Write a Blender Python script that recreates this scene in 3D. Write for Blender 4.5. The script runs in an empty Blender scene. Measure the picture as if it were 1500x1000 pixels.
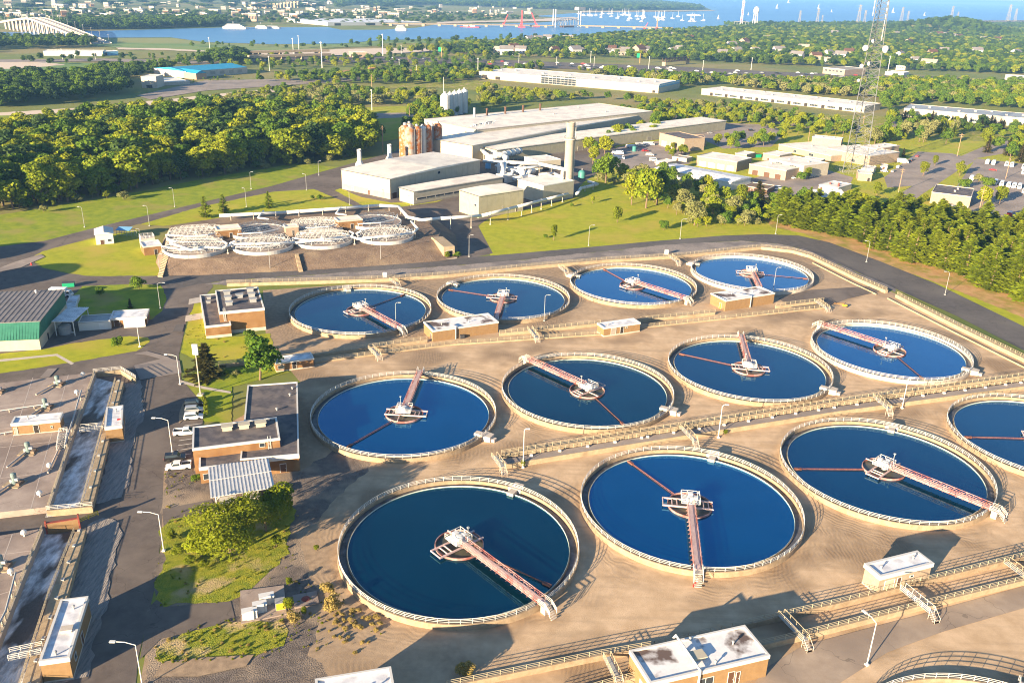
import bpy, math, random
import numpy as np
from mathutils import Vector, Matrix
from math import sin, cos, pi, radians, degrees, atan2, hypot, sqrt
random.seed(7); np.random.seed(7)
SC = bpy.context.scene
COL = SC.collection
# ---------------------------------------------------------------- camera
CAM_H, FPX, PITCH, ROLL = 105.9, 1266.9, radians(22.2), radians(-1.693)
cam = bpy.data.cameras.new('camera'); camo = bpy.data.objects.new('camera', cam); COL.objects.link(camo)
cam.sensor_width = 36; cam.lens = FPX / 1500 * 36; cam.clip_start = 1; cam.clip_end = 80000
camo.matrix_world = Matrix.Translation((0, 0, CAM_H)) @ Matrix.Rotation(pi / 2 - PITCH, 4, 'X') @ Matrix.Rotation(-ROLL, 4, 'Z')
SC.camera = camo
# ---------------------------------------------------------------- light
SUN_EL, SHADOW_AZ = radians(12.5), radians(49)          # shadows run towards +52 deg from +x
sdir = Vector((cos(SHADOW_AZ) * cos(SUN_EL), sin(SHADOW_AZ) * cos(SUN_EL), -sin(SUN_EL)))
W = bpy.data.worlds.new('World'); SC.world = W; W.use_nodes = True
nt = W.node_tree; bg = nt.nodes['Background']
sky = nt.nodes.new('ShaderNodeTexSky'); sky.sky_type = 'NISHITA'; sky.sun_disc = False
sky.sun_elevation = SUN_EL; sky.sun_rotation = atan2(-sdir.x, -sdir.y)
sky.air_density = 1.0; sky.dust_density = 0.3; sky.ozone_density = 3.0
nt.links.new(sky.outputs[0], bg.inputs[0]); bg.inputs[1].default_value = 0.06
sl = bpy.data.lights.new('sun', 'SUN'); sl.energy = 4.9; sl.angle = radians(0.5); sl.color = (1, 0.79, 0.52)
slo = bpy.data.objects.new('sun', sl); COL.objects.link(slo); slo.rotation_euler = sdir.to_track_quat('-Z', 'Y').to_euler()
SC.view_settings.view_transform = 'Standard'; SC.view_settings.look = 'None'; SC.view_settings.gamma = 1
SC.view_settings.exposure = 2.05
SC.render.engine = 'CYCLES'
SC.cycles.use_denoising = True; SC.cycles.filter_width = 1.1; SC.cycles.max_bounces = 5; SC.cycles.diffuse_bounces = 2; SC.cycles.glossy_bounces = 2
SC.cycles.transparent_max_bounces = 4; SC.cycles.transmission_bounces = 2; SC.cycles.sample_clamp_indirect = 4
# ---------------------------------------------------------------- survey: photo pixel -> point on a level plane
def ray(px, py):
    a, b = px - 750, 500 - py
    X = a * cos(ROLL) + b * sin(ROLL); Y = -a * sin(ROLL) + b * cos(ROLL)
    return (X / FPX, cos(PITCH) + Y / FPX * sin(PITCH), -sin(PITCH) + Y / FPX * cos(PITCH))
def G(p, z=0.0):
    d = ray(*p); t = (z - CAM_H) / min(d[2], -0.0033)
    return Vector((d[0] * t, d[1] * t, z))
def HT(base, top, z=0.0):
    A = G(base, z); d = ray(*top); t = (A.x * d[0] + A.y * d[1]) / (d[0] ** 2 + d[1] ** 2)
    return CAM_H + t * d[2] - z
# ---------------------------------------------------------------- materials
MT = {}; WMET = 0.8
def mat(name, c, c2=None, scale=0.5, rough=0.85, bump=0.0, bscale=6.0, metal=0.0, spec=0.3, c3=None, scale3=0.04, coord='pos', stretch=None, detail=5, w3=(0.45, 0.62)):
    if name in MT: return MT[name]
    m = bpy.data.materials.new(name); m.use_nodes = True; n = m.node_tree.nodes; l = m.node_tree.links
    b = n['Principled BSDF']; b.inputs['Roughness'].default_value = rough; b.inputs['Metallic'].default_value = metal
    b.inputs['Specular IOR Level'].default_value = spec
    b.inputs['Base Color'].default_value = (*c, 1)
    if coord == 'pos': src = n.new('ShaderNodeNewGeometry').outputs['Position']
    else: src = n.new('ShaderNodeTexCoord').outputs['Object']
    if stretch:
        mp = n.new('ShaderNodeMapping'); mp.inputs['Rotation'].default_value = (0, 0, stretch[2] if len(stretch) > 2 else 0)
        mp.inputs['Scale'].default_value = (stretch[0], stretch[1], 1); l.new(src, mp.inputs[0]); src = mp.outputs[0]
    col = None
    if c2 is not None:
        t = n.new('ShaderNodeTexNoise'); t.inputs['Scale'].default_value = scale; t.inputs['Detail'].default_value = detail; t.inputs['Roughness'].default_value = 0.65
        l.new(src, t.inputs['Vector'])
        r = n.new('ShaderNodeValToRGB'); r.color_ramp.elements[0].position = 0.36; r.color_ramp.elements[1].position = 0.64
        r.color_ramp.elements[0].color = (*c, 1); r.color_ramp.elements[1].color = (*c2, 1)
        l.new(t.outputs['Fac'], r.inputs[0]); col = r.outputs[0]
        if c3 is not None:
            t3 = n.new('ShaderNodeTexNoise'); t3.inputs['Scale'].default_value = scale3; t3.inputs['Detail'].default_value = 4
            l.new(src, t3.inputs['Vector'])
            r3 = n.new('ShaderNodeValToRGB'); r3.color_ramp.elements[0].position = w3[0]; r3.color_ramp.elements[1].position = w3[1]
            l.new(t3.outputs['Fac'], r3.inputs[0])
            mx = n.new('ShaderNodeMix'); mx.data_type = 'RGBA'; l.new(r3.outputs[0], mx.inputs[0]); l.new(col, mx.inputs[6]); mx.inputs[7].default_value = (*c3, 1)
            col = mx.outputs[2]
        l.new(col, b.inputs['Base Color'])
    if bump:
        t = n.new('ShaderNodeTexNoise'); t.inputs['Scale'].default_value = bscale; t.inputs['Detail'].default_value = 4; l.new(src, t.inputs['Vector'])
        bp = n.new('ShaderNodeBump'); bp.inputs['Strength'].default_value = min(1, bump); bp.inputs['Distance'].default_value = 0.25 * max(1, bump)
        l.new(t.outputs['Fac'], bp.inputs['Height']); l.new(bp.outputs[0], b.inputs['Normal'])
    MT[name] = m; return m
def leafmat(name, c1, c2, c3):
    m = bpy.data.materials.new(name); m.use_nodes = True; n = m.node_tree.nodes; l = m.node_tree.links
    b = n['Principled BSDF']; b.inputs['Roughness'].default_value = 0.7; b.inputs['Specular IOR Level'].default_value = 0.15
    g = n.new('ShaderNodeNewGeometry'); oi = n.new('ShaderNodeObjectInfo')
    mx = n.new('ShaderNodeMix'); mx.data_type = 'RGBA'; mx.inputs[6].default_value = (*c1, 1); mx.inputs[7].default_value = (*c2, 1)
    l.new(oi.outputs['Random'], mx.inputs[0])
    m2 = n.new('ShaderNodeMix'); m2.data_type = 'RGBA'; m2.inputs[7].default_value = (*c3, 1)
    mm = n.new('ShaderNodeMath'); mm.operation = 'MULTIPLY'; mm.inputs[1].default_value = 0.5
    l.new(g.outputs['Random Per Island'], mm.inputs[0]); l.new(mm.outputs[0], m2.inputs[0]); l.new(mx.outputs[2], m2.inputs[6])
    l.new(m2.outputs[2], b.inputs['Base Color'])
    tr = n.new('ShaderNodeBsdfTranslucent'); l.new(m2.outputs[2], tr.inputs[0])
    ms = n.new('ShaderNodeMixShader'); ms.inputs[0].default_value = 0.38
    l.new(b.outputs[0], ms.inputs[1]); l.new(tr.outputs[0], ms.inputs[2]); l.new(ms.outputs[0], n['Material Output'].inputs[0])
    MT[name] = m; return m
def ring_ruts(m, centres):
    """wheel ruts that follow the tank walls, and loose criss-cross ruts elsewhere"""
    n = m.node_tree.nodes; l = m.node_tree.links; b = n['Principled BSDF']; g = n.new('ShaderNodeNewGeometry'); prev = None
    def M(op, a, c=None):
        q = n.new('ShaderNodeMath'); q.operation = op
        for i, v in enumerate((a, c)):
            if v is None: continue
            if isinstance(v, (int, float)): q.inputs[i].default_value = v
            else: l.new(v, q.inputs[i])
        return q.outputs[0]
    wob = n.new('ShaderNodeTexNoise'); wob.inputs['Scale'].default_value = .12; l.new(g.outputs['Position'], wob.inputs['Vector'])
    for c in centres:
        d = n.new('ShaderNodeVectorMath'); d.operation = 'DISTANCE'; l.new(g.outputs['Position'], d.inputs[0]); d.inputs[1].default_value = (c[0], c[1], 0)
        prev = d.outputs['Value'] if prev is None else M('MINIMUM', prev, d.outputs['Value'])
    d = M('ADD', prev, M('MULTIPLY', wob.outputs['Fac'], 7.0))
    mask = n.new('ShaderNodeMapRange'); mask.inputs['From Min'].default_value = 25; mask.inputs['From Max'].default_value = 35; mask.inputs['To Min'].default_value = 1; mask.inputs['To Max'].default_value = 0.0; l.new(prev, mask.inputs[0])
    pn = n.new('ShaderNodeTexNoise'); pn.inputs['Scale'].default_value = .05; l.new(g.outputs['Position'], pn.inputs['Vector']); pr = n.new('ShaderNodeMapRange'); pr.inputs['From Min'].default_value = .42; pr.inputs['From Max'].default_value = .6; l.new(pn.outputs['Fac'], pr.inputs[0])
    ring = M('MULTIPLY', M('MULTIPLY', M('SINE', M('MULTIPLY', d, 5.2)), mask.outputs[0]), pr.outputs[0])
    w = n.new('ShaderNodeTexWave'); w.inputs['Scale'].default_value = .35; w.inputs['Distortion'].default_value = 22; w.inputs['Detail'].default_value = 3; w.inputs['Detail Scale'].default_value = .22; l.new(g.outputs['Position'], w.inputs['Vector'])
    p2 = n.new('ShaderNodeMapRange'); p2.inputs['From Min'].default_value = .55; p2.inputs['From Max'].default_value = .68; l.new(pn.outputs['Fac'], p2.inputs[0])
    h = M('ADD', ring, M('MULTIPLY', w.outputs['Fac'], p2.outputs[0]))
    bp = n.new('ShaderNodeBump'); bp.inputs['Strength'].default_value = .16; bp.inputs['Distance'].default_value = .12; l.new(h, bp.inputs['Height'])
    l.new(b.inputs['Normal'].links[0].from_socket, bp.inputs['Normal']); l.new(bp.outputs[0], b.inputs['Normal'])
    # the rear rows and the office side lie on browner, darker earth; patchy transition
    def lin(dx, dy, a, z_):
        q = n.new('ShaderNodeVectorMath'); q.operation = 'DOT_PRODUCT'; l.new(g.outputs['Position'], q.inputs[0]); q.inputs[1].default_value = (dx, dy, 0)
        v = M('ADD', q.outputs['Value'], M('MULTIPLY', M('SUBTRACT', pn.outputs['Fac'], .5), 90)); r = n.new('ShaderNodeMapRange'); r.inputs['From Min'].default_value = a; r.inputs['From Max'].default_value = z_; l.new(v, r.inputs[0]); return r.outputs[0]
    mk = M('MAXIMUM', lin(-.342, .94, 232, 275), lin(.94, .342, 42, 8))
    f2 = n.new('ShaderNodeTexNoise'); f2.inputs['Scale'].default_value = .8; f2.inputs['Detail'].default_value = 6; l.new(g.outputs['Position'], f2.inputs['Vector'])
    ec = n.new('ShaderNodeValToRGB'); ec.color_ramp.elements[0].position = .35; ec.color_ramp.elements[1].position = .68; ec.color_ramp.elements[0].color = (.20, .145, .098, 1); ec.color_ramp.elements[1].color = (.36, .26, .17, 1); l.new(f2.outputs['Fac'], ec.inputs[0])
    mx = n.new('ShaderNodeMix'); mx.data_type = 'RGBA'; l.new(M('MULTIPLY', mk, .8), mx.inputs[0]); l.new(b.inputs['Base Color'].links[0].from_socket, mx.inputs[6]); l.new(ec.outputs[0], mx.inputs[7])
    # compacted wheel lanes show a little darker
    lane = M('MULTIPLY', M('MULTIPLY', M('SINE', M('MULTIPLY', d, 1.3)), mask.outputs[0]), .3); m4 = n.new('ShaderNodeMix'); m4.data_type = 'RGBA'; l.new(M('MAXIMUM', lane, 0.0), m4.inputs[0]); l.new(mx.outputs[2], m4.inputs[6]); m4.inputs[7].default_value = (.27, .195, .125, 1)
    mp = n.new('ShaderNodeMapping'); mp.inputs['Rotation'].default_value = (0, 0, radians(-20)); mp.inputs['Scale'].default_value = (.035, .55, 1); l.new(g.outputs['Position'], mp.inputs[0]); sn = n.new('ShaderNodeTexNoise'); sn.inputs['Scale'].default_value = 1; sn.inputs['Detail'].default_value = 4; l.new(mp.outputs[0], sn.inputs['Vector'])
    sr = n.new('ShaderNodeMapRange'); sr.inputs['From Min'].default_value = .5; sr.inputs['From Max'].default_value = .75; sr.inputs['To Max'].default_value = .55; l.new(sn.outputs['Fac'], sr.inputs[0])
    m5 = n.new('ShaderNodeMix'); m5.data_type = 'RGBA'; l.new(sr.outputs[0], m5.inputs[0]); l.new(m4.outputs[2], m5.inputs[6]); m5.inputs[7].default_value = (.30, .215, .14, 1)
    l.new(m5.outputs[2], b.inputs['Base Color'])
mat('asphalt', (0.11, 0.088, 0.076), (0.15, 0.122, 0.104), 0.3, 0.9, 0.12, 9, c3=(0.19, 0.155, 0.13), scale3=0.045, w3=(.5, .7))
mat('asphalt_new', (0.085, 0.078, 0.076), (0.115, 0.102, 0.098), 0.4, 0.9, 0.15, 9, c3=(0.14, 0.125, 0.115), scale3=0.03)
mat('asphalt_pale', (0.27, 0.22, 0.19), (0.34, 0.28, 0.235), 0.3, 0.9, 0.1, 8, c3=(0.22, 0.185, 0.165), scale3=0.05)
mat('sand', (0.47, 0.325, 0.195), (0.60, 0.43, 0.275), 0.22, 0.95, 0.14, 5.5, c3=(0.28, 0.19, 0.115), scale3=0.05, w3=(0.48, 0.64))
mat('gravel', (0.22, 0.19, 0.175), (0.33, 0.28, 0.25), 1.2, 0.95, 0.8, 3, c3=(0.17, 0.15, 0.145), scale3=0.1)
mat('dark_gravel', (0.105, 0.085, 0.074), (0.185, 0.15, 0.125), 0.5, 0.95, 0.6, 5, c3=(0.33, 0.25, 0.175), scale3=0.09, w3=(0.5, 0.66))
mat('washed_gravel', (0.19, 0.17, 0.16), (0.32, 0.275, 0.24), 0.9, 0.95, 1.0, 1.6, stretch=(2.2, .35, radians(-108)))
mat('soil', (0.145, 0.10, 0.072), (0.21, 0.15, 0.105), 0.3, 0.95, 0.7, 1.5, c3=(0.27, 0.20, 0.13), scale3=0.06, w3=(.55, .7))
mat('grass', (0.27, 0.30, 0.008), (0.37, 0.365, 0.014), 0.25, 0.95, 0.35, 11, c3=(0.42, 0.33, 0.045), scale3=0.05, w3=(0.5, 0.72))
mat('grass_green', (0.17, 0.235, 0.008), (0.28, 0.315, 0.012), 0.2, 0.95, 0.35, 11, c3=(0.30, 0.25, 0.06), scale3=0.06, w3=(.52, .7))
mat('weedy_grass', (0.15, 0.19, 0.010), (0.30, 0.28, 0.02), 0.55, 0.95, 0.9, 4.5, c3=(0.42, 0.31, 0.16), scale3=0.14, w3=(.52, .66))
mat('land', (0.12, 0.16, 0.028), (0.20, 0.215, 0.04), 0.02, 0.95, 0, c3=(0.26, 0.215, 0.075), scale3=0.006)
mat('marsh', (0.11, 0.20, 0.05), (0.19, 0.26, 0.07), 0.015, 0.95, 0, c3=(0.24, 0.25, 0.08), scale3=0.006, stretch=(.4, 1))
mat('pine_litter', (0.40, 0.22, 0.09), (0.50, 0.31, 0.13), 0.3, 0.95, 0.4, 4, c3=(0.25, 0.22, 0.03), scale3=0.12)
mat('concrete', (0.31, 0.235, 0.15), (0.41, 0.32, 0.21), 0.7, 0.85, 0.15, 5, c3=(0.26, 0.195, 0.125), scale3=0.35, w3=(0.55, 0.72))
mat('concrete_pale', (0.44, 0.38, 0.315), (0.54, 0.47, 0.40), 0.6, 0.85, 0.1, 5)
mat('concrete_wall', (0.275, 0.20, 0.125), (0.36, 0.27, 0.18), 0.8, 0.85, 0.15, 5, coord='obj', c3=(0.24, 0.175, 0.11), scale3=0.5, w3=(0.55, 0.75))
mat('slab', (0.30, 0.235, 0.20), (0.38, 0.305, 0.255), 0.35, 0.88, 0.15, 6, c3=(0.22, 0.17, 0.145), scale3=0.08)
mat('slab_joint', (0.46, 0.39, 0.34))
mat('rail', (0.62, 0.60, 0.56), rough=0.5, spec=0.4)
mat('rail_tan', (0.44, 0.37, 0.25), rough=0.6)
mat('red_steel', (0.22, 0.045, 0.032), (0.30, 0.085, 0.06), 1.5, 0.7, coord='obj', c3=(0.20, 0.045, 0.03), scale3=.6)
mat('pink_steel', (0.50, 0.35, 0.33), (0.60, 0.45, 0.42), 1.2, 0.7, coord='obj'); mat('pale_red', (0.40, 0.22, 0.195), (0.50, 0.31, 0.28), 1.2, 0.7, coord='obj', c3=(0.27, 0.09, 0.07), scale3=.5)
mat('white_paint', (0.58, 0.56, 0.53), rough=0.5)
mat('white_metal', (0.58, 0.57, 0.55), (0.66, 0.65, 0.63), 0.6, 0.45, spec=0.4, coord='obj')
mat('grey_metal', (0.27, 0.275, 0.28), (0.35, 0.35, 0.35), 0.8, 0.5, coord='obj')
mat('dark_metal', (0.06, 0.06, 0.065), rough=0.6)
mat('brick', (0.225, 0.122, 0.052), (0.265, 0.15, 0.066), 1.2, 0.9, 0.1, 12, coord='obj', c3=(0.185, 0.09, 0.033), scale3=0.3)
mat('brick_tan', (0.23, 0.138, 0.062), (0.265, 0.165, 0.078), 1.0, 0.9, 0.1, 12, coord='obj')
mat('road_tan', (0.33, 0.25, 0.185), (0.41, 0.32, 0.24), 0.25, 0.9, 0.1, 8, c3=(0.26, 0.2, 0.155), scale3=0.06); mat('brick_beige', (0.31, 0.23, 0.165), (0.365, 0.28, 0.205), 1.0, 0.9, 0.1, 12, coord='obj')
mat('cream', (0.40, 0.36, 0.275), (0.46, 0.415, 0.325), 0.4, 0.7, coord='obj')
mat('cream_dark', (0.29, 0.255, 0.21), (0.34, 0.30, 0.25), 0.4, 0.8, coord='obj')
mat('panel_beige', (0.36, 0.325, 0.215), (0.42, 0.38, 0.26), 0.35, 0.6, coord='obj')
mat('white_roof', (0.76, 0.70, 0.60), (0.84, 0.78, 0.68), 0.25, 0.6, coord='obj', c3=(0.66, 0.60, 0.53), scale3=0.12)
mat('blue_white_roof', (0.66, 0.66, 0.68), (0.76, 0.76, 0.78), 0.5, 0.6, coord='obj', c3=(0.50, 0.50, 0.53), scale3=0.4)
mat('stained_roof', (0.66, 0.64, 0.64), (0.76, 0.74, 0.73), 0.6, 0.7, coord='obj', c3=(0.13, 0.09, 0.075), scale3=0.22, w3=(0.52, 0.62)); mat('arm_brown', (0.17, 0.06, 0.042), (0.24, 0.10, 0.07), 1.2, .7, coord='obj')
mat('tar_roof', (0.075, 0.068, 0.075), (0.115, 0.10, 0.105), 0.5, 0.85, coord='obj', c3=(0.16, 0.135, 0.125), scale3=0.25)
mat('blue_roof', (0.02, 0.24, 0.42), (0.03, 0.30, 0.50), 0.3, 0.5, coord='obj')
mat('tower_steel', (0.15, 0.155, 0.165), rough=.5); mat('green_metal', (0.02, 0.125, 0.085), (0.03, 0.16, 0.11), 0.5, 0.5, coord='obj')
mat('grey_roof', (0.17, 0.155, 0.15), (0.22, 0.20, 0.195), 0.4, 0.7, coord='obj')
mat('glass', (0.03, 0.04, 0.05), rough=0.08, spec=0.6)
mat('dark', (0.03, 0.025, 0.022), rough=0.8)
mat('door_brown', (0.10, 0.05, 0.03), rough=0.6)
mat('ring_white', (0.46, 0.455, 0.44), rough=.5); mat('rust', (0.28, 0.085, 0.022), (0.36, 0.135, 0.04), 0.8, 0.85, coord='obj', c3=(0.34, 0.27, 0.22), scale3=0.5, stretch=(1, 1, 0), w3=(.5, .6))
mat('silo_grey', (0.27, 0.225, 0.20), (0.35, 0.30, 0.27), 0.5, 0.7, coord='obj', c3=(0.30, 0.13, 0.05), scale3=0.3)
mat('rubber', (0.02, 0.02, 0.02), rough=0.8)
mat('bark', (0.14, 0.095, 0.06), (0.20, 0.14, 0.09), 2, 0.9, coord='obj')
mat('wood_pole', (0.30, 0.19, 0.11), (0.36, 0.24, 0.15), 2, 0.9, coord='obj')
mat('earth_pile', (0.36, 0.19, 0.075), (0.42, 0.24, 0.10), 0.1, 0.95, 0.5, 1)
mat('teal', (0.05, 0.19, 0.175), rough=0.5)
mat('sign_green', (0.01, 0.28, 0.14), rough=0.5)
mat('red_paint', (0.55, 0.03, 0.03), rough=0.5)
mat('yellow_paint', (0.65, 0.45, 0.03), rough=0.5)
mat('crane_red', (0.60, 0.06, 0.06), rough=0.5)
mat('cloth_blue', (0.15, 0.35, 0.55), rough=0.6)
def cracks(m, scale, w=.005, dark=.68):
    n = m.node_tree.nodes; l = m.node_tree.links; b = n['Principled BSDF']; g = n.new('ShaderNodeNewGeometry'); ns = n.new('ShaderNodeTexNoise'); ns.inputs['Scale'].default_value = .35; l.new(g.outputs['Position'], ns.inputs['Vector'])
    ad = n.new('ShaderNodeVectorMath'); ad.operation = 'MULTIPLY_ADD'; l.new(ns.outputs['Color'], ad.inputs[0]); ad.inputs[1].default_value = (5, 5, 0); l.new(g.outputs['Position'], ad.inputs[2])
    v = n.new('ShaderNodeTexVoronoi'); v.feature = 'DISTANCE_TO_EDGE'; v.inputs['Scale'].default_value = scale; l.new(ad.outputs[0], v.inputs['Vector'])
    r = n.new('ShaderNodeMapRange'); r.inputs['From Min'].default_value = w * .4; r.inputs['From Max'].default_value = w; r.inputs['To Min'].default_value = dark; r.inputs['To Max'].default_value = 1; l.new(v.outputs['Distance'], r.inputs[0])
    mx = n.new('ShaderNodeMix'); mx.data_type = 'RGBA'; mx.blend_type = 'MULTIPLY'; mx.inputs[0].default_value = 1; l.new(b.inputs['Base Color'].links[0].from_socket, mx.inputs[6]); l.new(r.outputs[0], mx.inputs[7]); l.new(mx.outputs[2], b.inputs['Base Color'])
for q in ('asphalt', 'asphalt_new', 'road_tan', 'slab'): cracks(MT[q], .07)
mat('foam', (0.30, 0.29, 0.28), (0.80, 0.80, 0.80), 0.7, 0.5, 0.8, 2.5, c3=(0.10, 0.08, 0.065), scale3=0.16, stretch=(1.0, .4, radians(-108)), w3=(0.52, 0.6))
mat('scum', (0.055, 0.06, 0.045), (0.10, 0.09, 0.06), 0.8, 0.3, coord='obj')
mat('trough', (0.05, 0.045, 0.04), (0.13, 0.13, 0.15), 0.5, 0.4, coord='obj')
mat('weir_plate', (0.50, 0.55, 0.50), rough=0.5)
mat('sand_beach', (0.62, 0.50, 0.38))
mat('river', (0.06, 0.18, 0.38), (0.08, 0.22, 0.42), 0.004, 0.35, 0.15, 0.05, spec=0.25, stretch=(.3, 1))
mat('sea', (0.07, 0.21, 0.46), (0.10, 0.26, 0.52), 0.0008, 0.4, 0.1, 0.03, spec=0.2, stretch=(.25, 1))
for k, (a, b) in enumerate([((0.001, 0.066, 0.115), (0.002, 0.078, 0.132)), ((0.002, 0.12, 0.275), (0.003, 0.135, 0.305)), ((0.001, 0.078, 0.155), (0.002, 0.09, 0.175))]):
    mat('tank_water_%s' % 'teal blue mid'.split()[k], a, b, 0.06, 0.06, 0.04, 1.2, spec=0.5, metal=WMET)
leafmat('leaf_yellow', (0.30, 0.33, 0.010), (0.15, 0.235, 0.012), (0.36, 0.35, 0.016))
leafmat('leaf_green', (0.06, 0.145, 0.013), (0.14, 0.225, 0.014), (0.19, 0.25, 0.018))
leafmat('leaf_pine', (0.19, 0.29, 0.014), (0.30, 0.36, 0.018), (0.38, 0.40, 0.028))
leafmat('leaf_far', (0.035, 0.085, 0.02), (0.07, 0.12, 0.022), (0.09, 0.13, 0.03))
leafmat('leaf_silver', (0.26, 0.26, 0.09), (0.20, 0.22, 0.06), (0.36, 0.34, 0.15))
leafmat('leaf_bright', (0.15, 0.205, 0.008), (0.19, 0.22, 0.009), (0.24, 0.25, 0.012))
leafmat('leaf_spruce', (0.10, 0.085, 0.02), (0.07, 0.075, 0.02), (0.14, 0.12, 0.03))
leafmat('reed', (0.40, 0.30, 0.10), (0.45, 0.33, 0.13), (0.32, 0.28, 0.05))
# ---------------------------------------------------------------- mesh builder
class MB:
    def __init__(s, T=None): s.v = []; s.f = []; s.m = []; s.c = 0; s.T = T
    def add(s, vs, fs):
        o = len(s.v)
        if s.T:
            ox, oy, a = s.T; ca, sa = cos(a), sin(a)
            vs = [(ox + x * ca - y * sa, oy + x * sa + y * ca, z) for x, y, z in vs]
        s.v += [tuple(p) for p in vs]; s.f += [tuple(i + o for i in f) for f in fs]; s.m += [s.c] * len(fs)
        return s
    def box(s, x0, y0, z0, x1, y1, z1):
        return s.add([(x0, y0, z0), (x1, y0, z0), (x1, y1, z0), (x0, y1, z0), (x0, y0, z1), (x1, y0, z1), (x1, y1, z1), (x0, y1, z1)],
                     [(0, 3, 2, 1), (4, 5, 6, 7), (0, 1, 5, 4), (1, 2, 6, 5), (2, 3, 7, 6), (3, 0, 4, 7)])
    def bar(s, p, q, w, h=None):
        h = h or w; p = Vector(p); q = Vector(q); d = (q - p).normalized()
        u = d.cross(Vector((0, 0, 1)))
        u = Vector((1, 0, 0)) if u.length < 1e-4 else u.normalized()
        n = u.cross(d); u = u * w / 2; n = n * h / 2
        return s.add([p - u - n, p + u - n, p + u + n, p - u + n, q - u - n, q + u - n, q + u + n, q - u + n],
                     [(0, 3, 2, 1), (4, 5, 6, 7), (0, 1, 5, 4), (1, 2, 6, 5), (2, 3, 7, 6), (3, 0, 4, 7)][::1])
    def tube(s, p, q, r, n=6, r2=None):
        p = Vector(p); q = Vector(q); d = (q - p).normalized(); u = d.cross(Vector((0, 0, 1)))
        u = Vector((1, 0, 0)) if u.length < 1e-4 else u.normalized(); w = d.cross(u); r2 = r if r2 is None else r2
        vs = [p + (u * cos(2 * pi * k / n) + w * sin(2 * pi * k / n)) * r for k in range(n)] + [q + (u * cos(2 * pi * k / n) + w * sin(2 * pi * k / n)) * r2 for k in range(n)]
        return s.add(vs, [(k, (k + 1) % n, n + (k + 1) % n, n + k) for k in range(n)] + [tuple(range(n))[::-1], tuple(range(n, 2 * n))])
    def path(s, pts, r, n=8):
        for a, b in zip(pts, pts[1:]): s.tube(a, b, r, n)
        for a in pts[1:-1]: s.ball(a, r * 1.0, n)
        return s
    def ball(s, c, r, n=8, sz=1.0, k=None):
        k = k or max(3, n // 2); c = Vector(c)
        vs = []; fs = []
        for i in range(k + 1):
            t = pi * i / k
            for j in range(n): vs.append(c + Vector((r * sin(t) * cos(2 * pi * j / n), r * sin(t) * sin(2 * pi * j / n), r * sz * cos(t))))
        for i in range(k):
            for j in range(n): fs.append((i * n + j, (i + 1) * n + j, (i + 1) * n + (j + 1) % n, i * n + (j + 1) % n))
        return s.add(vs, fs)
    def lathe(s, prof, n=48, c=(0, 0), a0=0.0, a1=2 * pi, closed=True):
        full = abs(a1 - a0 - 2 * pi) < 1e-6; k = n if full else n + 1
        vs = [(c[0] + r * cos(a0 + (a1 - a0) * j / n), c[1] + r * sin(a0 + (a1 - a0) * j / n), z) for r, z in prof for j in range(k)]
        P = len(prof); fs = []
        for i in range(P if closed else P - 1):
            i2 = (i + 1) % P
            for j in range(n):
                j2 = (j + 1) % k
                fs.append((i * k + j, i * k + j2, i2 * k + j2, i2 * k + j))
        return s.add(vs, fs)
    def disc(s, r, z, n=48, c=(0, 0)):
        return s.add([(c[0] + r * cos(2 * pi * j / n), c[1] + r * sin(2 * pi * j / n), z) for j in range(n)], [tuple(range(n))])
    def prism(s, poly, z0, z1):
        n = len(poly)
        return s.add([(p[0], p[1], z0) for p in poly] + [(p[0], p[1], z1) for p in poly],
                     [tuple(range(n))[::-1], tuple(range(n, 2 * n))] + [(k, (k + 1) % n, n + (k + 1) % n, n + k) for k in range(n)])
    def extr(s, prof, x0, x1):
        """profile in (y,z) extruded along x"""
        n = len(prof)
        return s.add([(x0, y, z) for y, z in prof] + [(x1, y, z) for y, z in prof],
                     [tuple(range(n)), tuple(range(n, 2 * n))[::-1]] + [(k, n + k, n + (k + 1) % n, (k + 1) % n) for k in range(n)])
    def build(s, name, mats, parent=None, smooth=False, loc=None):
        me = bpy.data.meshes.new(name); me.from_pydata(s.v, [], s.f)
        mats = mats if isinstance(mats, (list, tuple)) else [mats]
        for m in mats: me.materials.append(MT[m] if isinstance(m, str) else m)
        if len(mats) > 1: me.polygons.foreach_set('material_index', s.m)
        if smooth: me.polygons.foreach_set('use_smooth', [True] * len(me.polygons))
        me.validate(); me.update()
        o = bpy.data.objects.new(name, me); COL.objects.link(o)
        if parent: o.parent = parent
        if loc is not None: o.location = loc
        return o
def tag(o, label=None, cat=None, group=None, kind=None):
    if label: o['label'] = label
    if cat: o['category'] = cat
    if group: o['group'] = group
    if kind: o['kind'] = kind
    return o
def thing(name, label, cat, loc=(0, 0, 0), rz=0.0, group=None):
    o = bpy.data.objects.new(name, None); COL.objects.link(o); o.location = loc; o.rotation_euler = (0, 0, rz); o.empty_display_size = 0.5
    return tag(o, label, cat, group)
def kids(o): return KID.get(o.name) or [c for c in o.children]
KID = {}
def dup(o, loc=None, rz=None, label=None, group=None, scale=None, parent=None):
    c = o.copy(); COL.objects.link(c)
    if parent: c.parent = parent
    for ch in list(o.children): dup(ch, parent=c)
    if loc is not None: c.location = loc
    if rz is not None: c.rotation_euler = (0, 0, rz)
    if scale is not None: c.scale = (scale,) * 3 if not isinstance(scale, tuple) else scale
    if label: c['label'] = label
    if group: c['group'] = group
    return c
RAG = random.Random(4)
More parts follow.
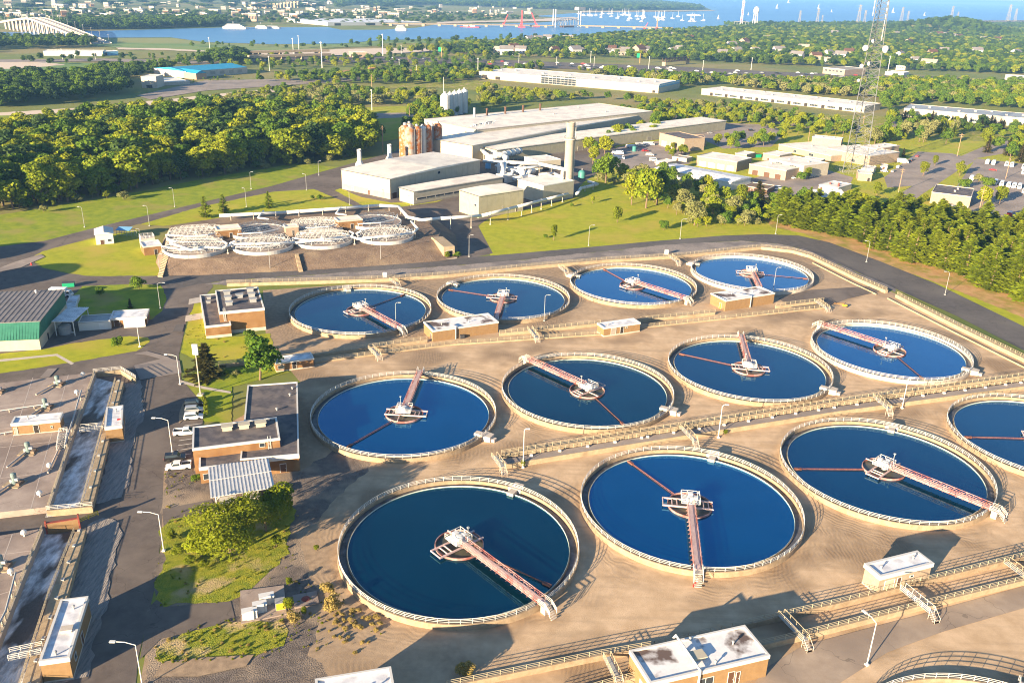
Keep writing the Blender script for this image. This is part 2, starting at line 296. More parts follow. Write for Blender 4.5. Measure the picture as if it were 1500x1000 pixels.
def rag(pts, step, amp):
    """worn, uneven edge"""
    out = []
    for i, a in enumerate(pts):
        b = pts[(i + 1) % len(pts)]; L = (b - a).length; n = min(60, max(1, int(L / step))); t = Vector((-(b - a).y, (b - a).x, 0)) / max(L, 1e-6); w = 0.0
        for k in range(n):
            w = w * .55 + RAG.uniform(-amp, amp); out.append(a.lerp(b, k / n) + t * (w if k else 0))
    return out
def sheet(name, px, m, z, label, cat, kind='structure', world=None, worn=False):
    pts = world or [G(p, z) for p in px]
    if worn or not world and m in ('grass', 'grass_green', 'weedy_grass', 'gravel', 'dark_gravel', 'washed_gravel', 'pine_litter', 'marsh', 'sand_beach', 'land'):
        d = pts[0].y; st = 1.6 if d < 600 else d * .006; am = {'weedy_grass': .9, 'dark_gravel': .9, 'grass': .3, 'grass_green': .3}.get(m, .6); pts = rag(pts, st, am * st / 1.6)
    mb = MB(); mb.add([(p[0], p[1], z) for p in pts], [tuple(range(len(pts)))])
    return tag(mb.build(name, m), label, cat, None, kind)
def frame(p0, p1, p3, h):
    A, B, C = G(p0, h), G(p1, h), G(p3, h)
    a = atan2(B.y - A.y, B.x - A.x); Wd = hypot(B.x - A.x, B.y - A.y)
    D = -(C.x - A.x) * sin(a) + (C.y - A.y) * cos(a)
    return A.x, A.y, a, Wd, D
# ---------------------------------------------------------------- the ground, one sheet to the horizon, then sheets laid on it
HAZE = 7e-5
FAR = 38000
sheet('ground', None, 'land', -0.02, 'flat green land reaching out to the horizon', 'ground', world=[(-FAR, -900, 0), (FAR, -900, 0), (FAR, FAR, 0), (-FAR, FAR, 0)])
zi = [0.0]
def Z(): zi[0] += 0.004; return zi[0]
sheet('lawn', [(-60, 345), (0, 315), (180, 285), (300, 262), (430, 240), (500, 245), (470, 252), (400, 272), (293, 298), (213, 317), (149, 332), (64, 354), (-60, 375)], 'grass_green', Z(), 'sloping mown lawn between the wood and the long access road', 'lawn')
sheet('lawn', [(690, 340), (740, 300), (840, 285), (860, 262), (900, 240), (1000, 250), (1080, 262), (1100, 300), (1200, 322), (1380, 390), (1540, 450), (1540, 500), (1370, 416), (1290, 386), (1215, 358), (1120, 345), (960, 356), (862, 366), (722, 378)], 'grass', Z(), 'large sunny lawn sloping up to the tall chimney', 'lawn')
sheet('pine_litter', [(1120, 318), (1200, 330), (1330, 360), (1440, 410), (1540, 460), (1540, 480), (1500, 466), (1400, 425), (1270, 376), (1180, 343), (1130, 333)], 'pine_litter', Z(), 'strip of orange needle litter under the pine grove', 'litter')
sheet('access_road', [(-200, 355), (0, 361), (64, 353), (149, 331), (213, 316), (293, 297), (400, 272), (470, 252), (640, 205), (760, 200), (1000, 160), (1000, 190), (880, 250), (850, 270), (840, 290), (720, 318), (700, 330), (722, 371), (690, 378), (660, 382), (600, 372), (640, 330), (560, 315), (505, 297), (460, 277), (400, 281), (347, 292), (240, 331), (203, 328), (133, 348), (40, 378), (60, 392), (100, 401), (230, 405), (200, 470), (0, 480), (-200, 490)], 'asphalt', Z(), 'grey access road curving up to the industrial halls', 'road')
sheet('service_road', [(-200, 480), (0, 470), (80, 425), (130, 404), (230, 404), (305, 402), (312, 420), (275, 462), (262, 520), (266, 560), (264, 610), (247, 680), (242, 740), (234, 800), (228, 855), (203, 960), (198, 1010), (190, 1130), (-250, 1130)], 'asphalt', Z(), 'wide service road beside the aeration channel', 'road')
sheet('yard_ground', [(240, 690), (300, 640), (440, 560), (390, 500), (385, 425), (640, 408), (860, 386), (1000, 374), (1110, 362), (1190, 374), (1305, 427), (1400, 470), (1560, 555), (1640, 720), (1640, 1150), (170, 1150), (205, 1000), (230, 870), (236, 790)], 'sand', Z(), 'sandy yard between the round settling tanks', 'yard')
sheet('dark_gravel', [(246, 684), (300, 690), (440, 690), (520, 640), (540, 690), (480, 745), (440, 800), (470, 880), (450, 960), (520, 1010), (440, 1060), (205, 1060), (228, 870), (235, 780)], 'dark_gravel', Z(), 'dark gravel strip between service road and sandy yard', 'gravel')
sheet('perimeter_road', [(228, 405), (302, 402), (437, 395), (650, 380), (700, 376), (760, 371), (862, 362), (960, 353), (1060, 345), (1120, 343), (1170, 345), (1215, 355), (1290, 383), (1370, 415), (1500, 478), (1600, 530), (1600, 568), (1500, 513), (1400, 462), (1310, 422), (1225, 385), (1180, 365), (1140, 357), (1085, 352.5), (971, 359), (750, 382), (650, 390), (338, 410), (290, 416), (250, 425)], 'asphalt_new', Z(), 'curving asphalt road round the north and east of the tanks', 'road')
sheet('gravel_shoulder', [(300, 416), (338, 410), (650, 390), (750, 382), (971, 359), (1085, 352.5), (1140, 357), (1180, 365), (1225, 385), (1310, 422), (1310, 428), (1190, 373), (1110, 360), (1000, 373), (765, 390), (600, 408), (330, 418)], 'gravel', Z(), 'grey gravel shoulder between perimeter road and concrete wall', 'shoulder')
sheet('lawn', [(44, 379), (62, 368), (133, 350), (200, 336), (214, 345), (240, 400), (226, 404), (130, 404), (100, 400), (62, 391)], 'grass', Z(), 'three-sided lawn with the small white shed', 'lawn')
sheet('lawn', [(109, 430), (120, 419), (190, 416), (236, 417), (244, 438), (238, 455), (222, 468), (110, 470)], 'grass_green', Z(), 'shaded lawn behind the small brick hut', 'lawn')
sheet('lawn', [(-60, 524), (60, 512), (110, 502), (190, 492), (216, 494), (219, 501), (200, 514), (110, 530), (-60, 556)], 'grass', Z(), 'lawn below the green metal warehouse', 'lawn')
sheet('footpath', [(-60, 532), (84, 518), (109, 532), (104, 534), (82, 521), (-60, 536)], 'concrete_pale', Z(), 'narrow concrete footpath crossing the lawn below the warehouse', 'path')
sheet('lawn', [(205, 329), (293, 303), (347, 292), (400, 281), (460, 277), (500, 294), (520, 302), (330, 318), (240, 331)], 'grass', Z(), 'lawn with little pines above the trickling filters', 'lawn')
sheet('lawn', [(498, 276), (530, 289), (572, 297), (590, 297), (655, 290), (640, 296), (580, 304), (545, 305), (530, 300), (490, 279)], 'grass', Z(), 'grass island at the foot of the beige hall', 'lawn')
sheet('lawn', [(268, 505), (275, 470), (285, 440), (302, 440), (304, 497), (396, 488), (400, 520), (365, 527), (290, 527), (266, 517)], 'grass', Z(), 'lawn round the brick pump building', 'lawn')
sheet('lawn', [(272, 580), (270, 555), (285, 545), (400, 535), (425, 545), (340, 566), (340, 618), (300, 618), (297, 590)], 'grass_green', Z(), 'lawn beside the office car park', 'lawn')
sheet('rough_grass', [(240, 770), (262, 745), (300, 740), (420, 720), (432, 760), (425, 810), (380, 850), (330, 882), (240, 890), (226, 860)], 'weedy_grass', Z(), 'rough grass under the big spreading tree', 'grass')
sheet('rough_grass', [(230, 945), (270, 925), (330, 912), (415, 904), (416, 945), (370, 962), (232, 968)], 'weedy_grass', Z(), 'rough grass below the stacked white cabinets', 'grass')
sheet('asphalt_spur', [(215, 900), (235, 889), (338, 880), (345, 908), (235, 935), (205, 965)], 'asphalt', Z(), 'short asphalt spur ending at the concrete pad', 'road')
sheet('asphalt_spur', [(238, 745), (310, 731), (318, 748), (240, 762)], 'asphalt', Z(), 'short asphalt spur ending at the canopy', 'road')
sheet('car_park', [(262, 562), (270, 560), (298, 592), (297, 620), (282, 650), (282, 690), (247, 694), (250, 640)], 'asphalt', Z(), 'small office car park with white stall lines', 'car park')
mb = MB()
for p, q in [((272, 600), (297, 597)), ((270, 623), (295, 620)), ((262, 645), (282, 642)), ((261, 652), (282, 649)), ((259, 659), (281, 656)), ((257, 667), (280, 664))]: mb.bar(G(p, zi[0] + .02), G(q, zi[0] + .02), .14, .02)
tag(mb.build('stall_line', 'white_paint'), 'white stall lines painted on the office car park', 'marking', None, 'structure')
sheet('washed_gravel', [(182, 562), (205, 556), (212, 600), (196, 650), (190, 700), (178, 728), (140, 738)], 'washed_gravel', Z(), 'rippled grey gravel beside the upper channel wall', 'gravel')
sheet('washed_gravel', [(128, 768), (150, 758), (175, 765), (176, 790), (160, 860), (130, 990), (60, 1010)], 'washed_gravel', Z(), 'rippled grey gravel beside the lower channel wall', 'gravel')
sheet('lower_road', [(1000, 1120), (1126, 975), (1176, 945), (1338, 902), (1500, 858), (1640, 820), (1640, 850), (1500, 890), (1380, 925), (1300, 955), (1230, 1000), (1150, 1120)], 'road_tan', Z(), 'pale paved road below the lower channel', 'road')
sheet('ramp', [(1140, 437), (1180, 425), (1290, 418), (1300, 424), (1240, 438), (1205, 452), (1160, 450)], 'asphalt', Z(), 'paved ramp joining the tank yard to the perimeter road', 'road')
sheet('channel_floor', [(880, 1005), (1120, 935), (1380, 866), (1600, 810), (1600, 830), (1385, 880), (1185, 926), (1120, 942), (940, 990)], 'sand', Z(), 'bare floor of the lower channel', 'channel')
sheet('lawn', [(955, 262), (900, 215), (1000, 175), (1140, 165), (1330, 185), (1440, 195), (1560, 205), (1560, 350), (1330, 318), (1230, 312), (1120, 312), (1075, 290)], 'grass', Z(), 'grass verges of the industrial estate round the civic complex', 'lawn')
sheet('lawn', [(1000, 172), (1030, 150), (1180, 168), (1290, 170), (1320, 178), (1560, 195), (1560, 215), (1400, 205), (1300, 200), (1130, 182)], 'weedy_grass', Z(), 'dry verges in front of the low cream warehouses', 'lawn')
sheet('street', [(1020, 160), (1100, 165), (1200, 178), (1290, 188), (1310, 178), (1330, 178), (1320, 196), (1200, 190), (1100, 176), (1015, 168)], 'asphalt_pale', Z(), 'service street in front of the long cream warehouse', 'street')
sheet('industrial_yard', [(1100, 262), (1180, 240), (1250, 260), (1240, 280), (1150, 300), (1100, 285)], 'asphalt_pale', Z(), 'paved yard between the white tent and pale garages', 'yard')
sheet('truck_yard', [(885, 235), (905, 215), (975, 205), (1010, 218), (1010, 240), (960, 246), (915, 250)], 'asphalt_pale', Z(), 'pale truck yard in front of the beige workshop', 'yard')
sheet('car_park', [(1000, 200), (1060, 180), (1130, 183), (1150, 195), (1130, 215), (1060, 218), (1030, 205)], 'asphalt_pale', Z(), 'empty car park behind the beige workshop', 'car park')
sheet('car_park', [(1295, 260), (1345, 222), (1395, 225), (1430, 235), (1380, 262), (1340, 272), (1300, 275)], 'asphalt_pale', Z(), 'car park beside the white-roofed complex', 'car park')
sheet('street', [(1300, 296), (1340, 270), (1400, 232), (1440, 215), (1500, 200), (1560, 195), (1560, 210), (1430, 232), (1385, 262), (1350, 285), (1330, 300)], 'asphalt_pale', Z(), 'side street running up past the bus car park', 'street')
sheet('car_park', [(1400, 275), (1430, 232), (1500, 240), (1600, 245), (1600, 330), (1500, 325), (1440, 328), (1420, 305)], 'asphalt_pale', Z(), 'car park with two rows of white buses', 'car park')
sheet('concrete_apron', [(196, 535), (245, 523), (263, 528), (266, 546), (205, 556)], 'asphalt_pale', Z(), 'pale concrete apron at the head of the channel', 'apron')
sheet('footpath', [(263, 556), (300, 566), (338, 573), (338, 576), (300, 570), (262, 560)], 'concrete_pale', Z(), 'narrow concrete path from the car park to the office', 'path')
for a in [((277, 438), (303, 433), (304, 441), (276, 446)), ((272, 462), (302, 457), (302, 466), (271, 471))]:
    sheet('footpath', a, 'concrete_pale', Z(), 'short concrete path to the brick pump building door', 'path')
for px, m, lab in [([(58, 553), (70, 540), (84, 539), (72, 552)], 'asphalt_pale', 'pale repair strip across the service road above the aeration deck'), ([(253, 486), (258, 475), (270, 475), (267, 486)], 'asphalt_new', 'dark square patch in the service road'), ([(196, 518), (215, 514), (245, 522), (262, 530), (250, 530), (215, 520)], 'asphalt_pale', 'curved pale trench patch at the road junction'), ([(20, 384), (60, 372), (66, 376), (30, 392), (0, 398), (0, 392)], 'asphalt_pale', 'pale strip of asphalt at the left road fork')]:  # the strip at the fork is simply a paler asphalt colour
    sheet('road_patch', px, m, Z(), lab, 'patch', worn=m == 'sand')
sheet('bare_soil', [(262, 606), (268, 590), (276, 590), (272, 612), (262, 620)], 'sand', Z(), 'bare sandy patch below the floodlight pole', 'soil')
sheet('bare_soil', [(240, 968), (300, 962), (372, 958), (360, 975), (290, 990), (225, 990)], 'sand', Z(), 'pale bare soil below the lower rough grass', 'soil')
# middle distance fields and lots
zi[0] = 0.15
def Zf(): zi[0] += 0.03; return zi[0]
sheet('field', [(395, 172), (470, 160), (600, 155), (640, 165), (600, 200), (560, 208), (430, 190)], 'grass', Zf(), 'mown field between the wood and the rusty silos', 'field')
sheet('street', [(370, 178), (430, 168), (600, 165), (660, 158), (660, 164), (600, 172), (430, 178), (372, 190)], 'asphalt_pale', Zf(), 'street crossing the field beyond the wood', 'street')
sheet('street', [(575, 225), (600, 205), (640, 185), (690, 160), (640, 198), (610, 225), (560, 250), (540, 250)], 'asphalt_new', Zf(), 'narrow lane between the wood and the rusty silos', 'street')
sheet('field', [(780, 140), (640, 128), (560, 130), (600, 115), (700, 118), (790, 135)], 'weedy_grass', Zf(), 'weedy field in front of the glazed warehouse', 'field')
sheet('car_park', [(200, 140), (300, 118), (450, 115), (560, 112), (560, 116), (420, 125), (300, 133), (220, 146)], 'asphalt_pale', Zf(), 'large empty car park before the blue-roofed hall', 'car park')
sheet('sand_strip', [(-60, 168), (120, 158), (200, 150), (320, 138), (420, 128), (430, 131), (330, 146), (200, 160), (-60, 174)], 'sand_beach', Zf(), 'strip of bare pale sand beyond the wood', 'sand')
sheet('field', [(-80, 170), (100, 168), (240, 165), (180, 180), (60, 200), (-80, 205)], 'grass_green', Zf(), 'clearing of mown grass behind the wood', 'field')
sheet('field', [(-120, 100), (60, 92), (170, 93), (190, 100), (100, 112), (-120, 122)], 'marsh', Zf(), 'green field left of the blue-roofed hall', 'field')
sheet('bare_ground', [(-120, 92), (60, 90), (95, 95), (40, 100), (-120, 107)], 'sand_beach', Zf(), 'patch of bare pinkish earth in the far field', 'ground')
sheet('highway', [(400, 84), (560, 83), (760, 89), (860, 93), (1000, 98), (1130, 105), (1260, 110), (1420, 113), (1420, 116), (1250, 116), (1100, 112), (960, 108), (850, 102), (740, 97), (560, 92), (400, 90)], 'asphalt', Zf(), 'broad highway crossing behind the glazed warehouse', 'highway')
sheet('highway', [(-80, 88), (150, 86), (300, 90), (400, 86), (400, 89), (300, 94), (150, 90), (-80, 92)], 'asphalt_pale', Zf(), 'highway approach in front of the far white depot', 'highway')
sheet('bare_ground', [(505, 103), (560, 100), (620, 103), (650, 108), (600, 114), (520, 112), (490, 108)], 'earth_pile', Zf(), 'bare earth round the orange soil heap', 'ground')
sheet('car_park', [(400, 76), (500, 72), (620, 70), (640, 75), (560, 80), (420, 83)], 'sand_beach', Zf(), 'pale lorry yards along the far highway', 'yard')
sheet('marsh', [(-100, 60), (60, 56), (130, 55), (250, 55), (300, 62), (400, 65), (500, 64), (560, 59), (640, 57), (720, 58), (720, 62), (640, 64), (560, 67), (400, 75), (260, 75), (120, 66), (-100, 66)], 'marsh', Zf(), 'bright green tidal marsh along the river', 'marsh')
sheet('street', [(170, 70), (240, 71), (350, 77), (420, 79), (420, 81), (340, 79), (240, 73.5), (170, 72.5)], 'sand_beach', Zf(), 'pale causeway road crossing the marsh edge', 'road')
sheet('field', [(560, 64), (700, 62), (720, 66), (640, 70), (560, 70)], 'weedy_grass', Zf(), 'dry meadow beside the river bank', 'field')
sheet('field', [(1000, 52), (1030, 51), (1040, 54), (1010, 56)], 'marsh', Zf(), 'far green ball field among the trees', 'field')
zi[0] = 1.0
sheet('river', [(-150, 48), (60, 47), (125, 46), (300, 41.5), (330, 40.5), (480, 40), (500, 44), (560, 44), (610, 41), (640, 36), (730, 35), (790, 33.5), (838, 30), (850, 27), (780, 24), (850, 19), (1000, 17.5), (1046, 16.5), (1030, 10), (960, 0), (900, -10), (870, -11), (1600, 9), (1600, 30), (1500, 33), (1300, 34), (1200, 36), (1100, 38), (1040, 41), (980, 44), (900, 49), (850, 53), (720, 58), (640, 57), (560, 59), (500, 64), (400, 65), (300, 62), (250, 55), (130, 55.5), (60, 56.5), (-150, 60)], 'river', 1.0, 'wide blue tidal river opening into the bay', 'river')
sheet('sea', [(1052, 14), (1010, -4), (1000, -8), (1640, 9.3), (1640, 28), (1500, 30), (1300, 33), (1060, 36)], 'sea', 1.4, 'open blue sea running to the horizon', 'sea')
sheet('beach', [(640, 35), (700, 33), (790, 31.5), (838, 29.5), (848, 27), (838, 25), (790, 28), (700, 31), (640, 32.5)], 'sand_beach', 1.8, 'curved sand spit behind the swing bridge', 'beach')
sheet('beach', [(850, 18.2), (1000, 16.8), (1047, 16), (1047, 15.3), (1000, 15.8), (850, 16.8)], 'sand_beach', 1.9, 'thin beach below the wooded headland', 'beach')
sheet('beach', [(1240, 34.5), (1300, 35), (1380, 33), (1380, 31.8), (1300, 33), (1240, 33)], 'sand_beach', 1.9, 'pale beach on the open sea shore', 'beach')
# ---------------------------------------------------------------- railings and walls
def rails(mb, pts, h=1.05, sp=2.2, n=3, r=0.045, pr=None):
    for a, b in zip(pts, pts[1:]):
        a = Vector(a); b = Vector(b); L = (b - a).length
        for k in range(n): zz = Vector((0, 0, h * (k + 1) / n)); mb.tube(a + zz, b + zz, r, 4)
        m = max(1, round(L / sp))
        for k in range(m + 1):
            p = a.lerp(b, k / m); mb.tube(p, p + Vector((0, 0, h)), pr or r * 1.1, 4)
    return mb
def offs(pts, d):
    out = []
    for i, p in enumerate(pts):
        a = pts[max(0, i - 1)]; b = pts[min(len(pts) - 1, i + 1)]; t = Vector((b[0] - a[0], b[1] - a[1], 0)).normalized()
        out.append(Vector((p[0] - t.y * d, p[1] + t.x * d, p[2])))
    return out
def strip(mb, A, B, z0):
    """solid between two polylines (top heights from their z) down to z0"""
    for a, b, c, d in zip(A, A[1:], B[1:], B):
        vs = [(q[0], q[1], z0) for q in (a, b, c, d)] + [tuple(q) for q in (a, b, c, d)]
        mb.add(vs, [(0, 3, 2, 1), (4, 5, 6, 7), (0, 1, 5, 4), (1, 2, 6, 5), (2, 3, 7, 6), (3, 0, 4, 7)])
    return mb
def wall_run(name, px, h, label, cat='wall', thick=0.4, rail=True, m='concrete', railm='rail_tan', side=1, n=3, z=0.0, r=0.045, group=None, gaps=()):
    pts = [G(p, h) for p in px]; o = sum(pts, Vector()) / len(pts); o.z = 0
    t = thing(name, label, cat, o, 0, group)
    q = [p - o for p in pts]
    strip(MB(), q, offs(q, thick * side), z).build('wall', m, t)
    if rail:
        mb = MB(); rails(mb, offs(q, thick * side / 2), n=n, r=r); mb.build('railing', railm, t)
    return t
wall_run('channel_wall', [(320, 534), (400, 526), (462, 519), (597, 501), (626, 497)], 1.1, 'concrete channel wall with tan railing running behind the leafy tree', r=.05)
wall_run('channel_wall', [(732, 488), (776, 484), (880, 473)], 1.1, 'concrete channel wall with railing between the two brick pump houses', r=.05)
wall_run('channel_wall', [(939, 468), (1000, 462), (1048, 457)], 1.1, 'short concrete channel wall with railing right of the small pump shed', r=.05)
wall_run('channel_wall', [(1137, 448), (1207, 440)], 1.1, 'short concrete channel wall with railing ending at the paved ramp', r=.05)
wall_run('channel_wall', [(461, 530), (605, 511), (660, 504), (880, 489), (950, 478), (1071, 465), (1208, 450)], .5, 'long low concrete channel wall in front of the three brick pump houses', r=.05)
wall_run('channel_wall', [(655, 1005), (882, 959), (958.8, 946), (1120, 908), (1231.5, 882.6), (1287, 868.7), (1360.7, 849.7), (1472, 821.8), (1600, 792)], 1.2, 'long concrete wall with railing on the tank side of the lower channel', m='concrete_wall')
wall_run('channel_wall', [(780, 1034), (900, 1000), (1120, 944), (1183, 929), (1373, 881), (1500, 850), (1600, 825)], 1.2, 'concrete wall with dense railing on the road side of the lower channel', thick=.5)
wall_run('perimeter_wall', [(332, 415), (476, 411), (570, 408), (650, 402.7), (765, 391), (882, 381), (1000, 374), (1085, 364.5), (1115, 361.5), (1160, 366.5), (1187, 374), (1255, 407), (1297, 425)], 1.3, 'long tan concrete wall with railing behind the rear row of tanks', thick=1.4)
wall_run('perimeter_wall', [(1312, 431), (1400, 476), (1500, 525), (1600, 575)], 1.3, 'tan concrete wall with railing running along the road by the pine grove', thick=1.4)
# inner gutter wall of the perimeter channel
wall_run('gutter_wall', [(1190, 384), (1245, 412), (1283, 430)], .5, 'low concrete gutter wall behind the rightmost rear tank', rail=False, thick=.35)
wall_run('gutter_wall', [(1300, 436), (1400, 487), (1500, 537), (1600, 587)], .5, 'low concrete gutter wall below the wall by the pine grove', rail=False, thick=.35)
# raised walkway between the middle and front rows
pA = [(735, 665), (950, 631), (1225, 588), (1500, 550), (1600, 536)]; pF = [(735, 680), (950, 645.5), (1225, 602), (1500, 565), (1600, 551)]
A = [G(p, 2.2) for p in pA]; F = [G(p, 1.3) for p in pF]; o = A[1].copy(); o.z = 0
t = thing('raised_walkway', 'long raised concrete walkway with railings between middle and front tank rows', 'walkway', o)
qa = [p - o for p in A]; qf = [p - o for p in F]
strip(MB(), qa, offs(qa, .35), 0).build('wall', 'concrete', t)
strip(MB(), offs(qf, 0.0), offs(qf, 2.4), 0).build('deck', 'asphalt_pale', t)
strip(MB(), [p + Vector((0, 0, .012)) for p in offs(qf, -.25)], offs([p + Vector((0, 0, .012)) for p in qf], .003), 0).build('kerb', 'concrete', t)
rails(MB(), offs(qa, .17), r=.05).build('railing', 'rail_tan', t)
rails(MB(), [Vector((p.x, p.y, 1.31)) for p in offs(qf, 2.45)], r=.05, n=2).build('railing', 'rail_tan', t)
for a, b in zip(qf, qf[1:]):
    k = 0.0
    while k < (b - a).length:
        p = a.lerp(b, k / (b - a).length); MB().box(p.x - .35, p.y + 1.6, 1.3, p.x + .35, p.y + 2.1, 1.75).build('lamp_box', 'white_paint', t); k += 7.5
def footbridge(pA, pB, h, label, z=1.3, w=1.3, steps=True, m='rail_tan'):
    a, b = G(pA, z), G(pB, z); c = (a + b) / 2; c.z = 0; L = (b - a).length
    t = thing('footbridge', label, 'footbridge', c, atan2(b.y - a.y, b.x - a.x))
    MB().box(-L / 2, -w / 2, z, L / 2, w / 2, z + .12).build('deck', 'grey_metal', t)
    for s in (-1, 1): rails(MB(), [(-L / 2, s * w / 2, z + .12), (L / 2, s * w / 2, z + .12)], r=.05, n=3, sp=1.8).build('railing', m, t)
    mb = MB()
    for k in range(5): mb.box(L / 2 + .3 * k, -w / 2, z - .26 * (k + 1), L / 2 + .3 * (k + 1), w / 2, z - .26 * (k + 1) + .1)
    mb.tube((L / 2, -w / 2, z + 1), (L / 2 + 1.5, -w / 2, .9), .05, 4); mb.tube((L / 2, w / 2, z + 1), (L / 2 + 1.5, w / 2, .9), .05, 4)
    for k in (0, 1.5): mb.tube((L / 2 + k, -w / 2, 0), (L / 2 + k, -w / 2, z + 1 - k * .8), .05, 4); mb.tube((L / 2 + k, w / 2, 0), (L / 2 + k, w / 2, z + 1 - k * .8), .05, 4)
    mb.build('steps', 'concrete_pale', t)
    return t
footbridge((1144, 900), (1180, 938), 1, 'railed footbridge over the lower channel nearest the white-roofed control house')
footbridge((1322, 862), (1365, 897), 1, 'railed footbridge over the lower channel at the flat-roofed hut door', m='rail')
footbridge((1474, 823), (1512, 852), 1, 'railed footbridge over the lower channel at the right edge')
footbridge((889, 962), (906, 997), 1, 'railed footbridge left of the white-roofed control house')
footbridge((999, 626), (1018, 646), 1, 'railed steps crossing the raised walkway between two round tanks', z=2.2)
footbridge((1282, 581), (1302, 599), 1, 'railed steps crossing the raised walkway near the right-hand lamp', z=2.2)
footbridge((724, 668), (736, 684), 1, 'railed steps at the left end of the raised walkway', z=2.0)
footbridge((776, 482), (786, 495), 1, 'railed steps over the channel between the brick pump houses', z=1.2, w=1.6)
footbridge((543, 510), (554, 521), 1, 'railed steps over the channel below the leftmost rear tank', z=1.2, w=1.6)
footbridge((820, 391), (829, 398), 1, 'railed steps over the perimeter wall between two rear tanks', z=1.4, w=1.6)
footbridge((982, 376), (993, 384), 1, 'railed steps over the perimeter wall by the white switch box', z=1.4, w=1.6)
footbridge((573, 410), (582, 416), 1, 'railed steps over the perimeter wall behind the leftmost rear tank', z=1.4, w=1.6)
footbridge((1196, 441), (1212, 452), 1, 'railed gangway at the channel end beside the paved ramp', z=1.2, w=1.6)
# ---------------------------------------------------------------- clarifier tanks
TR = 24.4
S = TR / 18.3
TC = {'F1': (-7.12, 110.4), 'F2': (30.4, 123.33), 'F3': (68.04, 137.14), 'F4': (105.6, 150.9), 'M1': (-20.95, 153.37), 'M2': (16.3, 166.65), 'M3': (54.12, 180.83), 'M4': (91.57, 194.34), 'R4': (72.62, 253.78), 'R2': (-2.75, 224.43), 'R3': (34.56, 238.93), 'R1': (-39.58, 211.34)}
TC = {k: (a * S, b * S) for k, (a, b) in TC.items()}
g = G((1348, 990), 1.3); TC['N1'] = (g.x + 4, g.y - TR)
tank = thing('settling_tank', 'x', 'settling tank', (0, 0, 0), 0, 'round settling tanks')
MB().lathe([(24.0, 0), (24.4, 0), (24.4, 1.3), (24.0, 1.3)], 112).build('wall', 'concrete_wall', tank)
MB().lathe([(22.42, 0), (22.58, 0), (22.58, .78), (22.42, .78)], 96).build('launder', 'concrete_wall', tank)
mb = MB(); mb.lathe([(22.58, .38), (24.0, .38)], 96, closed=False); mb.build('launder_channel', 'trough', tank)
MB().lathe([(22.36, .62), (22.40, .62), (22.40, .92), (22.36, .92)], 96).build('weir', 'weir_plate', tank)
MB().disc(22.39, .66, 96).build('water', 'tank_water_teal', tank)
mb = MB(); N = 72; ga = 1.3 / TR
for k in range(N):
    a0 = ga + (2 * pi - 2 * ga) * k / N; a1 = ga + (2 * pi - 2 * ga) * (k + 1) / N
    p = (24.2 * cos(a0), 24.2 * sin(a0)); q = (24.2 * cos(a1), 24.2 * sin(a1))
    for zz in (.38, .72, 1.06): mb.tube((*p, 1.3 + zz), (*q, 1.3 + zz), .045, 4)
    mb.tube((*p, 1.3), (*p, 2.38), .05, 4)
mb.build('railing', 'rail', tank)
# bridge from the middle to the rim along +x
bd = MB(); bd.box(1.2, -.62, 2.02, 24.9, .62, 2.12); bd.build('bridge_deck', 'pink_steel', tank)
for sgn in (-1, 1):
    y = sgn * .78; mb = MB()
    mb.bar((1.0, y, 1.94), (24.6, y, 1.94), .12, .2); mb.bar((1.0, y, 3.05), (24.6, y, 3.05), .1, .1); mb.bar((1.0, y, 2.6), (24.6, y, 2.6), .07, .07)
    n = 16
    for k in range(n + 1):
        x = 1.0 + 23.6 * k / n; mb.bar((x, y, 1.9), (x, y, 3.05), .07)
        if k < n:
            x2 = x + 23.6 / n; mb.bar((x if k % 2 else x2, y, 1.95), (x2 if k % 2 else x, y, 3.03), .055)
        mb.bar((x, y, 1.85), (x, y + sgn * .45, 1.85), .06); mb.bar((x, y + sgn * .42, 1.85), (x, y, 2.4), .045)
    mb.build('bridge_truss', 'red_steel', tank)
mb = MB(); mb.box(24.4, -.9, 1.9, 26.2, .9, 2.02)
for k in range(6): mb.box(26.2 + .3 * k, -.7, 1.62 - .28 * k, 26.5 + .3 * k, .7, 1.72 - .28 * k)
mb.box(24.8, -.5, 0, 26.0, .5, 1.9)
mb.build('landing', 'concrete_pale', tank)
mb = MB()
for sgn in (-1, 1): rails(mb, [(24.4, sgn * .88, 2.02), (26.2, sgn * .88, 2.02), (27.6, sgn * .88, .9)], sp=1.4)
mb.build('landing_railing', 'rail', tank)
pl = MB().box(-2.2, -2.0, 2.12, 1.6, 2.0, 2.24).build('platform', 'white_metal', tank)
mb = MB(); rails(mb, [(1.6, -.8, 2.24), (1.6, -2, 2.24), (-2.2, -2, 2.24), (-2.2, 2, 2.24), (1.6, 2, 2.24), (1.6, .8, 2.24)], sp=1.2, r=.06, n=2); mb.build('platform_railing', 'rail', pl)
mb = MB(); mb.lathe([(.9, 2.24), (.9, 2.9), (.5, 3.1), (0.01, 3.1)], 16, closed=False); mb.box(-1.7, -.5, 2.24, -.8, .5, 3.3); mb.box(-.3, .8, 2.24, .6, 1.5, 3.2); mb.build('drive_motor', 'white_metal', pl)
mb = MB(); mb.tube((1.3, 1.2, 2.2), (1.3, 1.2, 5.2), .07, 6); mb.box(1.1, 1.0, 5.1, 1.6, 1.4, 5.35); mb.build('mast_light', 'grey_metal', tank)
fw = MB().lathe([(4.85, .4), (5.0, .4), (5.0, 1.15), (4.85, 1.15)], 48).build('feedwell', 'red_steel', tank)
MB().disc(4.84, .72, 40).build('feedwell_water', 'scum', fw)
mb = MB()
for x in (-1.5, 1.5): mb.bar((x, -5.05, 1.25), (x, 5.05, 1.25), .32, .32)
for y in (-4.0, -2.9, 2.9, 4.0): mb.bar((-1.5, y, 1.25), (1.5, y, 1.25), .18, .2)
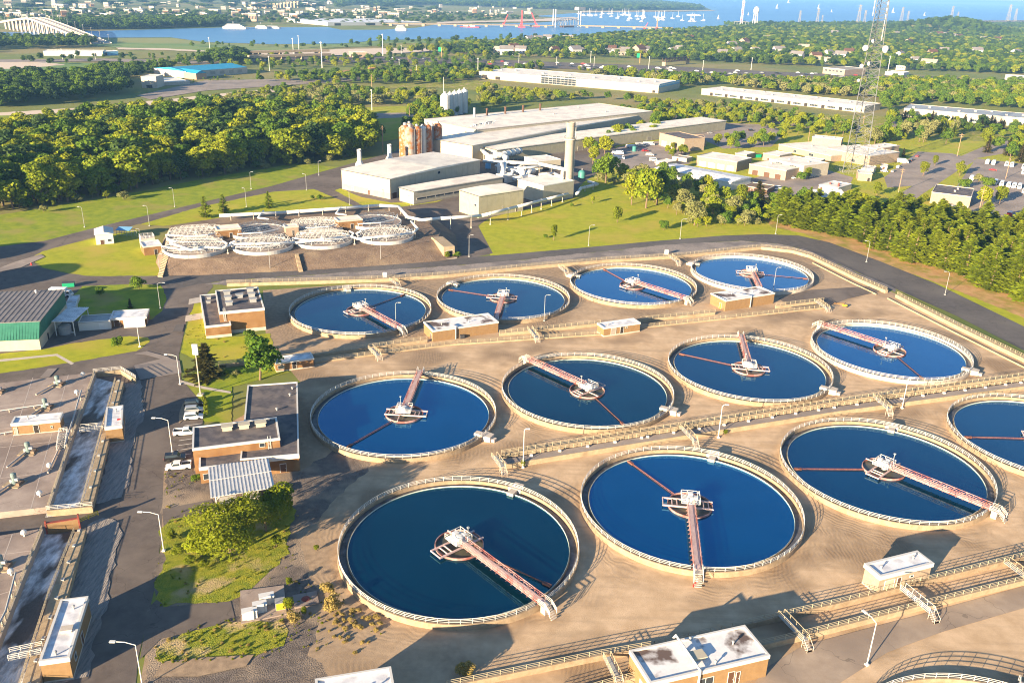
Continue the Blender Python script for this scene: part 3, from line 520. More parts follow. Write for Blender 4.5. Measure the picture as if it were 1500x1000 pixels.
mb.bar((-5.05, .9, 1.25), (0, .9, 1.25), .22, .22)
mb.bar((-1.5, -6.0, 1.25), (1.5, -6.0, 1.25), .18, .25); mb.bar((-1.5, -5, 1.25), (-1.5, -6.1, 1.25), .3, .3); mb.bar((1.5, -5, 1.25), (1.5, -6.1, 1.25), .3, .3)
mb.build('cross_beam', 'pink_steel', fw)
MB().lathe([(.55, 0), (.55, 2.12)], 16, closed=False).build('centre_column', 'grey_metal', tank)
mb = MB(); mb.bar((5, 0, .92), (20.6, 0, .92), .13, .14); mb.bar((5, .4, .84), (20.6, .25, .84), .07, .07)
for k in range(14): x = 5.5 + k * 1.12; mb.bar((x, 0, .9), (x + .6, .35, .86), .05)
mb.box(20.2, -.3, .62, 22.0, .3, 1.05)

sk = mb.build('skimmer_arm', 'arm_brown', tank)
mb = MB(); mb.prism([(23.7, -1.6), (26.4, -1.1), (26.4, 1.1), (23.7, 1.6)], 0, 1.45); mb.box(26.4, -.7, 0, 27.4, .7, .8); mb.box(21.6, -.8, .6, 23.99, .8, 1.35)
ob = mb.build('outlet_box', 'concrete_pale', tank)
tankspec = [
    ('F1', (800, 888), (790, 850), (770, 700), 'teal', 'dark teal settling tank nearest the stacked white cabinets, bridge landing by the lower channel'),
    ('F2', (1022, 836), (925, 678), (1048, 660), 'blue', 'bright blue settling tank whose pale bridge comes straight towards the lower channel'),
    ('F3', (1455, 748), (1158, 686), (1308, 618), 'mid', 'settling tank directly behind the small flat-roofed hut, red skimmer arm pointing left'),
    ('F4', (1560, 680), (1440, 640), (1550, 590), 'mid', 'settling tank cut off by the right edge beside the raised walkway'),
    ('M1', (615, 547), (512, 652), (725, 640), 'blue', 'bright blue settling tank beside the office with dark roofs'),
    ('M2', (778, 531), (912, 620), (997, 602), 'teal', 'teal settling tank with long red bridge reaching its upper left rim'),
    ('M3', (1085, 492), (997, 518), (1229, 572), 'mid', 'settling tank with a short red bridge running up to its far rim'),
    ('M4', (1204, 478), (1353, 555), (1432, 543), 'blue', 'white-rimmed settling tank between paved ramp and the wall by the pines'),
    ('R1', (583, 481), (590, 432), (508, 420), 'mid', 'shaded settling tank beside the brick pump building with seven roof vents'),
    ('R2', (727, 467), (658, 424), (664, 414), 'mid', 'rear settling tank half hidden by a brick pump house with stained roof'),
    ('R3', (1006, 440), (888, 396), (842, 402), 'blue', 'rear settling tank with red bridge parallel to its red skimmer arm'),
    ('R4', (1113, 424), (1183, 408), (1013, 384), 'blue', 'smallest looking settling tank in the bend of the perimeter road'),
    ('N1', (1500, 1080), (1300, 1060), (1330, 1100), 'mid', 'settling tank of which only the railed far rim shows at the bottom edge')]
ring_ruts(MT['sand'], list(TC.values()))
first = True
for key, bp, sp, op, wat, lab in tankspec:
    cx, cy = TC[key]
    t = tank if first else dup(tank, group='round settling tanks'); first = False
    t['label'] = lab; t.location = (cx, cy, 0)
    b = G(bp, 1.6); ba = atan2(b.y - cy, b.x - cx); t.rotation_euler = (0, 0, ba)
    s = G(sp, .9); ob_ = G(op, 1.3)
    for c in t.children:
        nm = c.name.split('.')[0]
        if nm == 'skimmer_arm': c.rotation_euler = (0, 0, atan2(s.y - cy, s.x - cx) - ba)
        if nm == 'outlet_box': c.rotation_euler = (0, 0, atan2(ob_.y - cy, ob_.x - cx) - ba)
        if nm == 'water':
            c.material_slots[0].link = 'OBJECT'; c.material_slots[0].material = MT['tank_water_' + wat]
        if key in ('F1', 'F2', 'F3') and nm in ('bridge_truss', 'feedwell'):
            c.material_slots[0].link = 'OBJECT'; c.material_slots[0].material = MT['pale_red']; c['label'] = 'pale pink steel'  # front tanks get a paler red on trusses and feedwell
        if nm == 'wall' and key in ('M4', 'R4'):
            c.material_slots[0].link = 'OBJECT'; c.material_slots[0].material = MT['concrete_pale']
            c['label'] = 'freshly whitened tank wall'
# ---------------------------------------------------------------- buildings
class Bld:
    def __init__(s, name, label, cat='building', group=None): s.n, s.l, s.c, s.g, s.t = name, label, cat, group, None
    def vol(s, p0, p1, p3, h, wall='brick_tan', roof='white_roof', fascia='white_paint', fh=.7, over=.12, band=None, kind='flat', z0=0.0, base=None, rise=1.2, D=None, W=None, ridge='x'):
        if base: h = HT(base, p0)
        x, y, a, w, d = frame(p0, p1, p3, h)
        d = D or d; w = W or w
        return s.vol_at(x, y, a, w, d, h, wall, roof, fascia, fh, over, band, kind, z0, rise, ridge)
    def vol_at(s, x, y, a, w, d, h, wall='brick_tan', roof='white_roof', fascia='white_paint', fh=.7, over=.12, band=None, kind='flat', z0=0.0, rise=1.2, ridge='x'):
        if s.t is None: s.t = thing(s.n, s.l, s.c, (x, y, 0), 0, s.g)
        o = s.t.location; s.T = T = (x - o.x, y - o.y, a); s.w, s.d, s.h = w, d, h
        if kind == 'flat':
            MB(T).box(0, 0, z0, w, d, h - .4).build('wall', wall, s.t)
            MB(T).box(.25, .25, h - .45, w - .25, d - .25, h - .28).build('roof', roof, s.t)
            m = MB(T); e = over
            for q in ((-e, -e, w + e, .3), (-e, d - .3, w + e, d + e), (-e, .3, .3, d - .3), (w - .3, .3, w + e, d - .3)): m.box(q[0], q[1], h - fh, q[2], q[3], h)
            m.build('parapet', fascia, s.t)
        elif kind == 'gable':
            MB(T).box(0, 0, z0, w, d, h).build('wall', wall, s.t)
            e = .35; m = MB(T)
            if ridge == 'x':
                m.extr([(-e, h - .05), (d + e, h - .05), (d / 2, h + rise)], -e, w + e)
            else:
                m.add([(-e, -e, h - .05), (w / 2, -e, h + rise), (w + e, -e, h - .05), (-e, d + e, h - .05), (w / 2, d + e, h + rise), (w + e, d + e, h - .05)], [(0, 2, 1), (3, 4, 5), (0, 1, 4, 3), (1, 2, 5, 4), (0, 3, 5, 2)])
            m.build('roof', roof, s.t)
        elif kind == 'lowgable':      # metal hall: thin seamed roof with slight ridge
            MB(T).box(0, 0, z0, w, d, h).build('wall', wall, s.t)
            e = .4; m = MB(T); m.extr([(-e, h - .25), (-e, h + .05), (d / 2, h + rise), (d + e, h + .05), (d + e, h - .25)], -e, w + e)
            k = 1.0
            while k < w: m.extr([(0, h + .07), (d / 2, h + rise + .09), (d / 2, h + rise), (0, h)], k, k + .12); m.extr([(d / 2, h + rise), (d / 2, h + rise + .09), (d, h + .07), (d, h)], k, k + .12); k += 1.6
            m.build('roof', roof, s.t)
            m = MB(T)
            for q in ((-.42, -.42, w + .42, -.40), (-.42, d + .40, w + .42, d + .42)): m.box(q[0], q[1], h - .3, q[2], q[3], h + .06)
            m.build('eave_trim', fascia, s.t)
        elif kind == 'shed':          # single slope down to the front
            m = MB(T); m.extr([(0, z0), (0, h), (d, h + rise), (d, z0)], 0, w); m.build('wall', wall, s.t)
            m = MB(T); m.extr([(-.3, h + .0), (-.3, h + .15), (d + .1, h + rise + .17), (d + .1, h + rise + .02)], -.3, w + .3)
            k = .6
            while k < w: m.extr([(-.3, h + .15), (-.3, h + .22), (d, h + rise + .24), (d, h + rise + .17)], k, k + .1); k += 1.3
            m.build('roof', roof, s.t)
        if band:
            m = MB(T); e = .04; m.box(-e, -e, z0, w + e, d + e, band[0]); m.build('plinth', band[1], s.t)
        return s
    def op(s, face, a, b, z0, z1, kind='door', m=None):
        """opening on face f/b/l/r between fractions or metres a..b"""
        w, d = s.w, s.d; e = .05
        T = s.T; fr = MB(T); pn = MB(T)
        def bx(mb, u0, u1, q0, q1, pr):
            if face == 'f': mb.box(u0, -pr, q0, u1, .02, q1)
            elif face == 'b': mb.box(u0, d - .02, q0, u1, d + pr, q1)
            elif face == 'l': mb.box(-pr, u0, q0, .02, u1, q1)
            else: mb.box(w - .02, u0, q0, w + pr, u1, q1)
        t = .08
        for q in ((a - t, a, z0, z1 + t), (b, b + t, z0, z1 + t), (a, b, z1, z1 + t)): bx(fr, q[0], q[1], q[2], q[3], e + .05)
        if kind == 'window':
            bx(fr, a, b, z0 - t, z0, e + .09)
            if b - a > 1.6:
                n = min(5, max(1, int((b - a) / 1.4)))
                for k in range(1, n): c = a + (b - a) * k / n; bx(fr, c - .04, c + .04, z0, z1, e + .05)
        bx(pn, a, b, z0, z1, e)
        o = pn.build(kind, m or ('glass' if kind == 'window' else 'door_brown'), s.t)
        fr.build('frame', 'white_paint', o)
        if kind == 'door' and b - a < 2:
            h = MB(T); bx(h, b - .25, b - .12, z0 + 1.0, z0 + 1.12, e + .1); h.build('handle', 'grey_metal', o)
        return s
    def vents(s, spots, m='grey_metal', size=(.9, .9, .7), name='roof_vent'):
        for fx, fy in spots:
            x, y = fx * s.w, fy * s.d; z = s.h - .3 if s.h else 0; mb = MB(s.T)
            mb.box(x - size[0] / 2, y - size[1] / 2, z, x + size[0] / 2, y + size[1] / 2, z + size[2])
            mb.box(x - size[0] * .62, y - size[1] * .62, z + size[2], x + size[0] * .62, y + size[1] * .62, z + size[2] + .18)
            mb.build(name, m, s.t)
        return s
    def pipes(s, spots, h=.6, r=.14):
        for fx, fy in spots:
            x, y = fx * s.w, fy * s.d; z = s.h - .3
            MB(s.T).lathe([(r, z), (r, z + h), (r * 1.8, z + h), (r * 1.8, z + h + .2), (.01, z + h + .3)], 8, (x, y), closed=False).build('roof_pipe', 'grey_metal', s.t)
        return s
    def seam(s, vertical=2.0, face='f', z0=0, z1=None):
        m = MB(s.T); L = s.w if face in 'fb' else s.d; k = vertical
        while k < L - .3:
            if face == 'f': m.box(k, -.03, z0, k + .08, 0, z1 or s.h)
            elif face == 'r': m.box(s.w, k, z0, s.w + .03, k + .08, z1 or s.h)
            elif face == 'l': m.box(-.03, k, z0, 0, k + .08, z1 or s.h)
            k += vertical
        m.build('wall_seam', 'cream_dark', s.t); return s
b = Bld('control_building', 'narrow tan control building with blue-white roof on the lower channel walkway'); b.vol((57.6, 967.5), (100.7, 961.5), (81.6, 878.7), 4.6, 'brick_tan', 'blue_white_roof', fh=.9, band=(.35, 'concrete_pale'))
b.op('r', 7.5, 8.7, .3, 2.5).op('r', 2.5, 3.6, 1.5, 2.6, 'window').vents([(.62, .45)], 'concrete_pale', (1.5, 1.1, .5)).pipes([(.5, .08), (.6, .82)])
b = Bld('control_building', 'small tan control building with a red-tagged white roof on the upper channel walkway'); b.vol((153.4, 625.3), (178, 622), (162.5, 595.4), 4.6, 'brick_tan', 'blue_white_roof', fh=.9, band=(.35, 'concrete_pale'))
b.op('r', 5, 6.2, .3, 2.5).pipes([(.6, .75)]); MB(b.T).box(b.w * .7, b.d * .3, b.h - .28, b.w * .7 + .9, b.d * .3 + .6, b.h - .1).build('roof_tag', 'red_paint', b.t)
b = Bld('blower_hut', 'flat-roofed tan hut with dark doorway on the concrete aeration deck'); b.vol((16, 620), (87, 613.6), (22, 609.7), 4.8, 'brick_tan', 'blue_white_roof', fh=.8, z0=1.5, band=(1.7, 'concrete_pale'))
b.op('f', b.w * .44, b.w * .54, 1.6, 3.8, 'door', 'dark').op('f', b.w * .8, b.w * .83, 2.6, 3.1, 'window').op('f', b.w * .04, b.w * .1, 1.7, 3.6, 'door', 'cream_dark').pipes([(.3, .6)])
b = Bld('flat_hut', 'flat-roofed hut cut off by the bottom edge below the darkest tank'); b.vol((466, 1047), (581, 1027), (455.2, 995), 6, 'brick_beige', 'blue_white_roof', fh=.8).pipes([(.75, .5), (.5, .4)])
b = Bld('control_house', 'control house with brown-stained white roof crossed by a white pipe'); b.vol((952.8, 999), (1127, 958.4), (922, 952), 5.0, 'brick_tan', 'stained_roof', fh=.75, base=(958, 1034))
b.h = b.h; b.op('f', b.w * .40, b.w * .53, 1.0, 2.9, 'window').op('f', b.w * .66, b.w * .71, .2, 2.9, 'door').op('f', b.w * .73, b.w * .76, .2, 2.6, 'door').op('l', 2, 3.2, .2, 2.5, 'door', 'grey_metal').op('f', b.w * .2, b.w * .22, 2, 2.2, 'window')
b.vents([(.47, .42)], 'cream', (2.0, 1.6, .5), 'roof_hatch').pipes([(.8, .55), (.56, .12), (.5, .93)])
mb = MB(b.T); mb.path([(b.w * .40, b.d + 1.2, b.h - .6), (b.w * .40, b.d + .5, b.h + .6), (b.w * .40, -.25, b.h + .35), (b.w * .40, -.25, .1)], .2, 8); mb.box(b.w * .39, b.d * .6, b.h - .3, b.w * .41 + .2, b.d * .6 + .5, b.h + .3); mb.box(b.w * .39, b.d * .2, b.h - .3, b.w * .41 + .2, b.d * .2 + .5, b.h + .3); mb.build('roof_pipe', 'white_paint', b.t)
b = Bld('gate_hut', 'small beige flat-roofed hut beside the lower channel footbridge'); b.vol((1290, 842.8), (1366, 823.6), (1272, 824.3), 4.6, 'brick_beige', 'blue_white_roof', fh=.9, over=.25, band=(.4, 'concrete_pale'))
b.op('f', b.w * .36, b.w * .43, 1.0, 3.0, 'door').op('f', b.w * .12, b.w * .3, .9, 3.0, 'door', 'cream').op('f', b.w * .6, b.w * .66, 2.4, 2.8, 'window').pipes([(.15, .5), (.8, .6)])
b = Bld('pump_house', 'tan pump house with dark-stained roof in front of the second rear tank'); b.vol((634, 484), (730, 470.7), (626.7, 470), 4.7, 'brick_tan', 'stained_roof', fh=.55, base=(636, 500.5))
b.op('l', 1.2, 2.3, .1, 2.2).pipes([(.2, .5), (.6, .4)]); mb = MB(b.T); mb.path([(b.w * .34, -.3, 0), (b.w * .34, -.3, b.h + .3), (b.w * .3, 2.5, b.h + .3)], .22, 8); mb.build('drain_pipe', 'grey_metal', b.t)
mb = MB(b.T); mb.box(b.w * .4, -1.0, 0, b.w * .46, 0, 1.2); mb.build('equipment_box', 'dark_metal', b.t)
b = Bld('pump_shed', 'small tan shed with double doors on the channel between rear and middle tanks'); b.vol((885, 479.5), (938, 472), (881, 472), 4.0, 'brick_tan', 'blue_white_roof', fh=.6, base=(886, 493.5), band=(.4, 'concrete_pale'))
b.op('f', b.w * .2, b.w * .33, .4, 2.6, 'door', 'cream_dark').op('f', b.w * .45, b.w * .54, .4, 2.8, 'door', 'dark').op('f', b.w * .6, b.w * .64, 2.0, 2.4, 'window').pipes([(.2, .5)])
b = Bld('pump_house', 'tan pump house with pipe-topped roof in front of the smallest rear tank'); b.vol((1063.7, 439.8), (1135, 428.8), (1049, 428), 4.7, 'brick_tan', 'stained_roof', fh=.5, base=(1064, 456))
b.op('l', 2.2, 3.2, .1, 2.2, 'door', 'yellow_paint').pipes([(.3, .6), (.7, .5)])
mb = MB(b.T); mb.path([(b.w * .5, -.35, 0), (b.w * .5, -.35, b.h + .3), (b.w * .35, 4, b.h + .3)], .22, 8); mb.build('drain_pipe', 'grey_metal', b.t)
# brick pump building: tall block + low block
b = Bld('pump_building', 'large orange-brick pump building with seven vents on its black roof'); b.vol((321, 456.8), (387, 450.7), (322, 424.6), 8, 'brick', 'tar_roof', fh=.9, base=(330, 489), band=(1.1, 'concrete_pale'))
b.vents([(.25, .3), (.25, .55), (.25, .8), (.52, .6), (.8, .35), (.8, .6), (.8, .85)], 'grey_metal', (2.0, 1.5, 1.1))
mb = MB(b.T)
for dx in (0, .6): mb.tube((b.w * .09 + dx, -.15, 4.4), (b.w * .09 + dx, -.15, b.h + 1.1), .06, 5)
for k in range(14): mb.tube((b.w * .09, -.15, 4.5 + k * .35), (b.w * .09 + .6, -.15, 4.5 + k * .35), .04, 4)
mb.build('ladder', 'white_metal', b.t)
b.vol((300.5, 477.5), (337.8, 473.7), (302.8, 431), 4.2, 'brick', 'tar_roof', fh=.7, base=(303.3, 496), band=(.9, 'concrete_pale'))
b.op('l', 3, 4.5, .3, 2.6, 'door', 'glass').vents([(.3, .72), (.35, .86)], size=(1.2, 1.0, .7))
# office
b = Bld('office_building', 'tan office with stepped black roofs beside the parked cars'); b.vol((352, 672), (437.7, 664.3), (334.8, 566), 4.5, 'brick', 'tar_roof', fh=.35, over=.08)
b.pipes([(.3, .45), (.25, .25), (.62, .32), (.85, .8), (.9, .9), (.6, .6)], .5, .2)
b.vol((282, 656.6), (409.5, 641), (283.7, 624.7), 7, 'brick', 'tar_roof', fh=.6, base=(287, 694)); b.vents([(.4, .72), (.6, .72), (.8, .72)], 'cream', (2.2, 1.6, 1.0))
b.op('f', b.w * .76, b.w * .82, 5, 5.9, 'window'); hh = b.h
mb = MB(b.T)
for dx in (0, .6): mb.tube((b.w * .86 + dx, -.15, 4.2), (b.w * .86 + dx, -.15, b.h + .9), .05, 5)
for k in range(8): mb.tube((b.w * .86, -.15, 4.4 + k * .35), (b.w * .86 + .6, -.15, 4.4 + k * .35), .035, 4)
mb.build('ladder', 'white_metal', b.t)
b.op('l', 1.5, 2.8, .2, 2.4, 'door').op('l', 4.2, 5.6, 1.0, 2.4, 'window')
b.vol((291.9, 684.5), (437.7, 666), (291, 667), 4.35, 'brick', 'tar_roof', fh=.8, base=(296, 708)); b.op('f', b.w * .8, b.w * .86, .2, 2.4, 'door').op('f', b.w * .03, b.w * .1, 1, 2.4, 'window')
# canopy beside the office
t = thing('canopy', 'white corrugated canopy on posts in front of the office', 'canopy', G((355, 745)))
x, y, a, w, d = frame((308.4, 728.7), (402.5, 713.7), (310.6, 683), 4.6); T = (x - t.location.x, y - t.location.y, a)
mb = MB(T); k = 0
prof = []
n = int(w / .75)
mb.box(0, 0, 4.5, w, d, 4.58)
for k in range(n): xx = w * k / n; mb.box(xx, 0, 4.58, xx + .32, d, 4.72)
mb.box(0, d * .52, 4.7, w, d * .54, 4.76)
mb.build('canopy_roof', 'white_metal', t)
for fx in (.08, .56, .95): MB(T).tube((w * fx, .3, 0), (w * fx, .3, 4.5), .14, 8).bar((w * fx, .3, 3.6), (w * fx + .9, .3, 4.5), .12).box(w * fx - .35, -.05, 0, w * fx + .35, .65, .3).build('post', 'white_metal', t)
for i, (fx, fy, lab) in enumerate([(.26, .12, 'left white tank-like cabinet under the canopy'), (.62, .14, 'right white cabinet under the canopy, by the tree')]):
    c = thing('generator_cabinet', lab, 'cabinet', (0, 0, 0), 0, 'cabinets under the canopy'); x0, y0 = w * fx, d * fy
    ca, sa = cos(a), sin(a); c.location = (x + x0 * ca - y0 * sa, y + x0 * sa + y0 * ca, 0); c.rotation_euler = (0, 0, a)
    MB().box(-1.6, -1.0, .2, 1.6, 1.4, 2.3).build('cabinet_body', 'concrete_pale', c); MB().box(-1.75, -1.15, 2.3, 1.75, 1.55, 2.45).box(-1.6, -1.0, 0, 1.6, 1.4, .2).build('lid', 'white_paint', c)
    MB().box(-1.2, -1.05, .5, -.1, -1.0, 2.0).box(.1, -1.05, .5, 1.2, -1.0, 2.0).build('door', 'cream', c)
t = thing('transformer', 'grey transformer between the white cabinets under the canopy', 'transformer', (x + w * .45 * cos(a) - d * .1 * sin(a), y + w * .45 * sin(a) + d * .1 * cos(a), 0), a)
MB().box(-.7, -.6, 0, .7, .6, 1.9).build('casing', 'grey_metal', t); mb = MB()
for k in range(6): mb.box(-.65 + k * .24, -.8, .3, -.57 + k * .24, -.6, 1.6)
mb.build('cooling_fin', 'dark_metal', t); MB().tube((-.3, 0, 1.9), (-.3, 0, 2.4), .1).tube((.3, 0, 1.9), (.3, 0, 2.4), .1).build('bushing', 'teal', t)
# low channel hut by the leafy tree
b = Bld('channel_hut', 'low tan hut with blue-white roof right of the leafy tree'); b.vol((404, 531.5), (459.5, 524), (406, 522), 3.2, 'brick', 'blue_white_roof', fh=.5, base=(406, 545), band=(.4, 'concrete_pale')); b.op('f', b.w * .42, b.w * .53, .4, 2.5, 'door', 'dark').op('f', b.w * .05, b.w * .2, .9, 2.0, 'window')
# green-and-grey metal warehouse at the left edge
x, y, a, w, d = frame((-90, 503), (57, 496), (-65, 430), 4.0)
P0 = G((57, 496), 3.6); Pb = G((84, 425), 8.5); ang = atan2(G((57, 496), 3.6).y - G((-60, 501.5), 3.6).y, G((57, 496), 3.6).x - G((-60, 501.5), 3.6).x)
t = thing('metal_warehouse', 'big metal warehouse with grey roof, green slope and white base', 'warehouse', (P0.x, P0.y, 0), ang)
dep = -(Pb.x - P0.x) * sin(ang) + (Pb.y - P0.y) * cos(ang)
gy = 3.2; Lw = 48
MB().box(-Lw, 0, 0, 0, dep, 3.6).build('wall', 'cream', t)
mb = MB(); mb.add([(0.02, 0, 3.6), (0.02, gy, 8.0), (.02, dep, 8.4), (.02, dep, 3.6)], [(0, 1, 2, 3)]); mb.extr([(-.1, 3.6), (gy, 8.0), (gy, 7.8), (.0, 3.4)], -Lw, .05); mb.box(-Lw, dep - .1, 3.6, 0, dep, 8.4); mb.build('upper_wall', 'green_metal', t)
mb = MB(); mb.extr([(gy - .1, 7.95), (gy - .1, 8.15), (dep + .3, 8.6), (dep + .3, 8.4)], -Lw, .3)
k = 1.0
while k < Lw: mb.extr([(gy, 8.15), (gy, 8.25), (dep + .3, 8.7), (dep + .3, 8.6)], -k, -k + .15); k += 1.5
mb.build('roof', 'grey_roof', t)
mb = MB()
k = .8
while k < Lw: mb.extr([(-.1, 3.62), (gy, 8.02), (gy + .05, 8.1), (-.12, 3.72)], -k, -k + .12); k += .8
mb.build('roof_rib', 'green_metal', t)
mb = MB(); mb.box(.0, dep * .25, .1, .06, dep * .25 + 1.1, 2.2); mb.build('door', 'dark', t); MB().lathe([(.3, 8.4), (.3, 9.2), (.5, 9.3), (.01, 9.6)], 8, (-8, dep - 2), closed=False).build('roof_vent', 'white_metal', t)
# canopy and containers next to it
t = thing('canopy', 'blue-white steel canopy between the green warehouse and white container', 'canopy', G((95, 500)))
x, y, a, w, d = frame((75, 471), (107, 471), (88, 450), 5.0); T = (x - t.location.x, y - t.location.y, a)
MB(T).box(0, 0, 4.9, w, d, 5.05).build('canopy_roof', 'blue_white_roof', t)
mb = MB(T)
for k in range(1, 9): mb.box(w * k / 9, 0, 5.05, w * k / 9 + .12, d, 5.13)
mb.build('roof_rib', 'white_metal', t)
for fx, fy in ((.1, .04), (.95, .04), (.1, .95), (.95, .95)): MB(T).tube((w * fx, d * fy, 0), (w * fx, d * fy, 4.9), .16, 8).build('post', 'white_metal', t)
t = thing('water_tank', 'pale cylindrical tank standing under the blue-white canopy', 'tank', G((96, 488)))
MB().lathe([(1.9, 0), (1.9, 2.6), (1.2, 3.0), (.01, 3.05)], 20, closed=False).build('tank_body', 'grey_metal', t); MB().tube((1.9, 0, .4), (3.0, 0, .4), .15).build('outlet_pipe', 'white_metal', t)
b = Bld('container', 'long white container with blue-grey roof beside the brick hut', 'container'); b.vol((114, 472), (161, 469), (113, 462), 3.0, 'white_paint', 'grey_metal', 'white_metal', fh=.2, over=.02, base=(115, 485)); b.op('f', b.w * .64, b.w * .92, .1, 2.2, 'door', 'white_metal')
b = Bld('brick_hut', 'small brick hut with white screen wall and blue-white roof'); b.vol((161, 466), (213.5, 463), (163.5, 455), 4.0, 'brick', 'blue_white_roof', fh=.8, over=.2, base=(163, 479)); b.op('f', b.w * .1, b.w * .25, .2, 2.4, 'door').op('r', 1.5, 2.7, .2, 2.3)
MB(b.T).box(b.w * .38, -1.6, 0, b.w * .98, -1.4, 2.6).box(b.w * .37, -1.65, 2.6, b.w * .99, -1.35, 2.7).build('screen_wall', 'white_paint', b.t)
for p0, p1, p3, ba, lab in [((88, 451), (111, 449), (90, 443), (89, 458), 'low white container behind the blue-white canopy'), ((97, 443), (112, 442), (99, 433), (98, 449), 'open blue-lined white container nearest the white lorry')]:
    b = Bld('container', lab, 'container'); b.vol(p0, p1, p3, 2.6, 'white_paint', 'blue_white_roof', 'white_metal', fh=.25, over=.02, base=ba); b.op('f', .3, 1.8, .1, 2.0, 'door', 'white_metal')
# white shed with pipe rack on the three-sided lawn
b = Bld('garden_shed', 'small white shed with pale roof on the three-sided lawn', 'shed'); b.vol((139, 344), (165, 342), (141, 335), 3.4, 'white_paint', 'white_roof', kind='gable', rise=1.0, base=(140, 359), ridge='y'); b.op('f', b.w * .25, b.w * .45, .1, 2.0, 'door').op('f', b.w * .68, b.w * .85, 1.2, 2.1, 'window')
t = thing('pipe_rack', 'open steel rack with blue awning behind the white shed', 'rack', G((185, 348)))
mb = MB()
for i in range(5):
    for j in range(2): mb.tube((-4 + i * 2.2, j * 3, 0), (-4 + i * 2.2, j * 3, 3.2), .08, 5)
for j in range(2):
    for zz in (1.2, 2.2, 3.2): mb.tube((-4, j * 3, zz), (4.8, j * 3, zz), .07, 5)
mb.build('frame', 'grey_metal', t); MB().extr([(-.4, 3.2), (-.4, 3.3), (3.4, 4.0), (3.4, 3.9)], -4.2, 2).build('awning', 'cloth_blue', t)
rails(MB(), [(4.8, 0, 0), (9, 0, 0), (9, 3, 0), (4.8, 3, 0)], r=.05).build('railing', 'grey_metal', t)
b = Bld('brick_hut', 'brick hut with white tank on top at the foot of the filter bank'); b.vol((210, 361), (237, 358), (210, 353), 3.5, 'brick', 'blue_white_roof', fh=.6, base=(210, 375)); b.op('f', b.w * .55, b.w * .72, .1, 2.2, 'door', 'dark')
mb = MB(b.T); mb.box(.5, b.d, 0, 6, b.d + 5, 5.0); mb.build('annex', 'concrete_pale', b.t); rails(MB(b.T), [(.6, b.d + .2, 5), (5.9, b.d + .2, 5), (5.9, b.d + 4.8, 5), (.6, b.d + 4.8, 5), (.6, b.d + .2, 5)], r=.05, sp=1.6).build('railing', 'rail', b.t)
# stacked cabinets on the concrete pad
t = thing('concrete_pad', 'square concrete pad carrying stacked white cabinets', 'pad', G((398, 884)))
q = [G(p) - t.location for p in ((352, 866), (416, 858), (420, 900), (353, 914))]; MB().prism([(p.x, p.y) for p in q][::-1], 0, .25).build('slab', 'slab', t)
for k, (px, lab, wdt) in enumerate([((366, 903), 'lowest white cabinet on the concrete pad', 2.6), ((381, 893), 'middle white cabinet on the concrete pad', 2.4), ((391, 881), 'uppermost white cabinet on the concrete pad', 2.6)]):
    c = thing('storage_cabinet', lab, 'cabinet', G(px, .25), radians(20), 'white cabinets on the pad')
    MB().box(-wdt / 2, -.7, 0, wdt / 2, .7, 1.5).build('cabinet_body', 'white_paint', c); MB().box(-wdt / 2 - .06, -.76, 1.5, wdt / 2 + .06, .76, 1.58).build('lid', 'white_metal', c)
    MB().box(-.5, -.9, 0, .7, -.7, 1.9).build('duct', 'white_paint', c)
t = thing('yellow_cabinet', 'ochre metal cabinet at the right edge of the concrete pad', 'cabinet', G((411, 889), .25), radians(20)); MB().box(-.9, -.8, 0, .9, .8, 1.6).build('cabinet_body', 'grey_metal', t); MB().box(-.8, -.84, .1, .8, -.8, 1.5).build('door', 'yellow_paint', t)
t = thing('manhole', 'concrete manhole slab with a rusty round cover beside the cabinet pad', 'manhole', G((448, 879)), radians(20)); MB().box(-2.2, -1.8, 0, 2.2, 1.8, .35).build('slab', 'slab', t); MB().lathe([(.8, .35), (.8, .42), (.01, .43)], 16, closed=False).build('cover', 'red_steel', t)
# ---------------------------------------------------------------- aeration deck and channels
def px3(L, z): return [G(p, z) for p in L]
def deck(px, lab):
    P = px3(px, 1.5); o = sum(P, Vector()) / len(P); o.z = 0
    t = thing('aeration_deck', lab, 'deck', o); q = [p - o for p in P]
    MB().prism([(p.x, p.y) for p in q][::-1], 0, 1.5).build('slab', 'slab', t)
    return t, q
d1, q1 = deck([(-200, 584), (0, 561), (137, 545), (70, 742), (0, 750), (-200, 770)], 'concrete aeration deck with joint lines above the upper channel')
d2, q2 = deck([(-200, 805), (0, 784), (59, 774), (0, 932), (-45, 1060), (-200, 1090)], 'concrete aeration deck with joint lines beside the lower channel')
for t, q, lines in ((d1, q1, [((0, 628), (105, 617)), ((48, 553), (-15, 745)), ((100, 549), (45, 745)), ((0, 655), (92, 645)), ((0, 700), (85, 690)), ((-60, 600), (120, 583))]), (d2, q2, [((0, 812), (46, 806)), ((0, 840), (38, 832)), ((0, 870), (26, 862)), ((18, 782), (-60, 1000)), ((0, 900), (12, 897))])):
    mb = MB()
    for a_, b_ in lines: mb.bar(G(a_, 1.506) - t.location, G(b_, 1.506) - t.location, .16, .01)
    mb.build('joint', 'slab_joint', t)
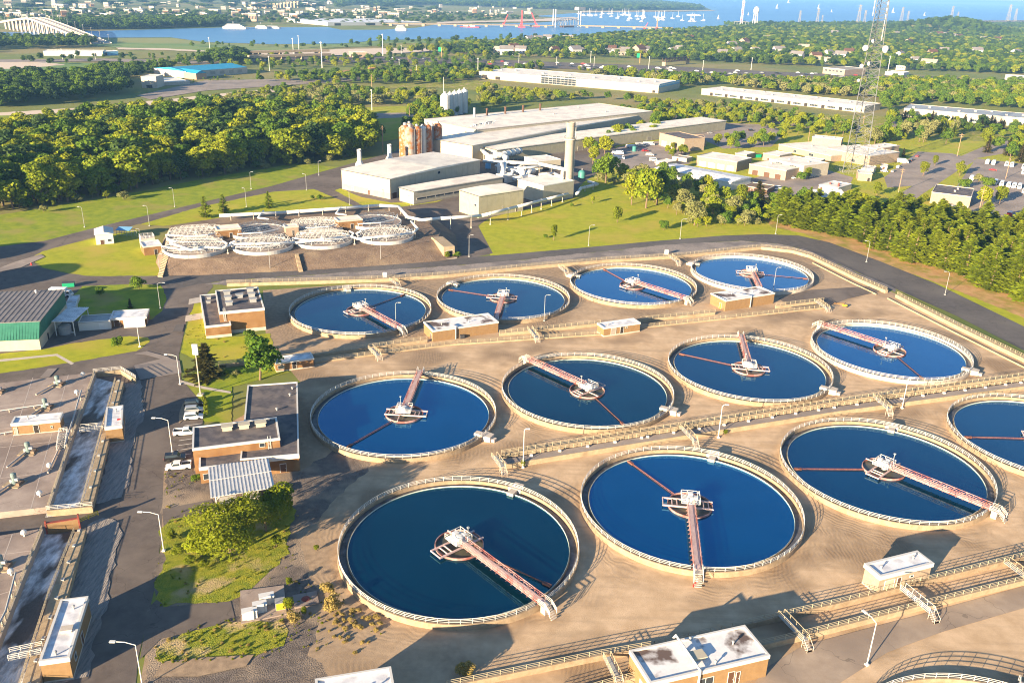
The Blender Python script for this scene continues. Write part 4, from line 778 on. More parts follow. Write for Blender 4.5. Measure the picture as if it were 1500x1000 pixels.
def channel(left, inner, outer, water, lab, wlab):
    Lp, I, O = px3(left, 1.5), px3(inner, 1.5), px3(outer, 1.5); o = I[0].copy(); o.z = 0
    t = thing('channel_wall', lab, 'channel wall', o)
    strip(MB(), [p - o for p in I], [p - o for p in O], 0).build('walkway', 'concrete', t)
    strip(MB(), [p - o + Vector((0, 0, .3)) for p in Lp], [p - o + Vector((0, 0, .3)) for p in offs(Lp, .35)], 0).build('side_wall', 'cream_dark', t)
    rails(MB(), offs([p - o for p in I], -.12), n=3).build('railing', 'rail_tan', t)
    rails(MB(), offs([p - o + Vector((0, 0, .3)) for p in Lp], .17), n=3, h=.9).build('railing', 'rail_tan', t)
    mb = MB()
    for a_, b_ in zip(I, O):
        pass
    for k in range(9):
        f = k / 9; a_ = I[0].lerp(I[-1], f) - o; b_ = O[0].lerp(O[-1], f) - o; mb.box(a_.x * .6 + b_.x * .4 - .3, a_.y * .6 + b_.y * .4 - .3, 1.5, a_.x * .6 + b_.x * .4 + .3, a_.y * .6 + b_.y * .4 + .3, 1.85)
    mb.build('hatch', 'grey_metal', t)
    sheet('channel_water', water, 'foam', .25, wlab, 'water')
    return t
channel([(138, 547), (103, 645), (70, 744)], [(170, 557), (146, 646), (121, 738)], [(181, 559), (158, 650), (135, 741)], [(140, 553), (171, 561), (122, 745), (66, 758)], 'concrete walls and walkway of the upper aeration channel', 'foam-streaked dark water in the upper channel')
channel([(61, 776), (30, 852), (0, 930), (-28, 1005)], [(110, 779), (75, 866), (48, 950), (20, 1040)], [(126, 774), (96, 880), (66, 975), (44, 1040)], [(62, 782), (112, 782), (20, 1050), (-50, 1050)], 'concrete walls and walkway of the lower aeration channel', 'foam-streaked dark water in the lower channel')
wall_run('channel_end_wall', [(137, 545), (178, 541), (200, 554)], 1.5, 'angled concrete end wall with white railing at the head of the upper channel', m='concrete', railm='rail', thick=-.4)
wall_run('channel_end_wall', [(68, 748), (135, 742)], 1.5, 'concrete end wall with white railing between the upper and lower channels', railm='rail')
footbridge((118, 630), (152, 627), 1, 'white-railed footbridge over the upper channel at the small control building', z=1.6, w=1.8, m='rail')
footbridge((14, 962), (62, 952), 1, 'white-railed footbridge over the lower channel at the narrow control building', z=1.6, w=1.8, m='rail')
t = thing('sluice_gate', 'yellow sluice gate box at the head of the lower channel', 'sluice gate', G((94, 778))); a = atan2(G((113, 764)).y - G((75, 770)).y, G((113, 764)).x - G((75, 770)).x); t.rotation_euler = (0, 0, a)
MB().box(-2.9, -.3, 0, 2.9, .1, 2.6).build('gate_panel', 'brick_tan', t); MB().box(-3.1, -.4, 2.6, 3.1, .2, 2.75).box(-3.2, -.4, 0, -2.9, .2, 3.2).box(2.9, -.4, 0, 3.2, .2, 3.6).build('frame', 'red_steel', t)
rails(MB(), [(3.1, -.3, 1.5), (6.5, 1.8, 1.5)], r=.08).build('railing', 'yellow_paint', t)
mat('motor_grey', (0.13, 0.19, 0.185), (0.19, 0.24, 0.235), 1.5, .6, coord='obj')
aer = thing('aerator', 'x', 'aerator', (0, 0, 0), 0, 'aerator drives on the deck')
MB().box(-1.9, -1.7, 0, 1.9, 1.7, .12).build('pad', 'concrete', aer); MB().lathe([(.75, .12), (.75, .5), (.45, .7), (.45, 1.6), (.6, 1.7), (.6, 2.5), (.35, 2.7), (.01, 2.75)], 14, closed=False).build('motor', 'motor_grey', aer)
MB().box(.3, -.35, .9, 1.1, .35, 1.5).box(-1.0, -.3, .12, -.4, .3, 1.0).build('gearbox', 'grey_metal', aer); MB().tube((-.3, -.2, .35), (-1.2, -7.5, .35), .2, 8).build('pipe', 'slab_joint', aer)
MB().box(.9, -.9, .12, 1.7, .9, .7).build('grating', 'soil', aer)
aer_spots = [((85, 563), 'aerator drive nearest the top corner of the upper deck'), ((67, 597), 'aerator drive just behind the deck hut'), ((42, 662), 'teal aerator drive in front of the deck hut'), ((22, 708), 'teal aerator drive at the lower end of the upper deck'), ((-3, 574), 'aerator drive at the left edge behind the deck hut'), ((2, 830), 'aerator drive at the left edge of the lower deck')]
for i, (p, lab) in enumerate(aer_spots):
    o = aer if i == 0 else dup(aer); o.location = G(p, 1.5); o['label'] = lab; o.rotation_euler = (0, 0, radians(-8 + 5 * (i % 3)))
vt = thing('deck_vent', 'x', 'vent', (0, 0, 0), 0, 'white deck vents'); MB().tube((0, 0, 0), (0, 0, .8), .18, 8).build('pipe', 'white_paint', vt); MB().lathe([(.6, .7), (.6, 1.1), (.4, 1.4), (.01, 1.5)], 12, closed=False).build('hood', 'white_paint', vt)
for i, (p, lab) in enumerate([((122, 552), 'white deck vent nearest the road'), ((113, 578), 'white deck vent beside the slanting pipe'), ((73, 686), 'white deck vent near the middle of the channel edge'), ((59, 727), 'white deck vent at the lower corner of the upper deck'), ((36, 785), 'white deck vent at the head of the lower deck'), ((17, 842), 'white deck vent beside the long pipe on the lower deck')]):
    o = vt if i == 0 else dup(vt); o.location = G(p, 1.5); o['label'] = lab
def pipe_on_deck(pxs, z, r, lab, m='grey_metal', legs=True):
    P = px3(pxs, z); o = P[0].copy(); o.z = 1.5; t = thing('pipe', lab, 'pipe', o)
    MB().path([p - o for p in P], r, 8).build('pipe_run', m, t)
    for a_, b_ in zip(P, P[1:]):
        for k in (.15, .5, .85): c = a_.lerp(b_, k) - o; MB().box(c.x - .12, c.y - .12, 0, c.x + .12, c.y + .12, c.z).build('support', 'cream_dark', t)
pipe_on_deck([(119, 572), (105, 620), (95, 652)], 3.0, .22, 'long slanting grey pipe along the upper channel edge')
pipe_on_deck([(94, 640), (70, 692)], 1.8, .2, 'brown pipe lying on the upper deck', 'slab_joint')
pipe_on_deck([(23, 838), (8, 895), (-5, 920)], 3.2, .2, 'slanting grey pipe along the lower deck')
pipe_on_deck([(-40, 607), (65, 592)], 2.3, .12, 'thin pale pipe running across the deck behind the hut', 'white_paint')
pipe_on_deck([(-40, 642), (15, 632), (95, 624)], 2.1, .12, 'thin pale pipe running across the deck before the hut', 'white_paint')
t = thing('access_stair', 'steel stair tower on the upper deck beside the channel', 'stair', G((96, 652), 1.5), radians(15)); rails(MB(), [(-1.5, -2, 0), (-1.5, 3, 2.2), (.3, 3, 2.2), (.3, -2, 0)], r=.06, sp=1.0).build('railing', 'rail', t)
mb = MB()
for k in range(8): mb.box(-1.5, -2 + k * .6, .27 * k, .3, -1.5 + k * .6, .27 * k + .08)
mb.build('tread', 'grey_metal', t)
# ---------------------------------------------------------------- street lamps
def lamp(base, h, arm, lab, al=2.2, dark=False):
    t = thing('street_lamp', lab, 'street lamp', G(base), arm, 'street lamps')
    m = 'grey_metal' if dark or G(base).y > 250 else 'white_metal'
    MB().tube((0, 0, 0), (0, 0, h), .11, 8, .07).box(-.3, -.3, 0, .3, .3, .35).build('pole', m, t)
    MB().path([(0, 0, h), (al * .5, 0, h + .5), (al, 0, h + .55)], .07, 6).build('arm', m, t)
    MB().box(al - .1, -.2, h + .43, al + .8, .2, h + .65).build('lamp_head', m, t)
    return t
LA, RA = radians(180), 0
for a_ in [((1269.5, 974), 9, radians(120), 'tall street lamp standing on the pale lower road', 2.2), ((240, 807), 8.6, LA, 'street lamp left of the big spreading tree', 3.2), ((209, 1006), 8.6, LA, 'street lamp cut off by the bottom edge of the service road', 3.2), ((252.5, 663), 8.8, LA, 'street lamp beside the dark parked cars', 3), ((264, 563), 8.6, LA, 'street lamp at the car park entrance by the spruce', 2.6), ((235, 452), 9, RA, 'street lamp on the corner of the shaded lawn', 2), ((205, 508), 8, RA, 'thin street lamp in front of the brick hut', 1), ((862, 360), 9, RA, 'street lamp at the edge of the large sunny lawn', 1.5), ((996, 350), 9, RA, 'street lamp by the silvery trees on the road edge', 1.5), ((1136, 343), 9, RA, 'street lamp at the left end of the pine grove', 1), ((1269, 384), 9, LA, 'street lamp on the needle litter before the pines', 1.5), ((1384, 432), 9, LA, 'street lamp at the right-hand bend of the perimeter road', 1.5), ((124, 333), 9, LA, 'leftmost lamp on the lawn below the wood', 1), ((256, 303), 9, LA, 'lamp on the lawn right of the white flowering bush', 1), ((219, 331), 9, LA, 'lamp on the road edge behind the pipe rack', 1), ((368, 277), 9, RA, 'lamp on the lawn at the foot of the tall trees', 1), ((467, 257), 8, RA, 'short lamp at the end of the wood', 1), ((449, 279), 8.5, LA, 'lamp at the asphalt edge left of the beige hall', 1), ((687, 376), 9, RA, 'lamp in front of the concrete tunnel mouth', 1), ((797, 470), 9, RA, 'grey lamp in front of the second rear tank', 1, True), ((1133, 422), 8, RA, 'grey lamp standing before the smallest rear tank', 1, True), ((580, 478), 8, RA, 'grey lamp at the bridge end of the leftmost rear tank', 1, True), ((1321, 598), 9, RA, 'white pole lamp on the raised walkway near the right edge', .8), ((1052, 641), 9, RA, 'white pole lamp on the raised walkway between two tanks', .8), ((766, 685), 10, RA, 'white pole lamp at the left end of the raised walkway', .5), ((396, 396), 9, RA, 'lamp on the dark bank left of the concrete steps', .6), ((558, 384), 9, RA, 'lamp on the dark bank right of the concrete steps', .6), ((602, 312), 8, LA, 'lamp in front of the long lean-to', .6), ((361, 303), 9, LA, 'lamp on the lawn behind the filter tanks', .6), ((512, 300), 9, LA, 'lamp in the yard behind the filter tanks', .8), ((235, 403), 8, RA, 'lamp at the left foot of the filter bank', 1)]: lamp(*a_)
t = thing('floodlight', 'tall pole with a white floodlight panel beside the spruce', 'floodlight', G((294, 579))); h = HT((294, 579), (285, 508))
MB().tube((0, 0, 0), (0, 0, h), .2, 8, .14).box(-.8, -.8, 0, .8, .8, .5).build('pole', 'cream', t); MB().box(-.75, -.3, h - 2.2, .75, .15, h + .8).build('light_panel', 'white_paint', t)
# ---------------------------------------------------------------- vehicles
def wheel_mb(x, y, r=.36, w=.26): return MB().add(*cylx(x, y, r, w))
def cylx(x, y, r, w, n=14):
    vs = [(x + r * cos(2 * pi * k / n), y + s * w / 2, r + r * sin(2 * pi * k / n)) for s in (-1, 1) for k in range(n)]
    return vs, [(k, (k + 1) % n, n + (k + 1) % n, n + k) for k in range(n)] + [tuple(range(n)), tuple(range(n, 2 * n))[::-1]]
def vehicle(kind, paint, lab, p=None, rz=0.0, group=None, cat='car', loc=None):
    t = thing({'suv': 'parked_car', 'car': 'parked_car', 'pickup': 'pickup_truck', 'van': 'van', 'bus': 'minibus', 'truck': 'box_truck', 'tanker': 'tank_truck'}[kind], lab, cat, loc or G(p, .0), rz, group)
    L, Wd, zb, zh, cab = {'suv': (4.8, 1.9, .35, 1.05, [(-2.3, 1.0), (-2.15, 1.75), (.6, 1.78), (1.3, 1.05)]), 'car': (4.6, 1.8, .3, .9, [(-1.7, .88), (-1.0, 1.42), (.5, 1.45), (1.3, .92)]), 'pickup': (5.7, 2.0, .4, 1.1, [(-.6, 1.05), (-.5, 1.85), (.9, 1.88), (1.7, 1.1)]), 'van': (5.6, 2.0, .35, 1.2, [(-2.7, 1.15), (-2.65, 2.4), (1.7, 2.42), (2.4, 1.25)]), 'bus': (7.2, 2.3, .4, 1.3, [(-3.5, 1.2), (-3.45, 2.9), (2.4, 2.9), (2.7, 1.3)]), 'truck': (7.5, 2.3, .5, 1.2, [(1.9, 1.1), (2.0, 2.3), (3.0, 2.3), (3.6, 1.2)]), 'tanker': (8.5, 2.4, .5, 1.2, [(2.4, 1.1), (2.5, 2.6), (3.6, 2.6), (4.1, 1.2)])}[kind]
    h = L / 2; w = Wd / 2
    mb = MB(); pr = [(-h, zb + .1), (-h + .05, zh), (h - 1.2, zh), (h - .1, zh - .18), (h, zb + .15), (h - .1, zb), (-h + .1, zb)]
    vs = [(x, s * (w if i < 1 or True else w), z) for s in (-1, 1) for i, (x, z) in enumerate(pr)]; n = len(pr)
    mb.add(vs, [tuple(range(n)), tuple(range(n, 2 * n))[::-1]] + [(k, n + k, n + (k + 1) % n, (k + 1) % n) for k in range(n)])
    if kind == 'pickup':
        for q in ((-h, -w, -.7, -w + .12), (-h, w - .12, -.7, w), (-h, -w, -h + .1, w)): mb.box(q[0], q[1], zh - .01, q[2], q[3], zh + .38)
    if kind == 'truck': mb.box(-h, -w, .9, 1.8, w, 3.2)
    ci = w - .12; n = len(cab)
    vs = [(x, s * (w - .02 if i in (0, n - 1) else ci - .08), z) for s in (-1, 1) for i, (x, z) in enumerate(cab)]
    mb.add(vs, [tuple(range(n)), tuple(range(n, 2 * n))[::-1]] + [(k, n + k, n + (k + 1) % n, (k + 1) % n) for k in range(n)])
    body = mb.build('body', paint, t)
    g = MB(); (x0, z0), (x1, z1), (x2, z2), (x3, z3) = cab
    def lerp(a, b, f): return a + (b - a) * f
    yo = w + .012
    for s in (-1, 1):
        a0 = [lerp(x0, x1, .25) + .2, lerp(z0, z1, .25)]; 
        g.add([(lerp(x0, x1, .2) + .15, s * (w + .0), lerp(z0, z1, .2)), (lerp(x1, x0, .12) + .2, s * (ci - .03), lerp(z1, z0, .12)), (lerp(x2, x3, .12) - .1, s * (ci - .03), lerp(z2, z3, .12)), (lerp(x3, x2, .2) - .1, s * (w + .0), lerp(z3, z2, .2))], [(0, 1, 2, 3)])
    for (xa, za, xb, zb_, off) in ((x3, z3, x2, z2, .02), (x0, z0, x1, z1, -.02)):
        g.add([(lerp(xa, xb, .12) + off, -w + .12, lerp(za, zb_, .12) + .01), (lerp(xa, xb, .12) + off, w - .12, lerp(za, zb_, .12) + .01), (lerp(xa, xb, .88) + off, ci - .22, lerp(za, zb_, .88) + .01), (lerp(xa, xb, .88) + off, -ci + .22, lerp(za, zb_, .88) + .01)], [(0, 1, 2, 3)])
    g.build('window', 'glass', t)
    if kind == 'tanker': MB().add([(x, .95 * cos(a) , 1.75 + .95 * sin(a)) for x in (-4.2, 2.0) for a in [2 * pi * k / 14 for k in range(14)]], [(k, (k + 1) % 14, 14 + (k + 1) % 14, 14 + k) for k in range(14)] + [tuple(range(14)), tuple(range(14, 28))[::-1]]).build('tank_body', 'white_metal', t)
    if kind == 'pickup': MB().box(-h + .12, -w + .14, zh + .005, -.72, w - .14, zh + .02).build('load_bed', 'dark', t)
    for sx in (-1, 1):
        for sy in (-1, 1): wheel_mb(sx * (h - (.95 if kind in ('suv', 'car', 'pickup') else 1.3)), sy * (w - .08), .38 if L < 6 else .45).build('wheel', 'rubber', t)
    for sy in (-1, 1):
        MB().box(h - .1, sy * (w - .35) - .2, zh - .38, h + .02, sy * (w - .35) + .2, zh - .2).build('headlight', 'white_metal', t)
        MB().box(-h - .02, sy * (w - .2) - .12, zh - .4, -h + .06, sy * (w - .2) + .12, zh - .1).build('tail_light', 'red_paint', t)
    return t
mat('car_black', (0.015, 0.016, 0.02), rough=.2, spec=.6); mat('car_white', (0.75, 0.75, 0.74), rough=.25, spec=.5); mat('car_silver', (0.45, 0.46, 0.47), rough=.25, metal=.4); mat('car_red', (0.45, 0.03, 0.03), rough=.25, spec=.5)
CA = atan2(G((297, 610)).y - G((270, 612)).y, G((297, 610)).x - G((270, 612)).x)
vehicle('suv', 'car_black', 'black car parked furthest from the office in the stall row', (284, 594), CA, 'cars parked by the office')
vehicle('suv', 'car_silver', 'silver car parked between the black car and the white estate', (285, 603), CA, 'cars parked by the office')
vehicle('suv', 'car_white', 'white estate car parked next to the silver car', (284, 613), CA, 'cars parked by the office')
vehicle('pickup', 'car_white', 'white pickup partly hidden behind the office wall', (272, 636), CA, 'cars parked by the office', 'pickup')
vehicle('suv', 'car_black', 'black car parked beside the lower white pickup', (257, 673), CA + .02, 'cars parked by the office')
vehicle('pickup', 'car_white', 'white pickup parked nearest the dark gravel', (262, 686), CA + pi, 'cars parked by the office', 'pickup')
vehicle('truck', 'car_white', 'white lorry parked behind the metal warehouse', (91, 434), CA - .2, None, 'lorry')
t = thing('skip', 'small green skip on the asphalt above the shaded lawn', 'skip', G((101, 420)), .3); MB().prism([(-2, -1), (2, -1), (2, 1), (-2, 1)], .2, 1.7).build('tub', 'sign_green', t); MB().box(-2.1, -1.1, 1.7, 2.1, 1.1, 1.8).build('lid', 'dark_metal', t)

for p, lab in [((564, 407), 'white switch box on the shoulder behind the leftmost rear tank'), ((976, 373), 'white switch box by the steps over the perimeter wall')]:
    t = thing('switch_box', lab, 'box', G(p)); MB().box(-.8, -.5, .15, .8, .5, 2.2).build('casing', 'white_paint', t); MB().box(-.95, -.65, 0, .95, .65, .15).build('plinth', 'concrete', t); MB().box(-.7, -.54, .3, .7, -.5, 2.0).build('door', 'white_metal', t)
for p, lab in [((153, 675), 'red traffic cone on the gravel beside the upper channel'), ((46, 388), 'red traffic cone at the tip of the three-sided lawn'), ((1018, 858), 'orange cone in the shadow beside the control house')]:
    t = thing('traffic_cone', lab, 'cone', G(p)); MB().box(-.4, -.4, 0, .4, .4, .08).build('base', 'red_paint', t); MB().lathe([(.32, .08), (.08, 1.1), (.01, 1.12)], 10, closed=False).build('cone_body', 'red_paint', t)
t = thing('barrow', 'yellow barrow left on the sand below the paved ramp', 'barrow', G((1237, 450))); MB().prism([(-.8, -.5), (.8, -.35), (.8, .35), (-.8, .5)], .5, 1.0).build('tub', 'yellow_paint', t); MB().tube((.9, -.15, .25), (.9, .15, .25), .25, 10).build('wheel', 'rubber', t); MB().tube((-.8, .4, .6), (-1.7, .4, .8), .05).tube((-.8, -.4, .6), (-1.7, -.4, .8), .05).build('handle', 'wood_pole', t)
t = thing('timber_stack', 'orange-brown timbers lying on the sand below the paved ramp', 'timber', G((1228, 445))); mb = MB()
for k in range(5): mb.box(-2.2 + .2 * k, -.6 + .26 * k, 0, 2.0 + .15 * k, -.4 + .26 * k, .25)
mb.build('plank', 'earth_pile', t)
# digester domes just outside the left edge, whose rounded shadows lie on road and lawn
for p, lab in [((64, 357), 'domed digester beyond the left edge, shading the road bend'), ((116, 388), 'domed digester beyond the left edge, shading the lawn tip')]:
    R_ = 11.0; h_ = 15.0; tip = G(p); Ls = h_ / math.tan(SUN_EL) + R_ * .2
    t = thing('digester', lab, 'digester', (tip.x - cos(SHADOW_AZ) * Ls, tip.y - sin(SHADOW_AZ) * Ls, 0)); MB().lathe([(R_, 0), (R_, h_ - 3.5), (R_ * .99, h_ - 3.2)], 40, closed=False).build('wall', 'concrete_wall', t); MB().lathe([(R_, h_ - 3.3), (R_ * .8, h_ - 1.6), (R_ * .45, h_ - .4), (.01, h_)], 40, closed=False).build('dome', 'concrete_pale', t)
# ---------------------------------------------------------------- trickling filters on their dark bank
FZ = 4.0
top = [G(p, FZ) for p in [(238, 374), (250, 379), (300, 379), (427, 371), (520, 364), (608, 357), (640, 351), (646, 338), (625, 320), (586, 303), (500, 305), (340, 316), (250, 331)]]
bot = [G(p, .0) for p in [(228, 384), (238, 404), (300, 403), (440, 396.5), (530, 391), (640, 383), (672, 378), (668, 345), (640, 322), (590, 312), (500, 316), (330, 330), (240, 350)]]
t = thing('filter_bank', 'dark earth bank carrying the white filter tanks', 'bank', (0, 0, 0)); n = len(top)
tag(t, kind='structure')
MB().add([tuple(p) for p in top] + [tuple(p) for p in bot], [tuple(range(n))] + [(k, n + k, n + (k + 1) % n, (k + 1) % n) for k in range(n)]).build('bank_slope', 'soil', t)
for pt, pb, lab in [(((432, 372), (437, 371.5)), ((438, 398), (444, 397.5)), 'pale concrete steps down the middle of the dark bank'), (((240, 372), (247, 376)), ((231, 405), (238, 406)), 'pale concrete steps at the left end of the dark bank')]:
    A, B, C, D = [G(p, FZ + .15) for p in pt] + [G(p, .15) for p in pb]; t = thing('bank_steps', lab, 'steps', C)
    mb = MB(); N = 14
    for k in range(N):
        a, b, c, d = A.lerp(C, k / N) - C, B.lerp(D, k / N) - C, A.lerp(C, (k + 1) / N) - C, B.lerp(D, (k + 1) / N) - C
        z1 = a.z + .1; z0 = c.z - .45
        mb.add([(c.x, c.y, z0), (d.x, d.y, z0), (b.x, b.y, z0), (a.x, a.y, z0), (c.x, c.y, z1), (d.x, d.y, z1), (b.x, b.y, z1), (a.x, a.y, z1)], [(0, 3, 2, 1), (4, 5, 6, 7), (0, 1, 5, 4), (1, 2, 6, 5), (2, 3, 7, 6), (3, 0, 4, 7)])
    mb.build('step', 'concrete', t)
fc = {'f': [(286, 361), (385, 357), (473, 349), (564.5, 343)], 'b': [(288, 342), (379, 337), (463, 330), (549, 323)]}
g0, g3 = G(fc['f'][0], FZ + 1), G(fc['f'][3], FZ + 1)
FR = 12.2
flt = thing('filter_tank', 'x', 'filter tank', (0, 0, 0), 0, 'round white filter tanks')
MB().lathe([(FR - .4, 0), (FR, 0), (FR, 1.4), (FR - .4, 1.4)], 56).build('wall', 'ring_white', flt)
MB().disc(FR - .4, 1.0, 48).build('media', 'slab', flt)
MB().lathe([(.9, 1.1), (.9, 2.4), (.01, 2.6)], 14, closed=False).build('centre_column', 'white_metal', flt)
for k in range(8):      # covering trusses: top chord arched between rims, zigzag webs
    y = -9.8 + 2.8 * k; hw = sqrt((FR - .5) ** 2 - y * y); N = max(4, int(hw * 2 / 2.1)); mb = MB()
    Htop = 1.5 + 1.3 * (1 - (y / FR) ** 2)
    pts = [(-hw + 2 * hw * i / N, y, 1.75) for i in range(N + 1)]; mid = [(-hw + 2 * hw * (i + .5) / N, y, Htop + .9) for i in range(N)]
    mid2 = [(p[0], y + .9, p[2] - .1) for p in mid]
    mb.tube(pts[0], pts[-1], .06, 5); mb.tube(mid[0], mid[-1], .075, 5)
    for i in range(N): mb.tube(pts[i], mid[i], .06, 4); mb.tube(mid[i], pts[i + 1], .06, 4)
    mb.build('truss', 'white_paint' if k % 2 else 'ring_white', flt)
mb = MB(); mb.path([(-FR, -3, 2.6), (-4, -FR * .7, 2.8), (4, -FR * .7, 2.8), (FR, -2, 2.6)], .28, 8)
for p in ((-FR, -3), (-4, -FR * .7), (4, -FR * .7), (FR, -2)): mb.tube((*p, 0), (*p, 2.7), .12, 6)
mb.build('feed_pipe', 'white_metal', flt)
fi = 0
for row in 'fb':
    for k, p in enumerate(fc[row]):
        o = flt if fi == 0 else dup(flt); fi += 1
        q = G(p, FZ + 1.5); o.location = (q.x, q.y, FZ); o.rotation_euler = (0, 0, radians(8 + 14 * ((k * 2 + (row == 'b')) % 4)))
        o['label'] = 'white filter tank %s of the %s row on the bank' % (['at the left end', 'second from the left', 'third from the left', 'at the right end'][k], 'front' if row == 'f' else 'back')
for p0, p1, p3, ba, lab in [((318, 337.5), (353, 334.5), (319, 331), (319, 350), 'small brick kiosk with dark doorway among the left filter tanks'), ((496, 324.5), (531, 321.5), (497, 318), (497, 337), 'small brick kiosk with dark doorway among the right filter tanks'), ((418, 333), (437, 331.5), (419, 329), (418, 344), 'small pale brick kiosk in the middle of the filter tanks')]:
    b = Bld('kiosk', lab, 'kiosk'); h = 4.3
    x, y, a, w, d = frame((p0[0], p0[1] - 1), (p1[0], p1[1] - 1), (p3[0], p3[1] - 1), FZ + h); b.vol_at(x, y, a, w, max(d, 3), FZ + h, 'brick' if 'pale' not in lab else 'brick_beige', 'white_roof', 'concrete_pale', fh=.7, z0=FZ); b.op('f', b.w * .5, b.w * .62, FZ + .1, FZ + 2.4, 'door', 'dark')
def duct(pxs, zs, r, lab, sup=9.0, m='white_metal', z0=0.0, name='duct'):
    P = [G(p, z) for p, z in zip(pxs, zs if isinstance(zs, (list, tuple)) else [zs] * len(pxs))]; o = P[0].copy(); o.z = 0; t = thing(name, lab, 'duct', o)
    MB().path([p - o for p in P], r, 12).build('duct_pipe', m, t, smooth=True)
    mb = MB(); fl = MB()
    for a, b in zip(P, P[1:]):
        L = (b - a).length; k = max(1, int(L / sup))
        for i in range(k):
            c = a.lerp(b, (i + .5) / k) - o
            if sup < 90: MB().tube((c.x, c.y, z0), c, .16, 6).box(c.x - .35, c.y - .35, z0, c.x + .35, c.y + .35, z0 + .4).build('support', 'concrete_pale', t)
            d = (b - a).normalized() * .12; fl.tube(c - d, c + d, r * 1.14, 12)
    if sup < 90: fl.build('flange', 'grey_metal', t)
    return t
duct([(321, 316), (420, 311), (556, 301), (584, 302.6), (597, 318), (618, 322.5), (645, 320), (705, 316), (757, 303), (800, 292), (832, 284)], [6.5] * 6 + [5.5] * 3 + [4.5, 3.5], .75, 'long white duct running from behind the filter tanks up to the chimney')
duct([(249, 356), (279, 366), (300, 362), (326, 363.5), (340, 358), (433, 355.5), (514, 346), (524, 350), (604, 342), (612, 335), (602, 324)], 7.0, .5, 'white duct weaving along the front filter tanks', 12, z0=FZ)
for a, lab in [((386, 309), 'twin duct branch over the left back filter tanks'), ((500, 303), 'twin duct branch over the right back filter tanks')]:
    duct([(a[0], a[1]), (a[0] - 8, a[1] + 10), (a[0] + 8, a[1] + 12)], 6.6, .4, lab, 99)
for a, lab in [((335, 365), 'crossed duct legs between the two left front filter tanks'), ((520, 350), 'crossed duct legs between the two right front filter tanks')]:
    o = G(a, FZ); t = thing('duct', lab, 'duct', o); mb = MB()
    for s in (-1, 1): mb.path([(s * 2.4, 0, 0), (s * .6, .4, 2.4), (s * 2.6, .8, 3.2)], .4, 8)
    mb.build('duct_pipe', 'white_metal', t); MB().box(-3, -1, 0, 3, 1, .3).build('footing', 'concrete', t)
t = thing('tunnel_mouth', 'concrete tunnel mouth with dark doorway at the end of the dark bank', 'tunnel mouth', G((640, 377))); a = 0.1
q = [G(p, z) - t.location for p, z in (((650, 378), 0), (666, 376.5) and ((666, 376.5), 0))]
w = (q[1] - q[0]).length; an = atan2(q[1].y - q[0].y, q[1].x - q[0].x); T = (q[0].x, q[0].y, an)
MB(T).extr([(0, 0), (0, 4.6), (.4, 4.8), (15, 4.9), (17, 4.6), (17, 0)], 0, w).build('wall', 'concrete', t)
MB(T).box(w * .28, -.06, 0, w * .78, .02, 3.0).build('doorway', 'dark', t); MB(T).box(-.3, -2.2, 0, w + .3, 0, .2).build('step', 'concrete_pale', t); MB(T).box(w * .22, -.1, 3.0, w * .84, .03, 3.3).build('lintel', 'concrete_pale', t)
t = thing('pipe_pile', 'pile of pale pipe lengths lying beside the perimeter road', 'pipes', G((605, 380)), .1); mb = MB()
for k in range(9): mb.tube((-6 + random.random() * 3, random.random() * 2.4, .2 + .15 * (k % 2)), (3 + random.random() * 4, random.random() * 2.4, .25), .16, 6)
mb.build('pipe', 'white_paint', t)
# ---------------------------------------------------------------- industrial halls
b = Bld('hall', 'large beige hall with pale low-pitched roof in front of the rusty silos'); b.vol((500, 248), (571, 262), (640, 223.6), 10, 'cream', 'white_roof', 'dark_metal', kind='lowgable', rise=.9, base=(501.5, 277), band=(3.2, 'cream_dark')); b.op('f', b.w * .55, b.w * .59, .1, 2.6, 'door').op('f', b.w * .2, b.w * .24, .1, 2.6, 'door', 'cream_dark').op('r', 1.5, 5, .1, 3.2, 'door').op('r', b.d * .5, b.d * .53, 8, 9.4, 'window').seam(4, 'f', 3.2).seam(5, 'r', 3.2)
b = Bld('lean_to', 'long low lean-to with pale roof along the beige hall'); b.vol((585, 274.4), (606, 280.4), (699, 250), 4.8, 'cream', 'white_roof', 'dark_metal', kind='lowgable', rise=.3, base=(606.5, 294), band=(.8, 'cream_dark'))
b.op('r', 2, b.d * .52, 2.4, 3.4, 'window').op('r', b.d * .55, b.d * .6, .1, 3.4, 'door', 'cream_dark').op('r', b.d * .64, b.d * .72, .1, 3.6, 'door', 'dark').op('r', b.d * .76, b.d * .8, .1, 3, 'door', 'cream_dark').op('r', b.d * .83, b.d * .97, 2.2, 3.2, 'window').seam(3.5)
b = Bld('metal_store', 'boxy pale green metal store beside the long white duct'); b.vol((673, 278), (701.6, 287), (726, 265.4), 8, 'panel_beige', 'white_roof', 'dark_metal', kind='lowgable', rise=.5, base=(701.6, 310.5)); b.seam(5, 'r').op('r', b.d * .2, b.d * .23, .3, 1.6, 'window').op('r', b.d * .83, b.d * .86, .3, 2, 'door').op('r', b.d * .52, b.d * .54, 3.6, 4.2, 'window').op('f', b.w * .78, b.w * .88, 5.6, 6.6, 'window')
b = Bld('outbuilding', 'low white outbuilding at the foot of the chimney'); b.vol((758.6, 262.3), (796.5, 271.8), (801, 254.8), 5, 'cream', 'white_roof', 'white_metal', fh=.5, base=(796.5, 289)); b.op('f', b.w * .12, b.w * .24, .1, 2.4, 'door', 'dark').op('r', 3, 4.2, .1, 2.4, 'door', 'grey_metal').op('r', 6, 7.5, 1.2, 2.4, 'window')
